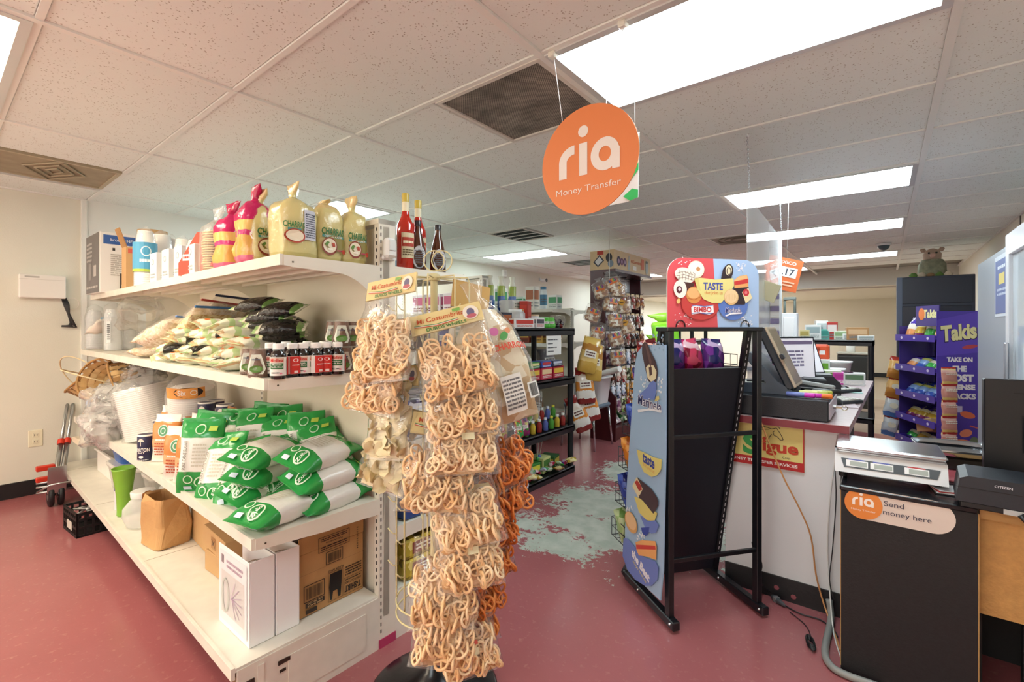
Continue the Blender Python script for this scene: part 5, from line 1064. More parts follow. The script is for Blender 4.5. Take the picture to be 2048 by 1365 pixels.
s2 = [(q[0]-.33, q[1], q[2], q[3]) for q in pill(.3, .1, .045, 9, 2.5, .012)]; MB().loft(s2, 20, wr=.012, ws=18, seed=5).build('clear_bag', FILMS, t); MB().loft([(q[0]*.95-.01, q[1]*.85, q[2]*.8, q[3]) for q in s2], 18, wr=.016, ws=30, seed=6).build('pork_rinds', busy(['#d9c08c', '#c99a5c', '#e6d6b0', '#b5824a'], 26, .5), t)
t = thing('paper_snack_bag', 'tan paper topped snack bag with printed text behind the pork rinds', 'snack bag', SP(.13, .06, 1.45), 0, None, (R(-8), R(10), math.atan2(cn(.6, -1).x, -cn(.6, -1).y)))
MB().box(-.075, .075, -.004, .004, -.1, .0).build('header_card', pm('#d2ac68', .65), t); s3 = [(q[0]-.34, q[1], q[2], q[3]) for q in pill(.25, .075, .035, 9, 2.5, .012)]; MB().loft(s3, 18, wr=.008, ws=20, seed=2).build('bag', pm('#e2e2d8', .35, bs=30, bstr=.4), t); p = Print((0, -.005, 0), (1, 0, 0), (0, 0, 1), secs_surf([(q[0], q[1]+.004, q[2]+.004, q[3]) for q in s3])); p.lines(-.06, .06, -.28, -.12, 9, '#9fb0a4', 5); p.build(t, 'printed_text')
# ================================================================ middle of the shop
# ---- second gondola, behind the first
G2 = gondola(Vector((-2.66, 2.95, 0)), GA_R, 2.4, [0, -1.07, -2.14], [(1.4, .38, 2.3, 'mid'), (1.08, .4, 2.3, 'mid'), (.75, .4, 2.3, 'flat'), (.42, .42, 2.3, 'flat'), (.16, .44, 2.3, 'base')], [(1.4, .38, 2.3, 'mid'), (1.08, .4, 2.3, 'mid'), (.7, .4, 2.3, 'flat'), (.16, .44, 2.3, 'base')], 1.73, 'second white metal shelving gondola behind the snack spinner')
def G2P(lx, ly, z): return Vector((-2.66, 2.95, 0)) + Matrix.Rotation(GA_R, 3, 'Z') @ Vector((lx, ly, 0)) + Vector((0, 0, z))
G3 = gondola(Vector((-2.95, 4.85, 0)), GA_R, 2.1, [0, -1.07, -2.0], [(1.5, .38, 2.0, 'mid'), (1.1, .4, 2.0, 'mid'), (.65, .4, 2.0, 'flat'), (.3, .42, 2.0, 'flat'), (.12, .44, 2.0, 'base')], [(1.5, .38, 2.0, 'mid'), (1.1, .4, 2.0, 'mid'), (.16, .44, 2.0, 'base')], 1.52, 'low white shelving gondola at the back carrying pale bottles and boxes')
def G3P(lx, ly, z): return Vector((-2.95, 4.85, 0)) + Matrix.Rotation(GA_R, 3, 'Z') @ Vector((lx, ly, 0)) + Vector((0, 0, z))
def face_print(t, w, d, h, c1, c2, txt=None, side='x', seed=0):
    p = Print((w/2, -d/2, 0), (0, 1, 0), (0, 0, 1)); p.rect(.08*d, .92*d, h*.45, h*.85, c1); p.lines(.12*d, .88*d, h*.12, h*.36, 2, c2, seed)
    if txt: p.text(txt, d/2, h*.65, h*.16, '#f4f1ea', d*.7, .03)
    p.build(t)
    p = Print((-w/2, -d/2, 0), (1, 0, 0), (0, 0, 1)); p.rect(.08*w, .92*w, h*.45, h*.85, c1); p.lines(.12*w, .88*w, h*.12, h*.36, 2, c2, seed)
    if txt: p.text(txt, w/2, h*.65, h*.16, '#f4f1ea', w*.7, .03)
    p.build(t)
def sbox(name, loc, rz, w, d, h, col, c1, c2, lab, cat='box', txt=None, group=None):
    t = thing(name, lab, cat, loc, rz, group); MB().cbox(-w/2, w/2, -d/2, d/2, 0, h, .002).build('carton', pm(col, .45), t); face_print(t, w, d, h, c1, c2, txt, seed=int(h*1000)); return t
def jar(name, loc, r, h, mcol, lidc, lab, cat='jar', fill=None, group=None, labc=None):
    t = thing(name, lab, cat, loc, 0, group)
    MB().lathe([(r*.9, 0), (r, h*.04), (r, h*.78), (r*.8, h*.88), (r*.78, h*.9)], 16).build('jar', mcol, t); MB().lathe([(r*.82, h*.88), (r*.84, h*.99), (r*.78, h)], 16).build('lid', pm(lidc, .35), t)
    if fill: MB().lathe([(r*.85, h*.03), (r*.93, h*.06), (r*.93, h*.5), (r*.3, h*.56)], 14).build('contents', fill, t)
    if labc: p = Print((0, 0, 0), (1, 0, 0), (0, 0, 1), cyl_surf(r*1.01)); p.rect(-r*1.2, r*1.2, h*.2, h*.65, labc, 8); p.lines(-r*.8, r*.8, h*.3, h*.5, 2, '#5a5450', 3); o = p.build(t, 'label_print'); o.rotation_euler.z = R(40)
    return t
CL = film('#f4f8fa', .7, .05, 8, .15)
# things on the second gondola
def pk(name, loc, w, h, b, m, lab, cat='snack bag', group=None, rot=(0, 0, R(50)), txt=None, tc='#f0ece0'):
    t = thing(name, lab, cat, loc, 0, group, rot); s = standbag(h, w/2, b); MB().loft(s, 16, wr=.005, ws=26, seed=h*31+w*7).build('bag', m, t)
    p = Print((0, 0, 0), (1, 0, 0), (0, 0, 1), secs_surf([(q[0], q[1]+.003, q[2]+.003, q[3]) for q in s]), off=.002); p.rect(-w*.3, w*.3, h*.42, h*.62, tc, 3); p.lines(-w*.24, w*.24, h*.45, h*.59, 2, '#5a2f2a', int(h*100)); p.build(t); return t
BLUEBAG = bands([(0, '#2a3a8a'), (.5, '#3a55b0'), (.8, '#20307a')], rough=.2)
for k, (lx, l) in enumerate(((-.1, 'blue'), (-.3, 'navy'), (-.5, 'pale'))):
    pk('snack_bag', G2P(lx, -.18, 1.085), .16, .22, .05, BLUEBAG if k < 2 else pm('#d9d9de', .3), '%s snack bag on the second gondola seen behind the spinner, %s from aisle' % (l, ORD[k]), group='bags on the second gondola')
for k in range(3): sbox('pink_carton', G2P(-.12-.2*k, -.2, 1.402), GA_R, .16, .12, .17, '#e9dfe2', '#c86a8a', '#8a4a5a', 'pale carton with a pink print on the second gondola, %s from the aisle end' % ORD[k], group='pink printed cartons')
for k in range(3):
    t = thing('noodle_tube', 'tall clear tube pack with blue and green label beyond the slotted post, %s from left' % ORD[k], 'package', G2P(-.06+.03*k, .16+.12*k, 1.405), 0, 'tall tube packs on the second gondola'); MB().lathe([(.035, 0), (.035, .26), (.02, .3), (.03, .34)], 14).build('tube', bands([(0, '#3456a0'), (.3, '#5878b8'), (.48, '#a9bc5a'), (.75, '#e6e6d6')], rough=.2, wr=20, wstr=.3), t); p = Print((0, 0, 0), (1, 0, 0), (0, 0, 1), cyl_surf(.0352)); p.rect(-.02, .02, .06, .12, '#e9ecf2', 4); p.text('MS', 0, .09, .03, '#2c4a96', .03, .02); o = p.build(t, 'label_print'); o.rotation_euler.z = R(40)
sbox('blue_white_carton', (-2.0, 1.5, 1.541), .1, .14, .1, .1, '#e6e9ea', '#3a7a9a', '#5a6a72', 'small white and teal carton on the rear top shelf past the brown bottles')
sbox('white_carton', (-2.3, 1.5, 1.541), .1, .16, .1, .14, '#dfe1e0', '#b9bfc2', '#8a9094', 'plain white carton on the rear top shelf past the brown bottles')
# ---- black plastic shelf unit at the end of the second gondola
def plastic_shelf(name, lab, x0, x1, y0, y1, levels, hpost, th=.055, extra=None):
    t = thing(name, lab, 'shelf unit', ((x0+x1)/2, (y0+y1)/2, 0)); a, b = (x1-x0)/2, (y1-y0)/2; BP = pm('#14161c', .4, bs=90, bstr=.06)
    for z in levels:
        mb = MB(); mb.cbox(-a, a, -b, b, z-th*.35, z, .004)
        for q in ((-a, a, -b, -b+.02), (-a, a, b-.02, b), (-a, -a+.02, -b, b), (a-.02, a, -b, b)): mb.cbox(*q, z-th, z+.006, .004)
        mb.build('shelf', BP, t)
    for sx in (-1, 1):
        for sy in (-1, 1): MB().lathe([(.026, 0), (.026, hpost)], 14).build('post', BP, t, (sx*(a-.03), sy*(b-.03), 0))
    return t
BSX0, BSX1, BSY0, BSY1 = -2.62, -2.16, 2.72, 3.63
plastic_shelf('plastic_shelf_unit', 'black plastic shelf unit of candy between the spinner and the pastry rack', BSX0, BSX1, BSY0, BSY1, [.055, .42, .845, 1.275], 1.24)
t = thing('paper_notice', 'white paper notice taped below the top of the black shelf unit', 'notice', (BSX1+.006, 3.28, 1.2)); MB().box(0, .001, -.11, .11, -.14, .02).build('sheet', pm('#eceae6', .6), t); p = Print((.001, -.11, -.14), (0, 1, 0), (0, 0, 1))
for k in range(4): p.lines(.015, (.17, .09, .15, .1)[k], .118-.032*k, .136-.032*k, 1, '#5a5c60', k)
p.build(t, 'lettering')
ZS = 1.283
sbox('dark_biscuit_box', (-2.3, 2.78, ZS), 0, .1, .12, .12, '#1d2036', '#a85a24', '#d9b04a', 'dark blue biscuit box with an orange print on the black shelf unit top')
jar('candy_jar', (-2.32, 2.97, ZS), .065, .15, CL, '#dfe3e4', 'clear candy jar with pale lid on the black shelf unit', fill=busy(['#8a3a34', '#e6d9c9', '#5a2a28', '#c9b0a0'], 50))
jar('candy_jar', (-2.42, 3.13, ZS), .065, .16, CL, '#c98a4a', 'clear candy jar with wooden coloured lid on the black shelf unit', fill=busy(['#6a2a3a', '#8a3a34', '#d9c0b0'], 50))
sbox('red_candy_box', (-2.42, 3.24, ZS), R(20), .07, .12, .23, '#b32a22', '#c8382c', '#f0d9c8', 'tall red candy box with white lettering on the black shelf unit')
t = thing('clear_display_box', 'clear display box with printed sign behind the red candy box', 'box', (-2.52, 3.2, ZS)); MB().cbox(-.07, .07, -.1, .1, 0, .24, .004).build('box', film('#eef2f2', .55, .08, 8, .2), t); p = Print((.07, -.1, 0), (0, 1, 0), (0, 0, 1)); p.rect(.01, .19, .1, .23, '#dcdcd2'); p.lines(.03, .17, .17, .22, 2, '#7a8a7a', 3); p.rect(.02, .18, .03, .09, '#c86a3a'); p.build(t)
sbox('red_white_chocolate_box', (-2.24, 2.93, ZS), 0, .09, .26, .075, '#ece8e6', '#cf3a2c', '#d9847a', 'low red and white chocolate box at the front of the black shelf unit')
sbox('striped_candy_box', (-2.24, 3.15, ZS), 0, .08, .12, .085, '#e6e2e0', '#4a4650', '#c2382e', 'small striped candy box beside the chocolate box')
for k, (y, c) in enumerate(((3.27, '#4fae3a'), (3.36, '#62b84a'))): pk('green_candy_bag', (-2.25, y, ZS), .1, .09, .03, pm(c, .2, bs=40, bstr=.4), 'green candy bag on the black shelf unit, '+('nearer the striped box' if k == 0 else 'nearer the dark fruit packs'), 'candy bag', 'green candy bags', (0, 0, R(60)))
for k, y in enumerate((3.44, 3.53)):
    t = thing('fruit_candy_pack', 'dark fruit candy pack at the right end of the black shelf unit, '+('left' if k == 0 else 'right')+' one', 'candy pack', (-2.25, y, ZS), 0, 'dark fruit candy packs'); rr = random.Random(k)
    for j in range(7): MB().lathe([(.004, 0), (.017, .006), (.02, .018), (.014, .032), (.003, .036)], 10).build('fruit_candy', pm(('#2a1218', '#7a1f22', '#3a1422')[j % 3], .2), t, (rr.uniform(-.025, .025), rr.uniform(-.03, .03), .022*(j//3)))
    MB().loft(pill(.11, .05, .035), 14, wr=.01, ws=30, seed=k).build('clear_bag', FILMS, t)
jar('round_tin', (-2.45, 3.4, ZS), .06, .12, pm('#d9d9de', .3), '#e6c9a0', 'pale round tin with a yellow rimmed picture behind the green candy', 'tin', labc='#a9a4b4')
sbox('small_white_box', (-2.45, 3.5, ZS), 0, .1, .1, .1, '#e9e9ec', '#9a9aa8', '#5a5a66', 'small white box behind the dark fruit packs')
# lower levels
cand = [('#c2355a', '#e0a0b0'), ('#b8283c', '#e9c04a'), ('#c8304a', '#f0d0a0'), ('#2f3f9a', '#c9d0f0')]
for k, (y, c) in enumerate(((2.9, 0), (3.08, 1), (3.26, 2), (3.44, 1))): sbox('candy_carton', (-2.28, y, .853), 0, .14, .165, .1, cand[c][0], cand[c][1], '#f2e6da', 'pink red candy carton on the second level, %s from left' % ORD[k], group='candy cartons on the second level')
for k in range(4): sbox('gum_carton', (-2.26, 2.9+.17*k, .956), R((k*7) % 9-4), .12, .15, .05, ('#2f4f9a', '#3f8a4a', '#3450b0', '#20284a')[k], ('#e6e9f2', '#e9e2a0', '#c83a34', '#c9d0e0')[k], '#f2f2f2', 'low gum carton on top of the candy cartons, %s from left' % ORD[k], group='gum cartons on the second level')
pk('yellow_chip_bag', (-2.42, 3.05, .853), .2, .26, .07, bands([(0, '#c9952c'), (.4, '#d9a83a'), (.8, '#b98424')], rough=.18), 'golden chip bag lying behind the candy cartons', rot=(R(-30), 0, R(50)))
pk('silver_chip_bag', (-2.36, 3.52, .853), .18, .25, .06, pm('#a9a9ae', .2, .5, bs=30, bstr=.6), 'silver and brown chip bag at the right of the second level', rot=(R(-20), 0, R(70)))
BT = [('#4f9a3a', '#e6d94a'), ('#c9b03a', '#e9e9e2'), ('#9a2f2a', '#e9e9e2'), ('#5a6ab0', '#d9dce6')]
n = 0
for r_ in range(2):
    for k in range(7):
        c = BT[(k+r_*2) % 4]; t = thing('candy_bottle', '%s small candy bottle of the %s row on the third level' % (ORD[k], ('front', 'rear')[r_]), 'bottle', (-2.22-.1*r_, 2.98+.09*k, .428+.06*r_), 0, 'small candy bottles'); MB().lathe([(.022, 0), (.024, .004), (.022, .03), (.024, .06), (.012, .085), (.011, .09)], 12).build('bottle', pm(c[0], .15), t); MB().lathe([(.014, .088), (.014, .105), (.011, .107)], 12).build('cap', pm(c[1], .35), t)
MB_t = tag(MB().cbox(-.1, .1, -.35, .35, 0, .055, .004).build('display_riser', pm('#1b1c22', .5), None, (-2.36, 3.25, .428)), 'black riser under the rear row of candy bottles', 'riser')
for k in range(3): pk('candy_bag', (-2.24, 2.8+.08*k, .428), .12, .14, .04, busy([('#c22a34', '#e9d04a', '#f0f0e8'), ('#3fa04a', '#e9e04a', '#c8342e'), ('#8a2a5a', '#e6b0c0', '#3a2a6a')][k], 24, .2), 'colourful candy bag at the left of the third level, %s from left' % ORD[k], 'candy bag', 'candy bags on the third level', (R(-12), 0, R(60)))
pk('cracker_bag', (-2.46, 3.4, .428), .2, .3, .06, bands([(0, '#e6e2d6'), (.5, '#8a6a4a'), (.8, '#d9d4c4')], rough=.2), 'tall cracker bag standing behind the candy bottles', rot=(R(-15), R(8), R(60)))
pk('green_chip_bag', (-2.45, 3.1, .428), .2, .3, .06, bands([(0, '#3f6a2a'), (.4, '#7f9a3a'), (.7, '#2f5020')], rough=.2), 'dark green chip bag standing behind the candy bottles', rot=(R(-15), R(-10), R(60)))
for k in range(4): sbox('green_carton', (-2.3, 2.98+.15*k, .062), R(8*k-10), .14, .13, .13-.02*(k % 2), ('#2f7a34', '#3a8a3a', '#c9d08a', '#2a5a2c')[k], ('#8a3a7a', '#e9e24a', '#4a7a34', '#b8a03a')[k], '#e9f0d0', 'green candy carton on the bottom level, %s from left' % ORD[k], group='green cartons on the bottom level')
CAN = [busy(['#4a6ab0', '#c9d0e6', '#3a9a5a', '#e6e6ea'], 30, .15), busy(['#2fae3a', '#c9e0c0', '#3a4aa0'], 30, .15), busy(['#c2a03a', '#e9dca0', '#7a4a2a'], 30, .15), busy(['#b82a4a', '#e6c0d0', '#7a2a9a'], 30, .15)]
rnd = random.Random(21)
for k in range(16):
    x = -2.2-.07*(k % 2); y = 2.82+.05*k
    tag(MB().loft(pill(.09, .03, .016, 7, 2.4, .012), 12, wr=.004, ws=40, seed=k).build('wrapped_candy', CAN[k % 4], None, (x+.03, y-.02, .085+.02*(k % 3)), (R(80), rnd.uniform(-.6, .6), rnd.uniform(0, 3))), 'small wrapped candy, %s from left along the bottom shelf edge' % ORD[k], 'candy', 'wrapped candies on the bottom level')
t = sbox('pink_candy_box', (-2.22, 2.79, .062), R(-10), .1, .13, .08, '#c9428a', '#e9a0c8', '#6a2a8a', 'bright pink candy box at the front left of the bottom level')
for k in range(6): MB_l = tag(MB().tube([(0, 0, 0), (.01, .004, .16)], .0025, 6).build('lollipop_stick', pm('#f1efea', .4), None, (-2.25-.03*(k % 2), 2.9+.07*k, .2), (0, R(8*(k % 3)-8), 0)), 'white lollipop stick above the green cartons, %s from left' % ORD[k], 'lollipop', 'lollipops on the bottom level')
for k in range(6):
    q = bpy.data.objects['lollipop_stick' + ('.%03d' % k if k else '')]; MB().lathe([(.002, -.02), (.014, -.012), (.016, 0), (.01, .012), (.002, .014)], 10).build('candy_head', pm(('#7a2a8a', '#3f9a4a', '#4a6ac0')[k % 3], .2), q)
# snack bags clipped at the end of the unit
for k, (z, w, dy, m) in enumerate(((1.0, .17, .02, 'y'), (.92, .16, .1, 'y'), (.72, .17, .04, 'w'), (.56, .17, .1, 'w'), (.48, .16, .02, 'w'))):
    mm = bands([(0, '#c9a24a'), (.3, '#e0c278'), (.6, '#b07a34'), (.8, '#d9b660')], rough=.15, wob=.1) if m == 'y' else bands([(0, '#8a2a2a'), (.15, '#e6e2dc'), (.35, '#d98a3a'), (.6, '#e9dccc'), (.8, '#a83430')], rough=.15, wob=.12)
    pk('hanging_snack_bag', (-2.1+.03*(k % 2), 3.69+dy, z-.12), w, .33, .045, mm, '%s snack bag on the black unit end, %s from top' % ('golden corn' if m == 'y' else 'red and white corn', ORD[k]), group='snack bags clipped to the black unit', rot=(R(-8), R(14-9*k), R(40)))
# ---- chair with storage bin
t = thing('stacking_chair', 'grey seated chair with chrome legs carrying a clear bin', 'chair', (-2.55, 4.54, 0)); CH = pm('#c9cdd2', .15, 1)
MB().loft([(.43, .2, .2, 4), (.435, .215, .215, 4), (.46, .22, .22, 4), (.472, .2, .2, 4)], 26).build('seat', pm('#5a6a7c', .6, bs=70, bstr=.2), t)
for sx in (-1, 1):
    for sy in (-1, 1): MB().tube([(sx*.17, sy*.17, .43), (sx*.205, sy*.2, 0)], .011, 9).build('leg', CH, t)
for sx in (-1, 1): MB().tube([(sx*.17, -.17, .425), (sx*.17, .17, .425)], .01, 8).build('rail', CH, t)
t = thing('storage_bin', 'clear white plastic bin with goods standing on the grey chair', 'bin', (-2.5, 4.55, .474)); MB().loft([(0, .15, .13, 6), (.27, .18, .16, 6), (.272, .195, .175, 6), (.29, .195, .175, 6), (.285, .175, .155, 6), (.02, .145, .125, 6)], 28, caps=False).build('bin', film('#eef0f2', .42, .2, 10, .2), t); MB().loft([(.01, .14, .12, 5), (.12, .15, .13, 4), (.16, .1, .1, 3)], 20, wr=.02, ws=18).build('goods', pm('#e2dccf', .6), t)
MB_r = tag(MB().lathe([(.03, 0), (.03, .34)], 14).build('paper_roll', pm('#eceae6', .6), None, (-2.35, 4.4, .79), (R(75), 0, R(70))), 'rolled white paper lying on the clear bin', 'paper roll')
# ---- burgundy candy display
BUR = pm('#4a161c', .3, bs=30, bstr=.05, var=.1, vscale=5); EX0, EX1, EY0, EY1 = -2.68, -2.38, 4.87, 5.88
t = thing('candy_display', 'burgundy peg display with wooden header board full of hanging snack bags', 'display', (0, 0, 0))
MB().prism([(EX0, 0), (EX1+.02, 0), (EX1+.02, .5), (EX0+.2, .62), (EX0+.17, 1.92), (EX0, 1.92)], EY0-.02, EY0, 'y').build('side_panel', BUR, t); MB().prism([(EX0, 0), (EX1+.02, 0), (EX1+.02, .3), (EX0+.17, .4), (EX0+.17, 1.92), (EX0, 1.92)], EY1, EY1+.02, 'y').build('side_panel', BUR, t)
MB().box(EX0, EX0+.02, EY0, EY1, .1, 1.92).build('peg_board', pm('#dfe2e4', .5), t); MB().box(EX0, EX1, EY0, EY1, .0, .14).build('base', BUR, t); MB().box(EX0-.0, EX1+.02, EY0-.02, EY1+.02, 1.92, 1.95).build('canopy', BUR, t)
ho = MB().box(EX0, EX1+.0, EY0-.02, EY1+.02, 1.951, 2.17).build('header_board', pm('#d9bf98', .5, var=.05), t)
p = Print((EX1, EY0-.02, 1.951), (0, 1, 0), (0, 0, 1))
for k, (u, c, r_) in enumerate(((.12, '#3a3450', .05), (.2, '#7a4a6a', .04), (.28, '#5a3a5a', .045))): p.ell(u, .1, r_, r_*1.1, c); p.ell(u, .1, r_*.5, r_*.5, '#a98aa4')
p.poly([(.36, .02), (.42, .02), (.42, .1), (.4, .14), (.4, .19), (.38, .19), (.38, .14), (.36, .1)], '#a9b9bc'); p.text('Mi Costumbrita', .6, .13, .04, '#c9602e', .3, .02); p.rect(.5, .6, .03, .08, '#e9e6de'); p.rect(.75, .83, .06, .19, '#c86a4a'); p.ell(.92, .1, .04, .09, '#a9b5b5'); p.rect(.89, .95, .15, .18, '#5a6a6a'); p.build(ho, 'header_print')
p = Print((EX0, EY0-.02, 1.951), (1, 0, 0), (0, 0, 1)); p.rect(.09, .17, .17, .215, '#b8382a'); p.poly([(.04, .09), (.12, .17), (.18, .1), (.1, .03)], '#3a3a48'); p.poly([(.06, .095), (.12, .15), (.16, .1), (.1, .05)], '#dfe0e4'); p.ell(.24, .13, .04, .05, '#2f2a30'); p.ell(.26, .06, .035, .04, '#7a8a9a'); p.build(ho, 'header_print')
PALS = [busy(['#d9b078', '#b8784a', '#e9d9b8', '#7a3a2a'], 28, .15), busy(['#3a2420', '#6a3a2a', '#c9c0b8', '#1f1a1c'], 28, .15), busy(['#c9bcb0', '#8a6a5a', '#e6e2dc', '#a03a3a'], 28, .15), busy(['#b83a34', '#e0b0a0', '#8a2a34', '#f0e6d9'], 28, .15), busy(['#2f6a3a', '#c9d0b0', '#8ab05a', '#3a3a2a'], 28, .15), busy(['#3a5a8a', '#c0cfe0', '#2a3a5a', '#e6e9f0'], 28, .15), busy(['#d97a2a', '#e9a850', '#b05a1e', '#f0d0a0'], 28, .15), busy(['#e9e6e2', '#c9b0b8', '#9a8a90', '#7a4a6a'], 28, .15)]
PW = [s_ for s_ in range(8)]; sk = [[(q[0]-.185, q[1], q[2], q[3]) for q in pill(.17, .058, .02, 7, 2.4, .014)], [(q[0]-.165, q[1], q[2], q[3]) for q in pill(.15, .05, .018, 7, 2.4, .014)]]
PM = {}
def pegbag(ci, sz):
    if (ci, sz) not in PM:
        PM[(ci, sz)] = MB().loft(sk[sz], 12, wr=.006, ws=30, seed=ci*3+sz).mesh('snack_pack', PALS[ci])
    return PM[(ci, sz)]
CARDM = MB().box(-.045, .045, -.003, .003, -.03, .0).mesh('hang_card', pm('#dfc69a', .55)); CARDM2 = MB().box(-.045, .045, -.003, .003, -.03, .0).mesh('hang_card', pm('#e6e4e2', .5))
rows = [1.68, 1.44, 1.22, 1.0, .8, .62, .44]; rpal = [(0, 3, 2, 0, 2, 0, 0), (7, 1, 1, 1, 1, 2, 1), (7, 0, 1, 2, 1, 1, 0), (7, 3, 1, 5, 2, 1, 0), (1, 3, 3, 4, 6, 2, 4), (5, 5, 5, 6, 6, 4, 6), (2, 7, 4, 2, 6, 1, 4)]
rname = ['top', 'second', 'third', 'fourth', 'fifth', 'sixth', 'lowest']
for ri, z in enumerate(rows):
    for k in range(7):
        y = EY0+.09+.135*k; hk = MB() if False else None
        MB().tube([(EX0+.02, y, z+.03), (EX0+.25, y, z+.03), (EX0+.26, y, z+.045)], .003, 5).build('peg_hook', pm('#2a2a2e', .3, .6), t)
        for dpt in range(2):
            ci = rpal[ri][k]; x = EX0+.235-.07*dpt
            o = link('snack_pack', pegbag(ci, (ri+k) % 2), None, (x, y+.004*dpt, z+.022), (R(-4), R((k*13+ri*7) % 9-4), R(90)))
            tag(o, 'snack pack on the %s peg row, %s hook from the near end%s' % (rname[ri], ORD[k], ', behind the first' if dpt else ''), 'snack pack', 'snack packs on the burgundy display')
            link('hang_card', CARDM if ci in (0, 1, 2, 3) else CARDM2, o)
for k in range(4): MB().tube([(EX0+.02, EY0+.1+.22*k, 1.88), (EX0+.3, EY0+.1+.22*k, 1.88), (EX0+.31, EY0+.1+.22*k, 1.895)], .004, 5).build('peg_hook', pm('#2a2a2e', .3, .6), t)
for k in range(5): pk('lying_snack_pack', (EX0+.2, EY0+.12+.18*k, .145), .13, .16, .03, PALS[(2, 7, 4, 2, 7)[k]], 'snack pack lying on the base of the burgundy display, %s from the near end' % ORD[k], group='packs on the base of the burgundy display', rot=(R(-40), 0, R(90)))
# ---- bunch of candy bags hanging in front of the display
rnd = random.Random(9); TOY = busy(['#e0cdb0', '#c9a47a', '#efe6d6', '#b8885a', '#9a6a4a'], 36, .3)
BUN = [(1.87, -.02, 0), (1.82, .1, .0), (1.8, -.12, .02), (1.66, .02, -.03), (1.64, .13, .0), (1.55, -.14, .0), (1.5, .04, -.05), (1.42, .14, 0), (1.36, -.12, -.02), (1.3, .02, -.04), (1.18, -.1, 0), (1.1, .07, -.02)]
for k, (z, dr, dd) in enumerate(BUN):
    loc = Vector((-2.31, 4.6, z)) + ER*dr + ED*dd
    t = thing('candy_roll_bag', 'clear bag of tan candy rolls in the hanging bunch, %s from the top' % ORD[k], 'candy bag', loc, 0, 'candy bags in the hanging bunch', (R(-10), R((k*29) % 50-25), YAW+rnd.uniform(-.4, .4)))
    s = [(q[0]-.21, q[1], q[2], q[3]) for q in tiedbag(.2, .085, .05, .014, .03)]; MB().loft(s, 16, wr=.01, ws=20, seed=k).build('clear_bag', FILMS, t); MB().loft([(q[0]*.9-.02, q[1]*.86, q[2]*.85, q[3]) for q in s[:6]], 14, wr=.012, ws=40, seed=k+3).build('candy_rolls', TOY, t)
    p = Print((0, 0, 0), (1, 0, 0), (0, 0, 1), secs_surf([(q[0], q[1]+.004, q[2]+.004, q[3]) for q in s]), off=.004)
    if k % 3 != 1:
        for j, c in enumerate(('#3a4a9a', '#c23a4a', '#e0a03a', '#3f8a5a', '#7a3a8a')): p.rect(-.04+.016*j, -.027+.016*j, -.12, -.085, c)
        p.rect(-.045, .045, -.14, -.122, '#d9743a')
    else: p.poly([(-.04, -.1), (0, -.06), (.04, -.1), (0, -.14)], '#d9a03a'); p.lines(-.02, .02, -.11, -.09, 1, '#3a2a20', 3)
    p.build(t)
MB_s = tag(MB().tube([Vector((-2.31, 4.6, 2.33)), Vector((-2.31, 4.6, 1.1))], .003, 5).build('hanging_cord', pm('#d9d9d6', .5), None), 'thin cord from the ceiling carrying the bunch of candy bags', 'cord')
# ---- far gondola goods
rnd = random.Random(31); FARC = [('#e6e9e4', '#4f9a6a'), ('#dfe6ea', '#4a7a9a'), ('#e9e4dc', '#b06a4a'), ('#cfe0d2', '#3a8a5a'), ('#e9e9e6', '#8a8a90')]
for k in range(11):
    lx = -.12-.17*k; c = FARC[k % 5]
    if k % 3 == 1: jar('white_bottle', G3P(lx, -.15, 1.502), .045, .24+.04*(k % 2), pm(c[0], .3), c[1], 'pale bottle on top of the back gondola, %s item from the aisle' % ORD[k], 'bottle', group='pale goods on the back gondola', labc=c[1])
    else: sbox('pale_carton', G3P(lx, -.15, 1.502), GA_R, .13, .11, .17+.06*(k % 3), c[0], c[1], '#8a8f90', 'pale carton on top of the back gondola, %s item from the aisle' % ORD[k], group='pale goods on the back gondola')
for k in range(6): sbox('amber_carton', G3P(-.1-.2*k, -.2, 1.102), GA_R, .15, .12, .14, ('#d9c9a8', '#c9a04a', '#8a3a2a')[k % 3], ('#b8702a', '#7a3a1e', '#d9b04a')[k % 3], '#5a3a2a', 'amber carton on the back gondola second level, %s from the aisle' % ORD[k], group='amber cartons on the back gondola')
# ---- shelf with pink bottles beyond the candy display
plastic_shelf('small_shelf_unit', 'narrow white shelf unit with pink bottles beyond the candy display', -2.5, -2.05, 6.6, 7.3, [.1, .6, 1.1, 1.35], 1.36)
for k in range(4): jar('pink_bottle', (-2.12-.02*(k % 2), 6.7+.15*k, 1.357), .05, .3, pm(('#d98ab0', '#e9c0d0')[k % 2], .25), '#2a2028', 'pink shampoo bottle with black cap beyond the candy display, %s from left' % ORD[k], 'bottle', group='pink bottles', labc='#f0d9e4')
# ---- things on the left wall
t = thing('security_camera', 'small black and white security camera on the far left wall', 'camera', (XL, 7.35, 2.2)); MB().cbox(0, .03, -.03, .03, -.03, .03, .004).build('mount', pm('#e6e6e6', .4), t); q = MB(); q.lathe([(.03, -.06), (.035, -.05), (.035, .05), (.03, .055)], 14); q.xf(Matrix.Translation((.1, 0, -.02)) @ Matrix.Rotation(R(90), 4, 'Y')); q.build('body', pm('#e9e9e9', .4), t); q = MB(); q.lathe([(.032, 0), (.034, .01), (.02, .012)], 14); q.xf(Matrix.Translation((.15, 0, -.02)) @ Matrix.Rotation(R(90), 4, 'Y')); q.build('lens', pm('#111114', .1), t)
t = thing('emergency_light', 'small white box fixture high on the far left wall', 'fixture', (XL, 6.25, 2.22)); MB().cbox(0, .05, -.05, .05, -.06, .06, .006).build('case', pm('#ecebe6', .4), t); MB().cbox(.05, .058, -.03, .03, -.03, .03, .004).build('cover', pm('#dcdbd6', .4), t)
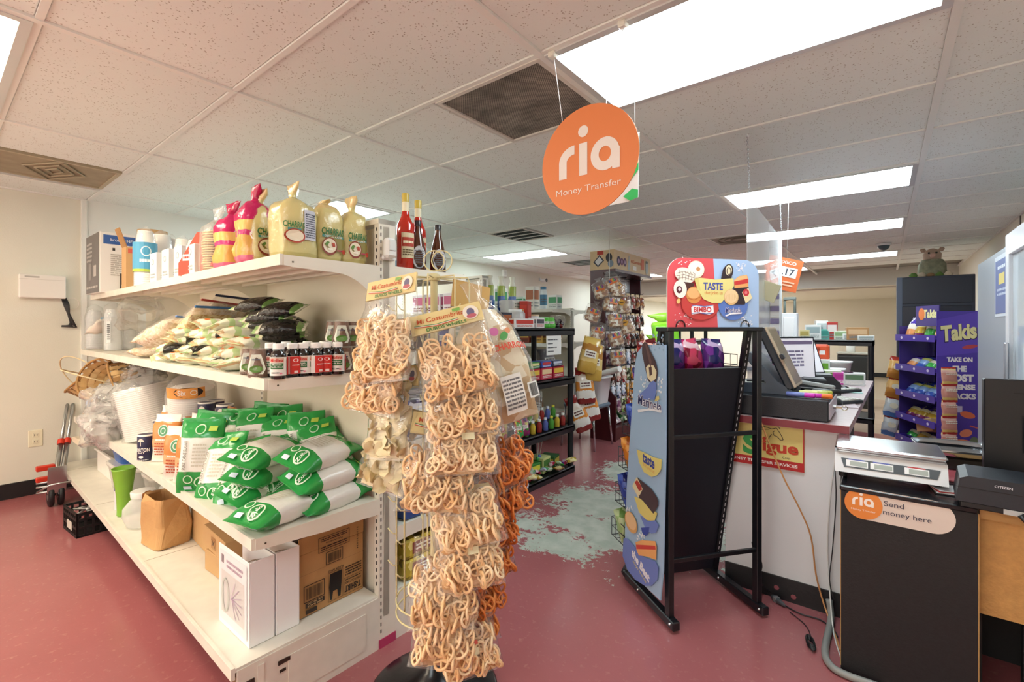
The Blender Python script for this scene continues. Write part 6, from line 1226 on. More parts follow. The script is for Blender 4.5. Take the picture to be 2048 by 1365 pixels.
# ================================================================ black pastry rack with printed header
RO = Vector((-.72, 2.0, 0)); RW = Vector((.613, .79, 0)); RDp = Vector((-.79, .613, 0)); RZ = math.atan2(.79, .613)
_r0 = _c*RO.x+_s*RO.y; _d0 = -_s*RO.x+_c*RO.y
_rw = _c*RW.x+_s*RW.y; _dw = -_s*RW.x+_c*RW.y; _rd = _c*RDp.x+_s*RDp.y; _dd = -_s*RDp.x+_c*RDp.y
def hd(x, y):   # photograph point -> (across, height) on the header plane
    k = (x-1024)/FPX; w = (k*_d0-_r0)/(_rw-_dw*k); d = _d0+_dw*w; return (w, CAMZ-(y-HORIZON)/FPX*d)
def sd_(x, y):  # photograph point -> (depth, height) on the side plane
    k = (x-1024)/FPX; w = (k*_d0-_r0)/(_rd-_dd*k); d = _d0+_dd*w; return (-w, CAMZ-(y-HORIZON)/FPX*d)
BLK = pm('#15151a', .35, bs=80, bstr=.05); BLKP = pm('#191c26', .45, bs=120, bstr=.04)
t = thing('pastry_rack', 'black metal pastry display rack seen from its back with red and blue header', 'display rack', RO, RZ); WD, DP = .445, .43
for x in (0, WD):
    MB().cbox(x-.013, x+.013, -.013, .02, 0.05, 1.285, .002).build('rear_post', BLK, t)
    o = MB().cbox(x-.018, x+.018, -.05, DP-.05, .012, .05, .004).build('foot', BLK, t)
    for y in (-.03, .24): q = MB(); q.lathe([(.006, 0), (.006, .004), (.004, .006)], 8); q.xf(Matrix.Translation((x-.018, y, .035)) @ Matrix.Rotation(R(-90), 4, 'Y')); q.build('bolt', pm('#d5d7da', .2, 1), o)
    q = MB(); q.box(x-.014, x+.014, -.012, .012, 0, 1.26); q.xf(Matrix.Translation((0, .3, .04)) @ Matrix.Rotation(R(11), 4, 'X')); o = q.build('slanted_post', BLK, t)
    q = MB()
    for k in range(38): q.box(x-.002, x+.002, -.0125, -.012, .1+k*.03, .116+k*.03)
    q.xf(Matrix.Translation((0, .3, .04)) @ Matrix.Rotation(R(11), 4, 'X')); q.build('slots', pm('#d0d3d8', .4), o)
MB().tube([(0, DP-.06, .03), (0, DP-.02, .03), (.04, DP+.03, .03), (WD-.04, DP+.03, .03), (WD, DP-.02, .03), (WD, DP-.06, .03)], .019, 8).build('front_bow', BLK, t)
q = MB(); q.box(.014, WD-.014, -.004, .004, .02, 1.08); q.xf(Matrix.Translation((0, .3, .04)) @ Matrix.Rotation(R(11), 4, 'X')); q.build('back_sheet', BLKP, t)
for z in (.285, .815): MB().cbox(0, WD, -.008, .008, z-.009, z+.009, .002).build('cross_bar', BLK, t)
MB().cbox(-.02, WD+.02, -.015, .08, 1.272, 1.29, .003).build('top_rail', BLK, t)
for x in (.05, WD-.07): MB().tube([(x+.022*math.cos(a), -.004, 1.292+.028*math.sin(a)) for a in [math.pi*k/10 for k in range(11)]], .0025, 6).build('header_loop', BLK, t)
# header card
hp = []
u0, u1, v0, v1, rr = -.012, WD+.006, 1.286, 1.592, .075
for cx, cy, a0 in ((u1-rr, v1-rr, 0), (u0+rr, v1-rr, 90)):
    for k in range(9): a = R(a0+k*90/8); hp.append((cx+rr*math.cos(a), cy+rr*math.sin(a)))
hp += [(u0, v0), (u1, v0)]
MB().prism(hp, .0, .006, 'y').build('header_card', pm('#e9e6e4', .5), t)
p = Print((0, 0, 0), (1, 0, 0), (0, 0, 1), off=.0008, step=.00006)
def H(x, y): return hd(1220+x/5.056, 480+y/5.056)      # point on the enlarged view of the header
mid_t, mid_b = H(1042, 170)[0], H(1090, 880)[0]
red = [q for q in hp if q[0] <= mid_t]; p.poly([(mid_t, v1)] + [q for q in hp if q[0] < mid_t-.01] + [(mid_b, v0)], '#d8525a'); p.poly([(mid_t, v1), (mid_b, v0)] + [(u1, v0)] + [q for q in hp if q[0] > mid_t+.01 and q[1] > v0+.01], '#a9c4e8')
def E(x, y, rx, ry, c, rot=0, **k): cu, cv = H(x, y); p.ell(cu, cv, rx*.00051, ry*.00045, c, -rot, **k)
def PO(pts, c): p.poly([H(*q) for q in pts], c)
rnd = random.Random(3)
for (xa, xb, ya, yb, n) in ((690, 830, 175, 250, 10), (650, 820, 735, 860, 20), (1270, 1370, 230, 330, 30), (1290, 1440, 760, 860, 34)):
    for k in range(n): E(rnd.uniform(xa, xb), rnd.uniform(ya, yb), 7, 4, '#f4eef0', rnd.uniform(-60, 60), n=7)
E(910, 640, 190, 165, '#c84340'); E(1235, 660, 150, 150, '#5d7cc4')
E(862, 300, 80, 84, '#f0e2cf'); E(862, 296, 70, 70, '#f7efe2'); E(882, 298, 20, 22, '#c98f5f')
E(750, 360, 100, 72, '#f3e9dc', 14)
for k in range(6): p.line([H(690+k*28, 310+k*4), H(700+k*30, 350), H(690+k*30, 410)], .0018, '#7a5a48')
for k in range(3): p.line([H(660, 340+k*26), H(740, 322+k*30), H(838, 360+k*26)], .0016, '#7a5a48')
PO([(690, 420), (840, 440), (830, 520), (770, 580), (710, 520)], '#4a2a26'); E(700, 500, 62, 86, '#f4ece2', -8); E(690, 505, 28, 36, '#5a2430'); E(694, 500, 14, 18, '#e9d8dc')
E(838, 560, 74, 82, '#d98f4e'); E(834, 540, 62, 52, '#edb477'); p.line([H(770, 590), H(840, 610), H(908, 575)], .003, '#b8692f'); E(682, 620, 18, 26, '#e9c27a', 30)
PO([(1110, 400), (1130, 300), (1160, 260), (1230, 300), (1215, 395)], '#33262c'); E(1188, 318, 46, 70, '#33262c', 8); E(1188, 310, 32, 52, '#e9dfbc', 8); p.ring(*H(1190, 320), .012, .018, .004, '#4a3630')
PO([(1240, 410), (1290, 370), (1370, 355), (1388, 400), (1385, 480), (1245, 490)], '#e9a868'); PO([(1243, 425), (1380, 395), (1384, 440), (1245, 462)], '#cf3c3c'); PO([(1243, 410), (1290, 375), (1368, 358), (1378, 392), (1243, 422)], '#f2bd84')
PO([(1235, 495), (1390, 480), (1350, 655), (1240, 655)], '#31242c'); PO([(1320, 530), (1385, 488), (1425, 590), (1360, 645)], '#ecdcae'); E(1362, 535, 32, 36, '#c8303c', 20); E(1362, 535, 14, 18, '#e27a80', 20)
PO([(840, 395), (900, 385), (1050, 405), (1235, 390), (1240, 470), (1180, 560), (1110, 640), (1020, 640), (930, 600), (870, 500)], '#e6d98c'); PO([(840, 395), (880, 388), (905, 520), (870, 500)], '#dccd7c')
E(1212, 580, 74, 78, '#e2b781'); E(1212, 572, 66, 66, '#f0cfa0')
for k in range(7): p.line([H(1160+k*17, 620-abs(3-k)*6), H(1170+k*14, 540+abs(3-k)*6)], .0012, '#d8ac74')
p.text('TASTE', *H(1030, 472), .033, '#4a55a4', .098, .03); p.text('that joins us', *H(1034, 542), .019, '#d8743a', .092, .0)
PO([(808, 680), (850, 660), (940, 672), (1030, 658), (1036, 735), (990, 758), (900, 742), (812, 756)], '#f4f1f3'); p.line([H(815, 668), H(860, 664), H(940, 676), H(1028, 664)], .003, '#4a6ab8'); p.line([H(815, 745), H(880, 738), H(960, 750), H(1028, 742)], .003, '#4a6ab8'); p.text('BIMBO', *H(922, 706), .023, '#cf2f35', .088, .035)
p.text('Marinela', *H(1232, 712), .024, '#f6f4f8', .082, .06, slant=.15); p.k += 1; p.text('Marinela', *H(1232, 712), .022, '#3a3f86', .08, .012, slant=.15); PO([(1150, 765), (1200, 742), (1320, 735), (1315, 748), (1210, 756), (1155, 778)], '#f4f1f6')
p.build(t, 'header_print')
# tall side card
sp = [sd_(1345, 690), sd_(1308, 690), sd_(1296, 694), sd_(1287, 706), sd_(1282, 730), sd_(1276, 820), sd_(1270, 900), sd_(1265, 980), sd_(1262, 1060), sd_(1262, 1110), sd_(1268, 1135), sd_(1282, 1152), sd_(1334, 1200), sd_(1340, 1140), sd_(1345, 900)]
mb = MB(); mb.prism([(-a, b) for a, b in sp], -.032, -.028, 'x'); mb.build('side_card', pm('#9cbcdc', .5), t)
p = Print((-.032, 0, 0), (0, -1, 0), (0, 0, 1), off=.0008, step=.00006)
def S6(x, y): return sd_(1220+x/5.056, 740+y/5.056)
def S5(x, y): return sd_(1220+x/5.056, 480+y/5.056)
def S7(x, y): return sd_(1220+x/5.056, 1000+y/5.056)
p.poly(sp, '#a4c4e2')
def PQ(f, pts, c): p.poly([f(*q) for q in pts], c)
rnd = random.Random(4)
for f, xa, xb, ya, yb, n, c in ((S5, 480, 620, 950, 1150, 18, '#8fb0d0'), (S6, 370, 600, 60, 230, 46, '#eef3f8'), (S7, 235, 300, 60, 110, 12, '#eef3f8'), (S7, 320, 430, 310, 400, 18, '#eef3f8')):
    for k in range(n): q = f(rnd.uniform(xa, xb), rnd.uniform(ya, yb)); p.ell(q[0], q[1], .006, .0055, c, rnd.uniform(-30, 30), 6)
PQ(S5, [(400, 1060), (425, 1030), (455, 1045), (480, 1110), (540, 1230), (560, 1310), (560, 1365), (545, 1430), (500, 1450), (460, 1420), (440, 1330), (400, 1150)], '#4a3034'); PQ(S6, [(450, 20), (470, -20), (540, -10), (550, 40), (520, 85), (480, 80)], '#e6dcb4'); PQ(S5, [(440, 1290), (470, 1260), (520, 1270), (550, 1330), (545, 1400), (500, 1440), (455, 1390)], '#e9dfb8'); PQ(S5, [(430, 1050), (450, 1060), (500, 1230), (490, 1300)], '#6a4a48'); PQ(S5, [(470, 1290), (500, 1280), (505, 1360), (480, 1380)], '#5a3c3a')
PQ(S6, [(350, 270), (400, 225), (450, 180), (490, 120), (520, 108), (545, 130), (552, 200), (530, 300), (400, 300)], '#6f86cc'); PQ(S6, [(545, 270), (575, 260), (580, 300), (530, 320)], '#d9cf86')
c0 = S6(475, 335); p.text('Marinela', c0[0], c0[1], .05, '#f4f5fa', .205, .06, slant=.1, rot=-2); p.text('Marinela', c0[0], c0[1], .046, '#2f3468', .2, .015, slant=.1, rot=-2); PQ(S6, [(355, 400), (470, 388), (600, 405), (600, 425), (470, 408), (360, 430)], '#eef2f8')
PQ(S6, [(345, 800), (420, 830), (520, 880), (605, 900), (600, 1000), (560, 1060), (500, 1078), (420, 1030), (370, 930)], '#e6da84'); c0 = S6(468, 915); p.text('taste', c0[0], c0[1], .045, '#3a4a9a', .105, .04, rot=-4); c0 = S6(468, 990); p.text('that joins us', c0[0], c0[1], .024, '#e0a050', .1, .0, rot=-6)
PQ(S6, [(300, 1170), (345, 1080), (400, 1130), (410, 1200), (365, 1290)], '#e6dcb0'); PQ(S6, [(325, 1130), (350, 1110), (395, 1170), (400, 1210), (370, 1220)], '#b83c34'); PQ(S6, [(350, 1080), (400, 1120), (500, 1200), (560, 1290), (570, 1365), (540, 1400), (365, 1290), (408, 1200)], '#4a3c40')
PQ(S7, [(320, -40), (380, -20), (480, 60), (560, 130), (530, 210), (450, 200), (370, 120)], '#e2d47c'); PQ(S7, [(365, -50), (520, 135), (565, 60), (570, 0), (480, -60)], '#4a3c40'); PQ(S7, [(380, 150), (420, 170), (460, 210), (540, 200), (575, 250), (550, 320), (500, 335), (440, 290)], '#6f86cc'); PQ(S7, [(390, 275), (480, 268), (470, 330), (440, 358), (410, 340)], '#3c50a8')
q = S7(285, 220); p.ell(q[0], q[1], .062, .048, '#d9a868'); p.ell(q[0], q[1]+.006, .053, .038, '#ecc794')
PQ(S7, [(210, 380), (250, 385), (330, 470), (420, 570), (540, 610), (575, 680), (560, 800), (500, 860), (430, 860), (330, 800), (250, 700), (200, 560)], '#6f86cc'); PQ(S7, [(335, 420), (400, 400), (540, 410), (555, 470), (550, 600), (450, 565), (370, 555), (345, 500)], '#eeb06c'); PQ(S7, [(340, 445), (540, 455), (545, 495), (345, 490)], '#cf4038')
c0 = S7(385, 650); p.text('the Best', c0[0], c0[1], .042, '#f3f4fa', .17, .05, rot=-17); c0 = S7(375, 715); p.text("stays inside", c0[0], c0[1], .02, '#e6da84', .13, .01, rot=-18); p.build(t, 'side_print')
# wire baskets on the far side with packs
PACK = {'purple': busy(['#5a2a7a', '#7a3a9a', '#2a2a6a', '#c9b0d9'], 26, .2), 'orange': busy(['#e08a2e', '#f0a850', '#c86a1e'], 26, .2), 'pinkred': busy(['#c22a6a', '#8a1f3a', '#d9486a', '#e9c0cc'], 26, .2), 'green': busy(['#a9cf8a', '#c9e0a8', '#7fae5a'], 26, .2), 'blue': busy(['#2f4aa8', '#4a6ac8', '#1f2f7a'], 26, .2), 'red': busy(['#8a1f22', '#b83430', '#5a1418', '#e0b0a0'], 26, .2), 'lime': bands([(0, '#e6e6dc'), (.12, '#7fcf2f'), (.7, '#a0e04a')], rough=.2)}
LV = [(1.06, .11, ['red', 'purple', 'pinkred', 'purple']), (.93, .15, ['purple', 'blue', 'pinkred', 'purple']), (.74, .22, ['blue', 'pinkred', 'blue', 'purple']), (.56, .27, ['orange', 'pinkred', 'orange', 'red']), (.36, .31, ['blue', 'purple', 'pinkred', 'purple']), (.16, .35, ['green', 'blue', 'green', 'blue'])]
for li, (z, y, packs) in enumerate(LV):
    mb = MB(); y0, y1 = y+.02, y+.21
    for zz in (z, z+.05, z+.1):
        mb.tube([(.0, y0, zz), (.0, y1, zz), (WD, y1, zz), (WD, y0, zz)], .0025, 5)
    for k in range(12): x = WD*k/11; mb.tube([(x, y0, z), (x, y1, z), (x, y1, z+.1)], .002, 4)
    for k in range(4): yy = y0+(y1-y0)*k/4; mb.tube([(0, yy, z+.1), (0, yy, z), (WD, yy, z), (WD, yy, z+.1)], .002, 4)
    mb.build('wire_basket', BLK, t)
    lvn = ('top', 'second', 'third', 'fourth', 'fifth', 'bottom')[li]
    for k, pc in enumerate(packs):
        wp = t.matrix_basis @ Vector((.06+.108*k, y+.11, z+.006)); loc = RO + RW*(.06+.108*k) + RDp*(y+.11) + Vector((0, 0, z+.006))
        o = tag(MB().loft(pill(.17, .056, .042, 8, 2.6, .012), 14, wr=.005, ws=30, seed=k+li).build('pastry_pack', PACK[pc], None, loc, (R(-12), R((k*31) % 20-10), RZ)), '%s pastry pack, %s from the side card, in the %s basket' % (pc if pc != 'pinkred' else 'pink and red', ORD[k], lvn), 'pastry pack', 'pastry packs in the wire baskets')
for k, (x, y, d, l) in enumerate(((1312, 752, .3, 'lime green snack bag with crumpled top beside the side card'), (1336, 706, .16, 'lime green snack bag above the other, left of the red header'))):
    kk = (x-1024)/FPX; base = RO + RDp*(d+.0); 
    q = pY(x, y, 2.42); tag(MB().loft(tiedbag(.17, .07, .04, .03, .04), 18, wr=.01, ws=20, seed=k).build('lime_snack_bag', PACK['lime'], None, (q.x, q.y, q.z), (R(-8), R(8-14*k), YAW)), l, 'snack bag', 'lime green snack bags')
# ================================================================ checkout counter
COUNTW = pm('#dfe1e3', .5, bs=90, bstr=.04, var=.02, vscale=3); LAM = pm('#c3adb0', .25, var=.06, vscale=40); LAMR = pm('#7d2733', .35)
CX0, CX1, CY0, CY1, CZ = -.63, -.15, 2.54, 4.72, .862
t = thing('checkout_counter', 'white checkout counter with dark red edged laminate top', 'counter', (0, 0, 0))
MB().box(CX0, CX1, CY0, CY0+.02, .1, CZ-.035).build('front_panel', COUNTW, t); mb = MB(); mb.box(CX0, CX0+.02, CY0+.02, CY1, .1, CZ-.035); mb.build('side_panel', COUNTW, t); MB().box(CX1-.02, CX1, CY0+.02, CY0+.6, .1, CZ-.035).build('inner_panel', pm('#b9bcbc', .5), t)
MB().prism([(CX0-.03, CY0-.05), (CX1+.035, CY0-.05), (CX1+.085, CY1), (CX0-.03, CY1)], CZ-.036, CZ, 'z').build('top', LAM, t); MB().box(CX0-.03, CX1+.034, CY0-.0515, CY0-.05, CZ-.035, CZ-.002).build('red_edge', LAMR, t)
o = MB().box(CX0, CX1, CY0-.008, CY0, 0, .105).build('baseboard', BLACKV, t)
for a in ((-.62, .02), (-.4, .05), (-.33, .03)): MB().lathe([(.012, 0), (.009, .001)], 7).build('worn_spot', pm('#8a4a52', .6), t, (a[0], CY0-.0085, a[1]), (R(90), 0, 0))
for k in range(3):
    y = 3.2+.5*k; t2 = MB().box(CX1-.05, CX1-.02, y, y+.03, 0, CZ-.04).build('support_leg', pm('#a9abad', .35, .6), t)
# money transfer sign
t = thing('money_transfer_sign', 'yellow and red Sigue money transfer sign on the counter front', 'sign', (-.62, CY0-.004, .618)); W_, H_ = .333, .222
MB().box(0, W_, -.003, .003, 0, H_).build('board', pm('#e2d382', .45), t); p = Print((0, -.003, 0), (1, 0, 0), (0, 0, 1), step=.0001); p.rect(0, W_, 0, .042, '#b81f22'); p.rect(W_-.005, W_, .042, H_, '#b81f22'); p.text('MONEY TRANSFER SERVICES', W_*.47, .022, .014, '#f2efe8', W_*.9, .02)
p.text('igue', .235, .093, .07, '#c23a1e', .15, .035); p.text('S', .11, .1, .1, '#2f9a4a', .075, .05); p.text('Corp.', .262, .055, .012, '#2a2a22', .035, .0); p.ell(.168, .135, .008, .009, '#c23a1e')
p.line([(.13, .2), (.18, .19), (.2, .185), (.22, .192), (.228, .18), (.24, .16), (.248, .14), (.238, .136), (.232, .142), (.222, .152), (.21, .155), (.205, .17), (.212, .178)], .0028, '#1f1c18'); p.line([(.15, .215), (.18, .205), (.205, .207), (.228, .2), (.235, .188)], .0028, '#1f1c18'); p.line([(.15, .175), (.19, .182)], .0022, '#1f1c18'); p.line([(.2, .16), (.19, .145), (.185, .13)], .0026, '#1f1c18'); p.poly([(.115, .2), (.15, .21), (.16, .19), (.15, .165), (.14, .19)], '#2f9a4a'); p.build(t, 'sign_print')
# cash drawer
DB = pm('#1d2026', .5, bs=200, bstr=.15); DX1 = pY(1656, 840, 2.5).x
t = thing('cash_drawer', 'black cash drawer at the front edge of the counter', 'cash drawer', (0, 0, 0)); MB().cbox(-.62, DX1, 2.51, 2.93, CZ+.004, CZ+.098, .004).build('case', DB, t); MB().cbox(DX1, DX1+.006, 2.53, 2.91, CZ+.012, CZ+.085, .002).build('drawer_front', pm('#c3b9c2', .4), t)
for x in (-.58, DX1-.04):
    for y in (2.55, 2.89): MB().lathe([(.012, 0), (.012, .005)], 8).build('rubber_foot', pm('#111113', .7), t, (x, y, CZ))
q = MB(); q.lathe([(.01, 0), (.01, .012)], 12); q.xf(Matrix.Translation((DX1+.005, 2.68, CZ+.052)) @ Matrix.Rotation(R(90), 4, 'Y')); ko = q.build('lock', pm('#b9bcc0', .2, 1), t); MB().box(DX1+.017, DX1+.04, 2.678, 2.682, CZ+.047, CZ+.055).build('key', pm('#a9a08a', .2, 1), ko); MB().tube([(DX1+.05+.012*math.cos(a), 2.68, CZ+.05+.01*math.sin(a)) for a in [2*math.pi*k/14 for k in range(14)]], .002, 5, closed=True).build('key_ring', pm('#a9a08a', .2, 1), ko)
CT = CZ+.1
# touch screen terminal on the drawer: wedge stand and tilted screen
t = thing('touch_terminal', 'black touch screen terminal on a wedge stand standing on the cash drawer', 'monitor', (0, 0, 0)); SL = pm('#3b4450', .4); SL2 = pm('#22262d', .45)
bx = pY(1590, 800, 2.62); X1 = bx.x
MB().prism([(X1-.26, CT), (X1+.0, CT), (X1-.005, CT+.02), (X1-.07, CT+.06), (X1-.19, CT+.2), (X1-.215, CT+.2), (X1-.22, CT+.18), (X1-.12, CT+.05), (X1-.26, CT+.045)], 2.6, 2.84, 'y').build('stand', SL, t)
q = MB(); q.cbox(-.035, .0, -.14, .1, 0, .33, .008); q.xf(Matrix.Translation((X1+.0, 2.74, CT+.03)) @ Matrix.Rotation(R(-24), 4, 'Y')); q.build('housing', SL2, t)
q = MB(); q.cbox(.0, .012, -.135, .095, .006, .324, .003); q.xf(Matrix.Translation((X1+.0, 2.74, CT+.03)) @ Matrix.Rotation(R(-24), 4, 'Y')); q.build('bezel', pm('#b3a38d', .4), t)
q = MB(); q.box(.012, .013, -.12, .08, .02, .31); q.xf(Matrix.Translation((X1+.0, 2.74, CT+.03)) @ Matrix.Rotation(R(-24), 4, 'Y')); q.build('screen', pm('#a0947f', .2), t)  # tan reflection of the wall put into the screen colour
q = MB(); q.cbox(.01, .025, -.165, -.12, .15, .175, .003); q.xf(Matrix.Translation((X1+.0, 2.74, CT+.03)) @ Matrix.Rotation(R(-24), 4, 'Y')); q.build('card_reader', SL2, t)
t = thing('receipt_papers', 'white receipt papers lying beside the terminal stand', 'paper', (X1-.18, 2.66, CT+.048), .2); MB().box(-.06, .06, -.04, .04, 0, .004).build('paper', WHITE, t); MB().box(-.04, .04, -.03, .03, .004, .012).build('clip', pm('#16171a', .4), t)
# screens on the counter behind
def monitor(loc, rz, w, h, lab, scr, tilt=10):
    t = thing('computer_monitor', lab, 'monitor', loc, rz); q = MB(); q.cbox(-w/2, w/2, -.012, .018, 0, h, .004); M = Matrix.Translation((0, 0, .1)) @ Matrix.Rotation(R(-tilt), 4, 'X'); q.xf(M); q.build('housing', pm('#1a1b20', .4), t)
    q = MB(); q.box(-w/2+.012, w/2-.012, -.0128, -.012, .015, h-.012); q.xf(M); so = q.build('screen', glow((.55, .53, .66), .42), t)
    p = Print((0, 0, 0), (1, 0, 0), (0, 0, 1), lambda u, v: (M @ Vector((u, -.0128, v)), M.to_3x3() @ Vector((0, -1, 0)))); p.rect(-w/2+.02, w/2-.02, h*.82, h*.9, '#8a7aa0'); p.lines(-w/2+.03, w/2*.4, h*.3, h*.7, 5, '#8f88a8', 3); p.build(so, 'screen_print')
    MB().cbox(-.02, .02, .0, .03, 0, .2, .003).build('neck', pm('#1a1b20', .4), t); MB().cbox(-.1, .1, -.07, .09, 0, .012, .004).build('foot', pm('#1a1b20', .4), t); return t
def CP(x, y, z=CZ): return pZ(x, y, z)
q1 = pY(1590, 745, 3.35); q2 = pY(1618, 745, 3.75)
monitor((q1.x, 3.35, CZ+.001), R(52), .3, .27, 'dark computer monitor with a pale lilac screen behind the terminal', 0, 4)
monitor((q2.x-.02, 3.78, CZ+.001), R(50), .3, .27, 'second dark computer monitor tilted back beyond the first', 0, 22)
def blockprinter(loc, lab, s=1):
    t = thing('receipt_printer', lab, 'printer', loc, R(10)); MB().prism([(-.09, 0), (.09, 0), (.09, .07), (.05, .12), (-.09, .12)], -.09, .09, 'y').build('case', pm('#22252b', .45), t); MB().cbox(-.06, .05, -.07, .07, .12, .126, .002).build('lid', pm('#2c3036', .4), t); MB().box(.07, .0905, -.05, .05, .075, .08).build('slot', pm('#0d0e10', .5), t)
q3 = pY(1630, 742, 3.3); blockprinter((q3.x, 3.3, CZ+.001), 'black receipt printer beside the first computer monitor')
q3 = pY(1644, 735, 3.6); blockprinter((q3.x, 3.62, CZ+.001), 'second black receipt printer behind the other one')
def kb(loc, rz, lab):
    t = thing('keyboard', lab, 'keyboard', loc, rz); MB().cbox(-.2, .2, -.065, .065, 0, .018, .004).build('base', pm('#1c1d20', .5), t); mb = MB()
    for r_ in range(5):
        for c in range(15): mb.box(-.19+c*.0255, -.17+c*.0255, -.055+r_*.023, -.036+r_*.023, .018, .024)
    o = mb.build('keys', pm('#cfcbc2' if 'near' in lab else '#c9c6be', .5), t); o['kind'] = 'stuff'
kq = pY(1656, 772, 3.15); kb((kq.x-.0, 3.15, CZ+.002), R(60), 'black keyboard with pale keys near the stapler'); kq = pY(1672, 752, 3.75); kb((kq.x-.02, 3.72, CZ+.002), R(60), 'second keyboard further back beside the teal mouse mat')
for k, (x, y, Y, l, mc) in enumerate(((1700, 772, 3.15, 'black computer mouse on the pink mat', '#c8b6bc'), (1712, 757, 3.85, 'black computer mouse on the teal mat', '#8fb0ac'))):
    q = pY(x, y, Y); t = thing('mouse_mat', ('pink' if k == 0 else 'teal')+' mouse mat on the counter', 'mouse mat', (min(q.x, -.2), Y, CZ+.001), R(8)); MB().cbox(-.09, .085, -.1, .1, 0, .002, .0005).build('mat', pm(mc, .6), t)
    t = thing('computer_mouse', l, 'mouse', (min(q.x, -.2)-.01, Y, CZ+.0035), R(20)); MB().loft([(0, .03, .05, 2.4), (.012, .032, .052, 2.3), (.025, .026, .042, 2.2), (.033, .01, .018, 2)], 18).build('body', pm('#16171a', .3), t); MB().lathe([(.006, -.003), (.006, .003)], 8).build('scroll_wheel', pm('#3a3b40', .4), t, (0, -.025, .028), (0, R(90), 0))
# stapler, pens
q = pZ(1632, 780, CT); t = thing('stapler', 'long grey and black stapler on the cash drawer', 'stapler', (DX1-.09, 2.87, CT+.001), R(-8)); MB().cbox(-.11, .09, -.018, .018, 0, .012, .004).build('base', pm('#1a1b1e', .4), t); q_ = MB(); q_.cbox(-.09, .09, -.014, .014, .02, .042, .006); q_.xf(Matrix.Rotation(R(6), 4, 'Y')); q_.build('arm', pm('#a9aeb0', .3, .4), t); MB().cbox(-.1, -.07, -.015, .015, .012, .05, .003).build('hinge', pm('#1a1b1e', .4), t)
for k, (dx, dy, c1, c2, l) in enumerate(((-.115, 2.56, '#6a78b8', '#c22ab0', 'purple and magenta marker lying on the cash drawer'), (-.05, 2.57, '#c22ab0', '#e0742a', 'orange capped marker beside the magenta one'), (-.075, 2.66, '#d9d98a', '#b8c05a', 'yellow highlighter on the cash drawer'), (-.06, 2.7, '#c9cc8a', '#a9b04a', 'second yellow highlighter behind the first'), (-.03, 2.76, '#2a2c30', '#1a1b1e', 'black pen lying behind the highlighters'))):
    t = thing('marker_pen', l, 'marker', (DX1+dx, dy, CT+.012), R(-3+5*k), 'pens on the cash drawer'); q_ = MB(); q_.lathe([(.009, -.055), (.011, -.05), (.011, .03), (.008, .034)], 12); q_.xf(Matrix.Rotation(R(90), 4, 'Y')); q_.build('barrel', pm(c1, .35), t); q_ = MB(); q_.lathe([(.0115, .02), (.0115, .058), (.009, .062)], 12); q_.xf(Matrix.Rotation(R(90), 4, 'Y')); q_.build('cap', pm(c2, .35), t)
# small boxes at the far end of the counter
for k, (x, Y, h, c1, c2, l) in enumerate(((1662, 4.3, .1, '#cfe0c0', '#7fb04a', 'small green and white box at the far end of the counter'), (1686, 4.3, .09, '#d24ab0', '#b82a90', 'magenta box at the far end of the counter'), (1708, 4.3, .09, '#dfe2e0', '#5a7a5a', 'white box with picture at the far end of the counter'), (1640, 4.45, .17, '#dfe6e0', '#6fae2f', 'clear box of green candy at the far end of the counter'))):
    q = pY(x, 745, Y); sbox('counter_box', (q.x, Y, CZ+.001), R(5), .13, .1, h, c1, c2, '#f0efe9', l, group='boxes at the far end of the counter')
for k, (x, Y, w, h, l) in enumerate(((1650, 5.2, .3, .15, 'white storage tub behind the counter, lower'), (1660, 5.5, .34, .2, 'white storage tub behind the counter, taller'))):
    q = pY(x, 740, Y); tub('storage_tub', (q.x, Y, .75), w/2, .12, h, pm('#e9eae8', .4), l, 'tub')
t = tag(MB().cbox(-.75, -.28, 5.05, 5.7, 0, .745, .004).build('rear_cabinet', pm('#a9a294', .6), None), 'low cabinet behind the counter carrying white tubs', 'cabinet')
q = pY(1628, 705, 5.6); t = thing('orange_toolbox', 'orange plastic case standing behind the monitors', 'case', (q.x, 5.6, .96), R(0)); MB().cbox(-.13, .13, -.06, .06, 0, .16, .02).build('case', pm('#d9532a', .4), t); MB().tube([(-.05, -.06, .1), (-.05, -.08, .13), (.05, -.08, .13), (.05, -.06, .1)], .008, 7).build('handle', pm('#c2441e', .4), t); MB().cbox(.05, .1, -.064, -.058, .06, .1, .002).build('latch', pm('#eceae6', .4), t)
# black shelf at the rear with medicine boxes
plastic_shelf('rear_shelf_unit', 'black plastic shelf unit with medicine boxes behind the counter', -.88, -.08, 6.35, 6.85, [.3, 1.14], 1.12)
rnd = random.Random(8)
BX = [(1612, .1, .11, '#d9d2a0', '#b8a860'), (1628, .16, .17, '#e6eae9', '#9ab0b4'), (1648, .12, .12, '#58b0a4', '#2f8a80'), (1665, .1, .2, '#b8342e', '#e6dcd6'), (1682, .13, .1, '#d9e6d0', '#8fae7a'), (1700, .14, .07, '#e9ebe8', '#b0b8b8'), (1714, .2, .14, '#b98a5a', '#d9b48a'), (1730, .15, .05, '#e6e9e6', '#b0b8b4'), (1640, .12, .22, '#eef0ee', '#c0cccc')]
for k, (x, w, h, c1, c2) in enumerate(BX):
    q = pY(x, 683, 6.5); sbox('medicine_box', (q.x, 6.48+.14*(k == 8), 1.148), R(3*k-8), w, .1, h, c1, c2, '#7a8486', 'medicine box on the rear black shelf unit, %s from left' % ORD[k] if k < 8 else 'tall white medicine box at the back of the rear black shelf unit', group='medicine boxes on the rear shelf')
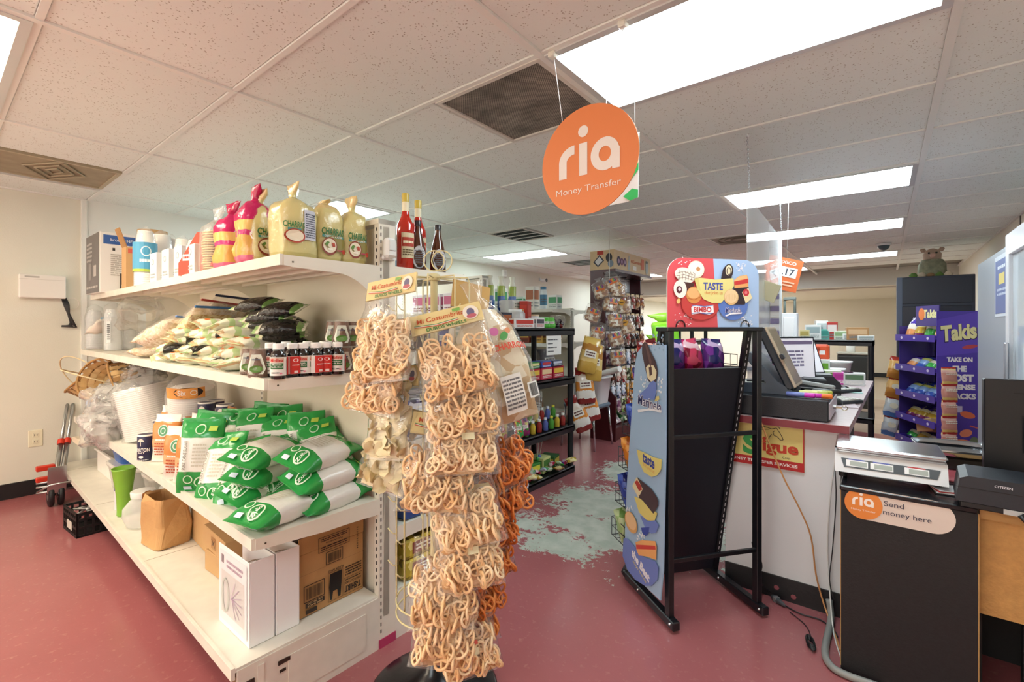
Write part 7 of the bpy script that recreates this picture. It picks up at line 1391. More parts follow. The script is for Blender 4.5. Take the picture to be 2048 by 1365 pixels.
q = pY(1709, 760, 9.5); t = thing('small_fridge', 'small dark box fridge against the rear wall', 'fridge', (q.x, 9.5, 0)); MB().cbox(-.22, .22, -.2, .2, 0, .85, .01).build('cabinet', pm('#3a3a36', .5), t); MB().cbox(-.23, .23, -.21, .2, .85, .88, .005).build('top', pm('#b9b4a4', .5), t); MB().cbox(-.21, .21, -.215, -.2, .05, .82, .006).build('door', pm('#2f302d', .5), t)
jar('white_jug', (q.x-.05, 9.5, .881), .06, .16, pm('#eceae4', .4), '#d9d6ce', 'white jug standing on the small fridge', 'jug')
t = thing('white_board_cabinet', 'white upright cabinet behind the clear panel', 'cabinet', (0, 0, 0)); a = pY(1562, 640, 4.9).x; b = pY(1594, 640, 4.9).x; MB().cbox(a, b+.0, 4.9, 5.0, 0, 1.42, .006).build('body', pm('#e3e6ea', .4), t); MB().cbox(a+.02, b-.02, 4.893, 4.9, .8, 1.38, .004).build('door', pm('#e9ebee', .35), t)
t = thing('bag_seal_stand', 'small grey clip stand on top of the white cabinet', 'stand', ((a+b)/2, 4.95, 1.421)); MB().tube([(-.04, 0, 0), (-.04, 0, .12), (.04, 0, .12), (.04, 0, 0)], .012, 7).build('frame', pm('#6f7a74', .5), t); MB().cbox(-.05, .05, -.02, .02, .12, .145, .004).build('bar', pm('#8a948f', .5), t)
# ================================================================ hanging clear panel and strips behind it
t = thing('clear_panel', 'hanging clear plastic guard panel over the counter', 'guard panel', (0, 0, 0)); A = Vector((-.575, 2.76, 0)); B = Vector((-.64, 4.2, 0))
mb = MB(); nrm = Vector((B.y-A.y, -(B.x-A.x), 0)).normalized()*.0025
vs = [v+Vector((0, 0, z))+nrm*s for s in (-1, 1) for z in (.99, 2.0) for v in (A, B)]; mb.add(vs, [(0, 1, 3, 2), (4, 6, 7, 5), (0, 2, 6, 4), (1, 5, 7, 3), (2, 3, 7, 6), (0, 4, 5, 1)]); mb.build('sheet', film('#f2f5f8', .8, .03, 2, .03), t)
for P_ in (A, B):
    top = Vector((P_.x, P_.y, 2.326)); n = 26 if P_ is A else 18
    for k in range(n):
        z = 2.01+(2.31-2.01)*k/n; q = MB(); q.tube([(.004*math.cos(a), 0, .0075*math.sin(a)) for a in [2*math.pi*j/8 for j in range(8)]], .0014, 4, closed=True); q.xf(Matrix.Translation((P_.x+.012*(1-k/n), P_.y, z+.006)) @ Matrix.Rotation(R(90*(k % 2)), 4, 'Z')); q.build('chain_link', pm('#b9bcc0', .25, .9), t)
    MB().tube([(P_.x, P_.y, 2.326), (P_.x+.008, P_.y, 2.316), (P_.x, P_.y, 2.306), (P_.x-.006, P_.y, 2.314)], .0025, 5).build('ceiling_hook', pm('#e6e6e6', .4), t)
MB().tube([B+Vector((0, 0, .99)), B+Vector((0, 0, 2.0))], .014, 10).build('edge_post', film('#eef3f6', .35, .1, 5, .1), t)
q = pY(1566, 548, 4.35); t = thing('price_tag_sign', 'orange exchange rate tag hanging crooked behind the clear panel', 'sign', q, 0, None, (0, R(14), R(30))); MB().box(-.13, .13, -.002, .002, -.13, .13).build('card', pm('#e2703c', .5), t); p = Print((-.13, -.002, -.13), (1, 0, 0), (0, 0, 1)); p.text('MEXICO', .13, .225, .026, '#f2e6dc', .16, .02); p.rect(.03, .23, .11, .19, '#eceae8'); p.text('17.17', .13, .15, .055, '#4a4c58', .16, .02); p.text('ria', .07, .06, .05, '#f4e9e0', .08, .05); p.line([(.14, .07), (.23, .07)], .012, '#eebfa0'); p.line([(.14, .045), (.22, .045)], .012, '#eebfa0'); p.build(t, 'lettering'); MB().tube([(0, 0, .13), (-.1, 0, 2.3-q.z)], .0012, 5).build('hanging_cord', pm('#dddddd', .5), t)
q0 = pY(1541, 600, 4.0)
for k, (x, c) in enumerate(((1522, '#8a7ab0'), (1536, '#9aa0b8'), (1549, '#8a80a8'))):
    q = pY(x, 600, 3.6); t = thing('card_strip', 'hanging strip of striped phone cards behind the clear panel, %s from left' % ORD[k], 'card strip', (q.x, 3.6, 1.5), R(30), 'strips of phone cards'); MB().box(-.03, .03, 0, .003, -.5, .04).build('strip', pm('#e6e6ea', .4), t)
    for j in range(12):
        MB().box(-.028, .028, -.006, -.001, -.48+.042*j, -.445+.042*j).build('card', pm(('#f0f0f2', c)[j % 2], .35), t)
t = tag(MB().cbox(-.07, .07, -.01, .01, -.06, .06, .004).build('hanging_card', pm('#e0dcb8', .5), None, pY(1533, 582, 3.4), (R(10), R(20), R(30))), 'pale yellow card hanging behind the clear panel', 'card')
t = tag(MB().cbox(-.05, .05, -.03, .03, 0, .14, .004).build('candy_display_box', busy(['#c22a8a', '#3a3a9a', '#e6d0e0'], 30), None, pY(1528, 745, 3.0)+Vector((0, 0, -.09)), (0, 0, R(20))), 'purple and red candy box beside the terminal stand', 'box')
# ================================================================ black box desk with money sign
BK = pm('#17181b', .55, bs=140, bstr=.08, var=.25, vscale=60)
BX0, BX1, BY, BZ = -.127, .243, 2.15, .698
t = thing('black_box_counter', 'black painted box desk carrying the scale', 'desk', (0, 0, 0)); MB().cbox(BX0, BX1, BY, BY+.02, 0, BZ-.02, .001).build('front_board', BK, t); MB().cbox(BX0, BX0+.018, BY+.02, BY+.62, 0, BZ-.02, .001).build('side_board', BK, t); MB().cbox(BX0-.003, BX1, BY-.006, BY+.62, BZ-.02, BZ, .004).build('top_board', pm('#15161a', .22, bs=40, bstr=.1), t)
MB().box(BX0-.001, BX0+.001, BY-.001, BY+.001, .02, BZ-.02).build('raw_edge', pm('#b8925a', .7), t); MB().box(BX1-.0005, BX1+.002, BY, BY+.02, 0, BZ-.02).build('raw_edge', pm('#b8925a', .7), t)
t = thing('send_money_sign', 'pill shaped ria sign reading Send money here on the black desk', 'sign', (0, BY-.0035, 0)); 
def bp_(x, y): q = pY(x, y, BY-.004); return (q.x, q.z)
x0, x1 = bp_(1689, 1010)[0], bp_(1912, 1040)[0]; zc = (bp_(1730, 1010)[1]); rr = .056
zc = .642; pts = [(x0+rr+rr*math.cos(R(a)), zc+rr*math.sin(R(a))) for a in range(90, 271, 12)] + [(x1-rr+rr*math.cos(R(a)), zc+rr*math.sin(R(a))) for a in range(-90, 91, 12)]
MB().prism(pts, 0, .003, 'y').build('board', pm('#d9ccc2', .5), t); p = Print((0, 0, 0), (1, 0, 0), (0, 0, 1), step=.0001); p.ell(x0+rr*1.0, zc, rr, rr, '#e0873c', n=36)
cu = x0+rr; WHT = '#f2eae2'
def ria(p, cu, cv, s, col):
    """rounded lower case letters drawn as strokes"""
    p.line([(cu-s*.62, cv-s*.42), (cu-s*.62, cv+.02*s)], s*.24, col); p.ring(cu-s*.26, cv+.0*s, s*.48, s*.42, s*.24, col, 0, 14, 90, 180); 
    p.rect(cu-s*.12, cu+s*.12, cv-s*.42, cv+s*.42, col); p.ell(cu, cv+s*.72, s*.15, s*.15, col)
    p.ring(cu+s*.62, cv, s*.4, s*.42, s*.23, col, 0, 26); p.rect(cu+s*.82, cu+s*1.03, cv-s*.42, cv+s*.1, col)
ria(p, cu-.006, zc+.008, .036, WHT); p.text('Money Transfer', cu, zc-.024, .0085, WHT, .072, .0); p.text('Send', cu+.087, zc+.017, .018, '#3a3648', .055, .0); p.text('money here', cu+.122, zc-.017, .023, '#3a3648', .13, .0); p.build(t, 'sign_print')
# chipboard desk beyond
t = thing('chipboard_desk', 'bare chipboard desk front to the right of the black desk', 'desk', (0, 0, 0)); OSB = pm('#c99a5c', .7, bs=120, bstr=.2, var=.12, vscale=50)
MB().box(BX1+.005, XR-.02, BY+.06, BY+.08, .33, .66).build('front_board', OSB, t); MB().box(BX1+.005, XR-.02, BY+.02, 2.9, .66, .698).build('top_board', pm('#b58a52', .6, bs=100, bstr=.2), t); MB().box(BX1+.005, XR-.02, 2.6, 2.62, 0, .66).build('back_board', pm('#0f1013', .7), t); MB().box(BX1+.0, BX1+.02, BY+.1, 2.6, 0, .66).build('inner_side', pm('#101114', .6), t)
for x in (.36, .9): MB().box(x, x+.04, BY+.1, BY+.14, 0, .66).build('leg', pm('#14151a', .6), t)
t = tag(MB().cbox(-.1, .24, 2.45, 2.75, BZ+.001, BZ+.006, .001).build('red_folder', pm('#c2606a', .4), None), 'pinkish red folder lying behind the scale', 'folder')
t = thing('loose_papers', 'stack of loose papers with red edge beside the small printer', 'paper', (.17, 2.28, BZ+.001), R(12))
for k, c in enumerate(('#2a2a2e', '#e6e6e8', '#c23a3c', '#dfe0e4')): MB().box(-.03, .05, -.04, .04, .004*k, .004*k+.003).build('sheet', pm(c, .5), t, (0, 0, 0), (0, 0, R(6*k-8)))
# scale
t = thing('price_scale', 'electronic price scale with steel platform on the black desk', 'scale', (.01, 2.36, BZ+.001), R(2)); PL = pm('#d6d8da', .4); STEEL = pm('#c9ccd0', .18, 1, var=.12, vscale=12)
MB().prism([(-.13, .03), (.1, .03), (.11, .055), (.09, .1), (-.1, .1)], -.165, .165, 'x').build('body', PL, t)
for x in (-.14, .14):
    for y in (-.07, .07): MB().lathe([(.014, 0), (.014, .032)], 10).build('foot', pm('#17181a', .6), t, (x, y, 0))
q = MB(); q.cbox(-.16, .16, -.11, .12, .1, .112, .006); q.cbox(-.165, .165, -.115, .125, .112, .128, .006); q.build('platform', STEEL, t)
M_ = Matrix.Translation((0, -.1165, .064)) @ Matrix.Rotation(R(-23.2), 4, 'X')
pn = MB(); pn.prism([(-.135, -.017), (.135, -.017), (.145, .017), (-.145, .017)], -.0016, .0, 'y'); pn.xf(M_); po = pn.build('display_panel', pm('#4a5258', .4), t)
for k, x in enumerate((-.095, -.02, .08)):
    q = MB(); q.box(x-.034, x+.034, -.003, -.0016, -.012, .012); q.xf(M_); fo = q.build('display_frame', pm('#e6e9ea', .4), po); q = MB(); q.box(x-.022, x+.031, -.0036, -.003, -.009, .008); q.xf(M_); q.build('display_window', pm('#a3aca6', .3), fo)
    q = MB(); q.box(x-.026, x+.024, -.0036, -.003, .0125, .0165); q.xf(M_); q.build('display_caption', pm('#5a66b0' if k < 2 else '#b8343a', .4), fo)
# second weighing tray and screen
q = pY(1910, 905, 2.72); t = thing('steel_tray_scale', 'low steel tray scale behind the price scale', 'scale', (q.x, 2.72, BZ+.001), R(8)); MB().cbox(-.1, .1, -.09, .09, 0, .06, .01).build('body', pm('#26272b', .45), t); MB().loft([(.062, .11, .1, 5), (.066, .125, .115, 5), (.09, .135, .125, 5), (.092, .13, .12, 5), (.075, .118, .108, 5)], 28, caps=False).build('tray', STEEL, t); MB().loft([(.066, .12, .11, 5), (.068, .12, .11, 5)], 24).build('tray_floor', STEEL, t)
a = pY(1966, 935, 2.42); b_ = pY(1966, 757, 2.42)
t = thing('desk_monitor', 'black computer monitor seen from behind at the right edge', 'monitor', (a.x, 2.42, 0), R(4)); MB().cbox(0, .5, -.012, .02, BZ+.06, b_.z, .004).build('housing', pm('#17181c', .35), t); MB().cbox(.1, .4, -.03, -.012, BZ+.14, b_.z-.12, .008).build('rear_bulge', pm('#15161a', .4), t); MB().cbox(.2, .3, -.05, .08, BZ+.001, BZ+.02, .004).build('foot', pm('#15161a', .4), t); MB().cbox(.22, .28, -.012, .03, BZ+.02, BZ+.1, .004).build('neck', pm('#15161a', .4), t); MB().box(.075, .13, -.0125, -.012, b_.z-.05, b_.z-.045).build('vent_slot', pm('#060608', .6), t)
a = pY(1935, 1010, 2.12)
t = thing('receipt_printer', 'black receipt printer at the right end of the desk', 'printer', (.3, 2.2, BZ+.001), R(-3)); PB = pm('#22272f', .4, bs=120, bstr=.06); MB().prism([(-.11, .02), (.13, .02), (.13, .095), (.11, .105), (-.08, .105), (-.1, .095)], -.08, .1, 'y').build('case', PB, t); MB().cbox(-.1, .12, -.075, .09, .0, .02, .003).build('base', pm('#14161a', .5), t); MB().box(-.11, .13, -.0808, -.08, .066, .068).build('seam', pm('#0c0d10', .6), t); p = Print((0, -.08, 0), (1, 0, 0), (0, 0, 1)); p.text('CITIZEN', .0, .085, .008, '#c9ccd2', .04, .03); p.build(t, 'lettering'); MB().box(.0, .1, -.0812, -.08, .002, .018).build('port_panel', pm('#b9bcbc', .4), t); MB().box(.04, .07, -.0822, -.0812, .005, .015).build('serial_port', pm('#1a1b20', .4), t)
# ================================================================ right side: snack rack, coolers
TF = Vector((.405, 5.92, 0)); TX = Vector((-.415, .91, 0)); TZ = math.atan2(.91, -.415)
PUR = pm('#3a2a78', .4); PURD = pm('#2a1f58', .45)
t = thing('purple_snack_rack', 'purple wheeled snack rack with printed side panel', 'display rack', TF, TZ)   # x along the trays, -y is into the rack
LW, DPT = .66, .32
def SN(m): return m
MB().box(-.006, .0, -DPT, .02, .13, 1.44).build('side_panel', pm('#4a34a0', .45), t)
MB().box(LW, LW+.006, -DPT, .0, .13, 1.3).build('far_side_panel', PUR, t)
for k in range(26): 
    if k % 3 == 0: MB().tube([(0, -DPT+.01, .2+k*.04), (LW, -DPT+.01, .2+k*.04)], .003, 5).build('back_wire', pm('#1a1630', .4), t)
for x in (.06, LW-.06): MB().box(x-.03, x+.03, -DPT, -DPT+.02, .1, 1.25).build('back_post', PURD, t)
for x in (.05, LW-.05):
    for y in (-.05, -DPT+.05): q = MB(); q.lathe([(.02, -.014), (.05, -.014), (.054, 0), (.05, .014), (.02, .014)], 16); q.xf(Matrix.Translation((x, y, .054)) @ Matrix.Rotation(R(90), 4, 'Y')); q.build('caster', pm('#15151a', .4), t)
p = Print((-.006, -DPT, 0), (0, 1, 0), (0, 0, 1), step=.0001)   # print on the near side panel
p.n = Vector((-1, 0, 0)); W_ = DPT+.02
def U(u): return W_-u
pt = Print((-.006, .02, 0), (0, -1, 0), (0, 0, 1), step=.0001)
p = pt; p.poly([(0, 1.02), (W_, 1.06), (W_, 1.44), (0, 1.36)], '#5a40b4'); p.text('Takis', W_*.5, 1.24, .16, '#2a1a50', W_*.86, .07, slant=.1, rot=8); p.text('Takis', W_*.5, 1.245, .15, '#e6dca0', W_*.82, .045, slant=.1, rot=8)
p.ell(W_*.75, 1.11, .06, .018, '#b8404a', 10)
for k, (q, h, w) in enumerate((('TAKE ON', .045, .2), ('THE', .055, .11), ('MOST', .07, .22), ('INTENSE', .05, .24), ('SNACKS', .055, .25))): p.text(q, W_*.52, .99-.085*k, h, '#ece4e6', w, .06)
p.rect(W_*.42, W_*.58, .5, .56, '#cfc6e0'); p.ell(W_*.7, .48, .06, .03, '#e0704a', -15); p.ell(W_*.66, .31, .05, .035, '#e88a6a', 20); p.ell(W_*.5, .21, .1, .04, '#e88a5a', 8); p.ell(W_*.85, .22, .04, .06, '#6a7a5a')
for k in range(5): p.line([(W_*.28+k*.028, .19), (W_*.32+k*.028, .23)], .006, '#c86a3a')
p.line([(W_*.75, .38), (W_*.95, .36)], .012, '#d05a5a'); p.line([(W_*.2, .43), (W_*.45, .42)], .018, '#a86aa8'); p.build(t, 'panel_print')
ho = MB().box(.0, LW*.55, -.01, .0, 1.3, 1.5).build('header', PUR, t); p = Print((0, -.0, 0), (-1, 0, 0), (0, 0, 1)); p.n = Vector((0, 1, 0)); p.text('Takis', -LW*.2, 1.42, .08, '#e6dca0', .22, .05); p.ell(-LW*.4, 1.42, .05, .06, '#e07a3a'); p.build(ho, 'header_print')
SNK = [bands([(0, '#3a2a78'), (.1, '#e0945a'), (.4, '#e6dcd0'), (.65, '#4a34a0'), (.85, '#33246c')], rough=.15, wob=.1), bands([(0, '#3a2a78'), (.12, '#3fae4a'), (.42, '#e6e2c0'), (.62, '#4a34a0')], rough=.15, wob=.1), bands([(0, '#7a2a5a'), (.2, '#c8a03a'), (.5, '#e6dca8'), (.7, '#3a2a78')], rough=.15, wob=.1), bands([(0, '#3a5ab0'), (.3, '#8fb0e0'), (.6, '#c9c86a'), (.8, '#2a3a8a')], rough=.15, wob=.1)]
tz = [(1.17, (0, 1, 2, 0)), (.86, (0, 1, 3, 0)), (.59, (3, 3, 3, 3)), (.35, (2, 2, 2, 2)), (.115, (1, 0, 2, 1))]
for li, (z, kinds) in enumerate(tz):
    mb = MB(); mb.box(0, LW, -DPT+.03, .03, z, z+.008); mb.box(0, LW, .03, .036, z-.02, z+.045); mb.box(0, .006, -DPT+.03, .03, z, z+.04); mb.box(LW-.006, LW, -DPT+.03, .03, z, z+.04); so = mb.build('tray', pm('#46309a', .4), t)
    p = Print((0, .036, z-.02), (-1, 0, 0), (0, 0, 1)); p.n = Vector((0, 1, 0))
    for k in range(3): p.ell(-.1-.22*k, .033, .018, .014, '#d9cfe8')
    p.build(so, 'tray_print')
    for k, kd in enumerate(kinds):
        for rw in range(2):
            loc = TF + TX*(.09+.16*k) + Vector((TX.y, -TX.x, 0))*(.1-.0+.12*rw)*1.0 + Vector((0, 0, z+.01)) ; loc = TF + TX*(.09+.16*k) - Vector((-TX.y, TX.x, 0))*(.06+.11*rw) + Vector((0, 0, z+.01))
            hh = .22 if li == 0 else .15
            tag(MB().loft(standbag(hh, .068, .035), 14, wr=.006, ws=24, seed=k+li*5+rw).build('rack_snack_bag', SNK[kd], None, loc, (R(14 if li == 0 else 38), 0, TZ)), 'snack bag on the %s tray of the purple rack, %s from panel%s' % (('top', 'second', 'third', 'fourth', 'bottom')[li], ORD[k], ', rear' if rw else ''), 'snack bag', 'snack bags on the purple rack')
tag(MB().cbox(-.13, .13, -.1, .1, 0, .12, .003).build('cardboard_tray', KRAFT, None, TF + TX*.22 - Vector((-TX.y, TX.x, 0))*.1 + Vector((0, 0, .27)), (0, R(14), TZ)) , 'tilted brown cardboard tray at the bottom of the purple rack', 'box')
# hanging strip of red packets in front of the panel
for k in range(6):
    q = pY(1897, 735+32*k, 5.74); mm = bands([(0, '#b8302c'), (.12, '#e0c070'), (.25, '#c98a7a'), (.7, '#d9a89a'), (.84, '#e6d28a'), (.92, '#b8302c')], rough=.12, wob=.05)
    t = thing('red_packet', 'red and yellow snack packet on the hanging strip, %s from the top' % ORD[k], 'snack packet', q, 0, 'packets on the hanging strip', (R(-6), 0, R(30))); MB().loft([(z_-.17, a_, b__, p_) for z_, a_, b__, p_ in pill(.17, .062, .028, 8, 2.6, .014)], 14, wr=.006, ws=26, seed=k).build('packet', mm, t); p = Print((0, -.031, -.06), (1, 0, 0), (0, 0, 1)); p.lines(-.045, .045, -.015, .015, 2, '#f0ead8', 3); p.build(t, 'lettering')
for k in range(4):
    q = pY(1797-4*k, 715+38*k, 6.7); t = thing('side_snack_bag', 'golden and silver snack bag clipped left of the purple rack, %s from top' % ORD[k], 'snack bag', q, 0, 'snack bags clipped at the left of the purple rack', (R(-8), R(14), R(20))); MB().loft([(z_-.24, a_, b__, p_) for z_, a_, b__, p_ in pill(.24, .075, .04, 8, 2.6, .014)], 14, wr=.008, ws=22, seed=k).build('bag', bands([(0, '#c9873a'), (.4, '#e6b46a'), (.8, '#a83a2a')], rough=.15, wob=.1) if k < 2 else bands([(0, '#5a86c0'), (.2, '#c9cdd0'), (.6, '#dfe2e0'), (.8, '#b84a3a')], rough=.15, wob=.1), t); p = Print((0, -.04, -.12), (1, 0, 0), (0, 0, 1)); p.ell(0, 0, .04, .03, '#e6dcc0'); p.build(t)
# tall dark cabinet and plush on top
a = pY(1794, 555, 7.6); b_ = pY(1951, 548, 7.6)
t = thing('tall_dark_cabinet', 'tall dark blue display cabinet behind the purple rack', 'cabinet', (0, 0, 0)); MB().cbox(a.x, b_.x, 7.6, 8.2, 0, b_.z-.0, .006).build('body', pm('#232a3c', .4), t); MB().cbox(a.x+.02, b_.x-.02, 7.59, 7.6, b_.z-.33, b_.z-.02, .003).build('header', pm('#1c2233', .4), t); MB().box(a.x-.001, a.x+.05, 7.588, 7.6, 1.2, b_.z).build('side_strip', pm('#49566e', .35), t); MB().cbox(a.x+.05, b_.x-.03, 7.592, 7.6, .1, b_.z-.36, .004).build('door', pm('#1a2030', .3), t)
tag(MB().cbox(0, .22, -.004, 0, 0, .12, .002).build('white_card', pm('#dfe5ea', .5), None, (a.x+.22, 7.586, 1.36)), 'pale card on the front of the tall dark cabinet', 'card')
q = pY(1865, 548, 7.8); t = thing('plush_toy', 'grey and pink plush pig sitting in a basket on the dark cabinet', 'plush toy', (q.x, 7.85, b_.z+.001)); PLM = pm('#b9a08e', .9, bs=120, bstr=.5); PG = pm('#8a8a72', .9, bs=60, bstr=.8, var=.3, vscale=20)
MB().loft([(0, .12, .1, 2.2), (.06, .14, .12, 2.2), (.16, .13, .11, 2.2), (.22, .1, .09, 2)], 18, wr=.015, ws=20).build('body', PG, t); MB().loft([(.2, .05, .05, 2), (.23, .085, .075, 2), (.29, .09, .08, 2), (.34, .06, .055, 2), (.36, .02, .02, 2)], 18).build('head', PLM, t)
for s in (-1, 1): MB().loft([(0, .012, .01, 2), (.03, .03, .012, 2), (.06, .012, .006, 2)], 10).build('ear', PLM, t, (s*.06, 0, .33), (0, R(60*s), 0)); MB().lathe([(.012, 0), (.006, .008)], 8).build('eye', pm('#15110f', .2), t, (s*.035, -.075, .3), (R(90), 0, 0))
MB().lathe([(.028, 0), (.03, .015), (.02, .025)], 12).build('snout', pm('#d0a99a', .8), t, (0, -.075, .265), (R(90), 0, 0))
for k in range(5): MB().loft([(0, .03, .03, 2), (.03, .045, .04, 2), (.06, .02, .02, 2)], 10, wr=.01, ws=30, seed=k).build('moss_tuft', pm(('#5a7a3a', '#c9b8a0', '#8a6a4a')[k % 3], .9), t, (-.18+.08*k, -.09, 0))
# upright cooler with poster, glass door cooler
GR = pm('#8f98a4', .4, bs=40, bstr=.03)
t = thing('upright_cooler', 'tall grey upright cooler with poster along the right wall', 'cooler', (0, 0, 0)); MB().cbox(.6, XR-.005, 4.12, 5.35, 0, 1.8, .006).build('cabinet', GR, t); MB().cbox(.595, .62, 4.1, 4.16, 0, 1.8, .004).build('front_trim', pm('#c9ccd2', .35), t)
a, b_ = pX(1991, 520, .598), pX(2021, 615, .598)
t = thing('wall_poster', 'blue tall poster stuck on the side of the grey cooler', 'poster', (.597, 0, 0)); y0, y1 = sorted((a.y, b_.y)); z0, z1 = 1.36, 1.76
MB().box(-.002, .0, y0, y1, z0, z1).build('sheet', pm('#c9d0da', .5), t); p = Print((-.002, y1, 0), (0, -1, 0), (0, 0, 1)); w_ = y1-y0; p.rect(w_*.06, w_*.94, z0+.02, z1-.03, '#4a5f9a'); p.rect(w_*.3, w_*.7, 1.57, 1.64, '#d9c46a'); p.lines(w_*.2, w_*.8, 1.49, 1.55, 2, '#b9c4dc', 3); p.lines(w_*.25, w_*.75, 1.66, 1.7, 1, '#d9e0ee', 5); p.build(t, 'poster_print')
t = thing('glass_door_cooler', 'white framed glass door cooler at the right edge', 'cooler', (0, 0, 0)); WF = pm('#dfe0e6', .3); MB().box(.66, XR-.005, 3.1, 4.1, 0, 1.85).build('cabinet', pm('#aab0b8', .4), t)
for q in ((.58, .66, 4.02, 4.1, 0, 1.85), (.58, .66, 3.1, 3.18, 0, 1.85), (.58, .66, 3.18, 4.02, 1.72, 1.85), (.58, .66, 3.18, 4.02, 0, .12)): MB().cbox(*q, .004).build('door_frame', WF, t)
MB().box(.6, .606, 3.18, 4.02, .12, 1.72).build('glass', film('#dfeaf2', .55, .03, 2, .02), t); MB().cbox(.555, .575, 3.95, 3.98, .8, 1.2, .005).build('handle', pm('#b9bcc4', .25, .8), t)
t = thing('security_dome', 'smoked dome camera on the ceiling above the counter', 'camera', (0.0, 7.45, ZC)); MB().lathe([(.075, -.025), (.078, 0)], 22).build('ring', pm('#dfe2e2', .4), t); MB().lathe([(.005, -.085), (.03, -.078), (.055, -.055), (.064, -.025)], 22).build('dome', pm('#4a5a62', .05), t)
# ================================================================ hanging signs
DC = pY(1175, 320, 1.5); t = thing('round_hanging_sign', 'round orange ria Money Transfer sign hanging from the ceiling light', 'sign', DC); rr = .197
q = MB(); q.lathe([(rr, -.002), (rr, .002)], 56, smooth=False); q.xf(Matrix.Rotation(R(90), 4, 'X')); q.build('disc', pm('#e38750', .5), t)
p = Print((0, -.002, 0), (1, 0, 0), (0, 0, 1), step=.0001); ria(p, -.016, .006, .14, '#ece7e4'); p.text('Money Transfer', .0, -.105, .03, '#f0e6e0', .265, .0); p.build(t, 'sign_print')
p = Print((0, .002, 0), (-1, 0, 0), (0, 0, 1), step=.0001); ria(p, -.016, .006, .14, '#ece7e4'); p.text('Money Transfer', .0, -.105, .03, '#f0e6e0', .265, .0); p.build(t, 'sign_print')
hl, hr = pY(1110, 108, 1.5), pY(1250, 45, 1.5)
for k, (u, hk) in enumerate(((-.105, hl), (.105, hr))):
    top = Vector((hk.x, gy(0)+.02, ZC-.004)) - DC; MB().tube([(u, 0, math.sqrt(rr*rr-u*u)-.012), top], .0013, 5).build('hanging_cord', pm('#eeeeee', .5), t); MB().cbox(top.x-.014, top.x+.014, top.y-.02, top.y+.012, top.z-.018, top.z+.004, .003).build('clear_clip', film('#f6f3e6', .4, .1, 5, .1), t)
q = pY(1256, 335, 1.78); t = thing('green_hanging_sign', 'green and white curved sign hanging behind the orange disc', 'sign', q, R(-4)); MB().prism([(-.12, -.14), (.0, -.14), (.045, -.13), (.05, .13), (-.12, .1)], -.0015, .0015, 'y').build('board', film('#f0f4f4', .45, .1, 4, .1), t); p = Print((0, -.0015, 0), (1, 0, 0), (0, 0, 1)); p.poly([(-.12, -.06), (-.02, .0), (.0, .1), (.03, .12), (.046, .11), (.048, -.02), (.0, -.07), (-.06, -.1)], '#1faa55'); p.poly([(-.02, -.115), (.02, -.09), (.046, -.1), (.045, -.13), (.01, -.138)], '#23b45c'); p.line([(-.08, -.08), (.045, .02)], .012, '#d9c98a'); p.line([(.01, .03), (.048, .01)], .014, '#dcd6a0'); p.build(t, 'sign_print')
for u in (-.1, .03): MB().tube([(u, 0, .1), (u, 0, ZC-q.z)], .001, 5).build('hanging_cord', pm('#dddddd', .5), t)
# ================================================================ cables
def cable(name, pts, r, col, lab, cat='cable', n=7, sm=4):
    P = [Vector(q) for q in pts]; out = []
    for i in range(len(P)-1):
        p0, p1, p2, p3 = P[max(0, i-1)], P[i], P[i+1], P[min(len(P)-1, i+2)]
        for k in range(sm): s = k/sm; out.append(.5*((2*p1)+(p2-p0)*s+(2*p0-5*p1+4*p2-p3)*s*s+(3*p1-p0-3*p2+p3)*s**3))
    out.append(P[-1]); return tag(MB().tube(out, r, n).build(name, pm(col, .45), None), lab, cat)
def F(x, y, Y): q = pY(x, y, Y); return (q.x, q.y, q.z)
def FL(x, y, z=.006): q = pZ(x, y, z); return (q.x, q.y, max(z, q.z))
cable('orange_cable', [F(1510, 785, 2.47), F(1513, 820, 2.46), F(1560, 940, 2.46), F(1600, 1020, 2.47), F(1622, 1075, 2.49), F(1632, 1150, 2.5), F(1648, 1210, 2.5), FL(1668, 1262), FL(1680, 1300)], .0035, '#c9905a', 'thin orange cable hanging down the counter front')
cable('white_cable', [F(1672, 905, 2.5), F(1660, 1000, 2.5), F(1655, 1100, 2.52), F(1660, 1190, 2.5), FL(1668, 1270), FL(1685, 1325)], .0028, '#dcdcd8', 'thin white cable hanging between the counter and the black desk')
cable('black_cable', [F(1670, 940, 2.5), F(1672, 1000, 2.5), F(1665, 1100, 2.51), F(1659, 1160, 2.51), F(1668, 1200, 2.49)], .0022, '#1b1b20', 'thin black cable hanging between the counter and the black desk')
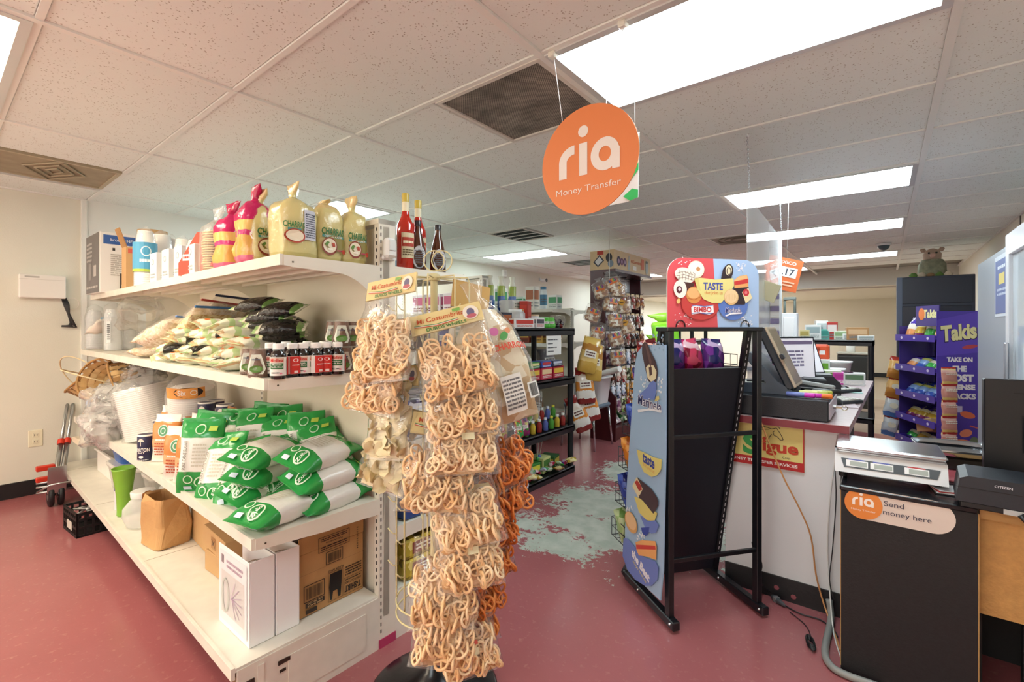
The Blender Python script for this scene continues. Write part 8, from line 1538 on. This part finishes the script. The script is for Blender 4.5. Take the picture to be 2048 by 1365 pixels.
cable('floor_conduit', [F(1658, 1200, 2.5), (-.18, 2.46, .02), FL(1650, 1300, .014), FL(1660, 1330, .014), FL(1690, 1350, .014), FL(1760, 1375, .014)], .013, '#8d8f8c', 'grey flexible conduit running along the floor beside the black desk', n=10)
cable('power_cord', [F(1504, 1085, 2.5), F(1512, 1130, 2.5), F(1516, 1160, 2.48), FL(1545, 1190), FL(1560, 1205), FL(1600, 1228), FL(1640, 1240), FL(1668, 1262), FL(1675, 1275)], .003, '#1b1b20', 'black power cord on the floor from the rack toward the desk')
cable('cord_loop', [F(1516, 1160, 2.5), F(1524, 1135, 2.5), F(1520, 1120, 2.5), F(1513, 1135, 2.5), F(1512, 1165, 2.49), (-.46, 2.5, .01)], .0026, '#25252a', 'small loop of black cord at the foot of the counter')
t = thing('cord_adapter', 'small grey inline cord plug on the floor', 'plug', FL(1556, 1202, .012), R(-40)); q = MB(); q.lathe([(.006, -.04), (.012, -.03), (.013, .0), (.009, .03), (.005, .045)], 10); q.xf(Matrix.Rotation(R(90), 4, 'Y')); q.build('plug', pm('#4a4c50', .4), t); MB().cbox(-.02, .0, -.013, .013, -.012, .013, .003).build('socket', pm('#77797c', .4), t)
cable('thin_cord', [FL(1580, 1225, .005), FL(1605, 1245, .005), FL(1618, 1262, .005), FL(1622, 1278, .005)], .002, '#1b1b20', 'thin black cord leading to the bundled cord on the floor')
t = thing('bundled_cord', 'tightly bundled black cord lying on the floor', 'cord', FL(1622, 1290, .012), R(20))
for k in range(4): MB().tube([(.012*math.cos(a), .035*math.sin(a)+.004*k, .003*k+.002*math.sin(5*a)) for a in [2*math.pi*j/14 for j in range(14)]], .004, 6, closed=True).build('coil', pm('#141417', .5), t)
cable('printer_cable', [(.33, 2.11, BZ+.01), (.375, 2.08, BZ-.06), (.37, 2.09, .5), (.345, 2.1, .38), (.36, 2.1, .2), (.42, 2.06, .05)], .007, '#1d1c1c', 'thick black cable falling from the receipt printer', n=9)
cable('thin_printer_cable', [(.385, 2.11, BZ+.01), (.395, 2.08, BZ-.05), (.4, 2.09, .6)], .003, '#2a2b2e', 'thin dark cable beside the thick printer cable')
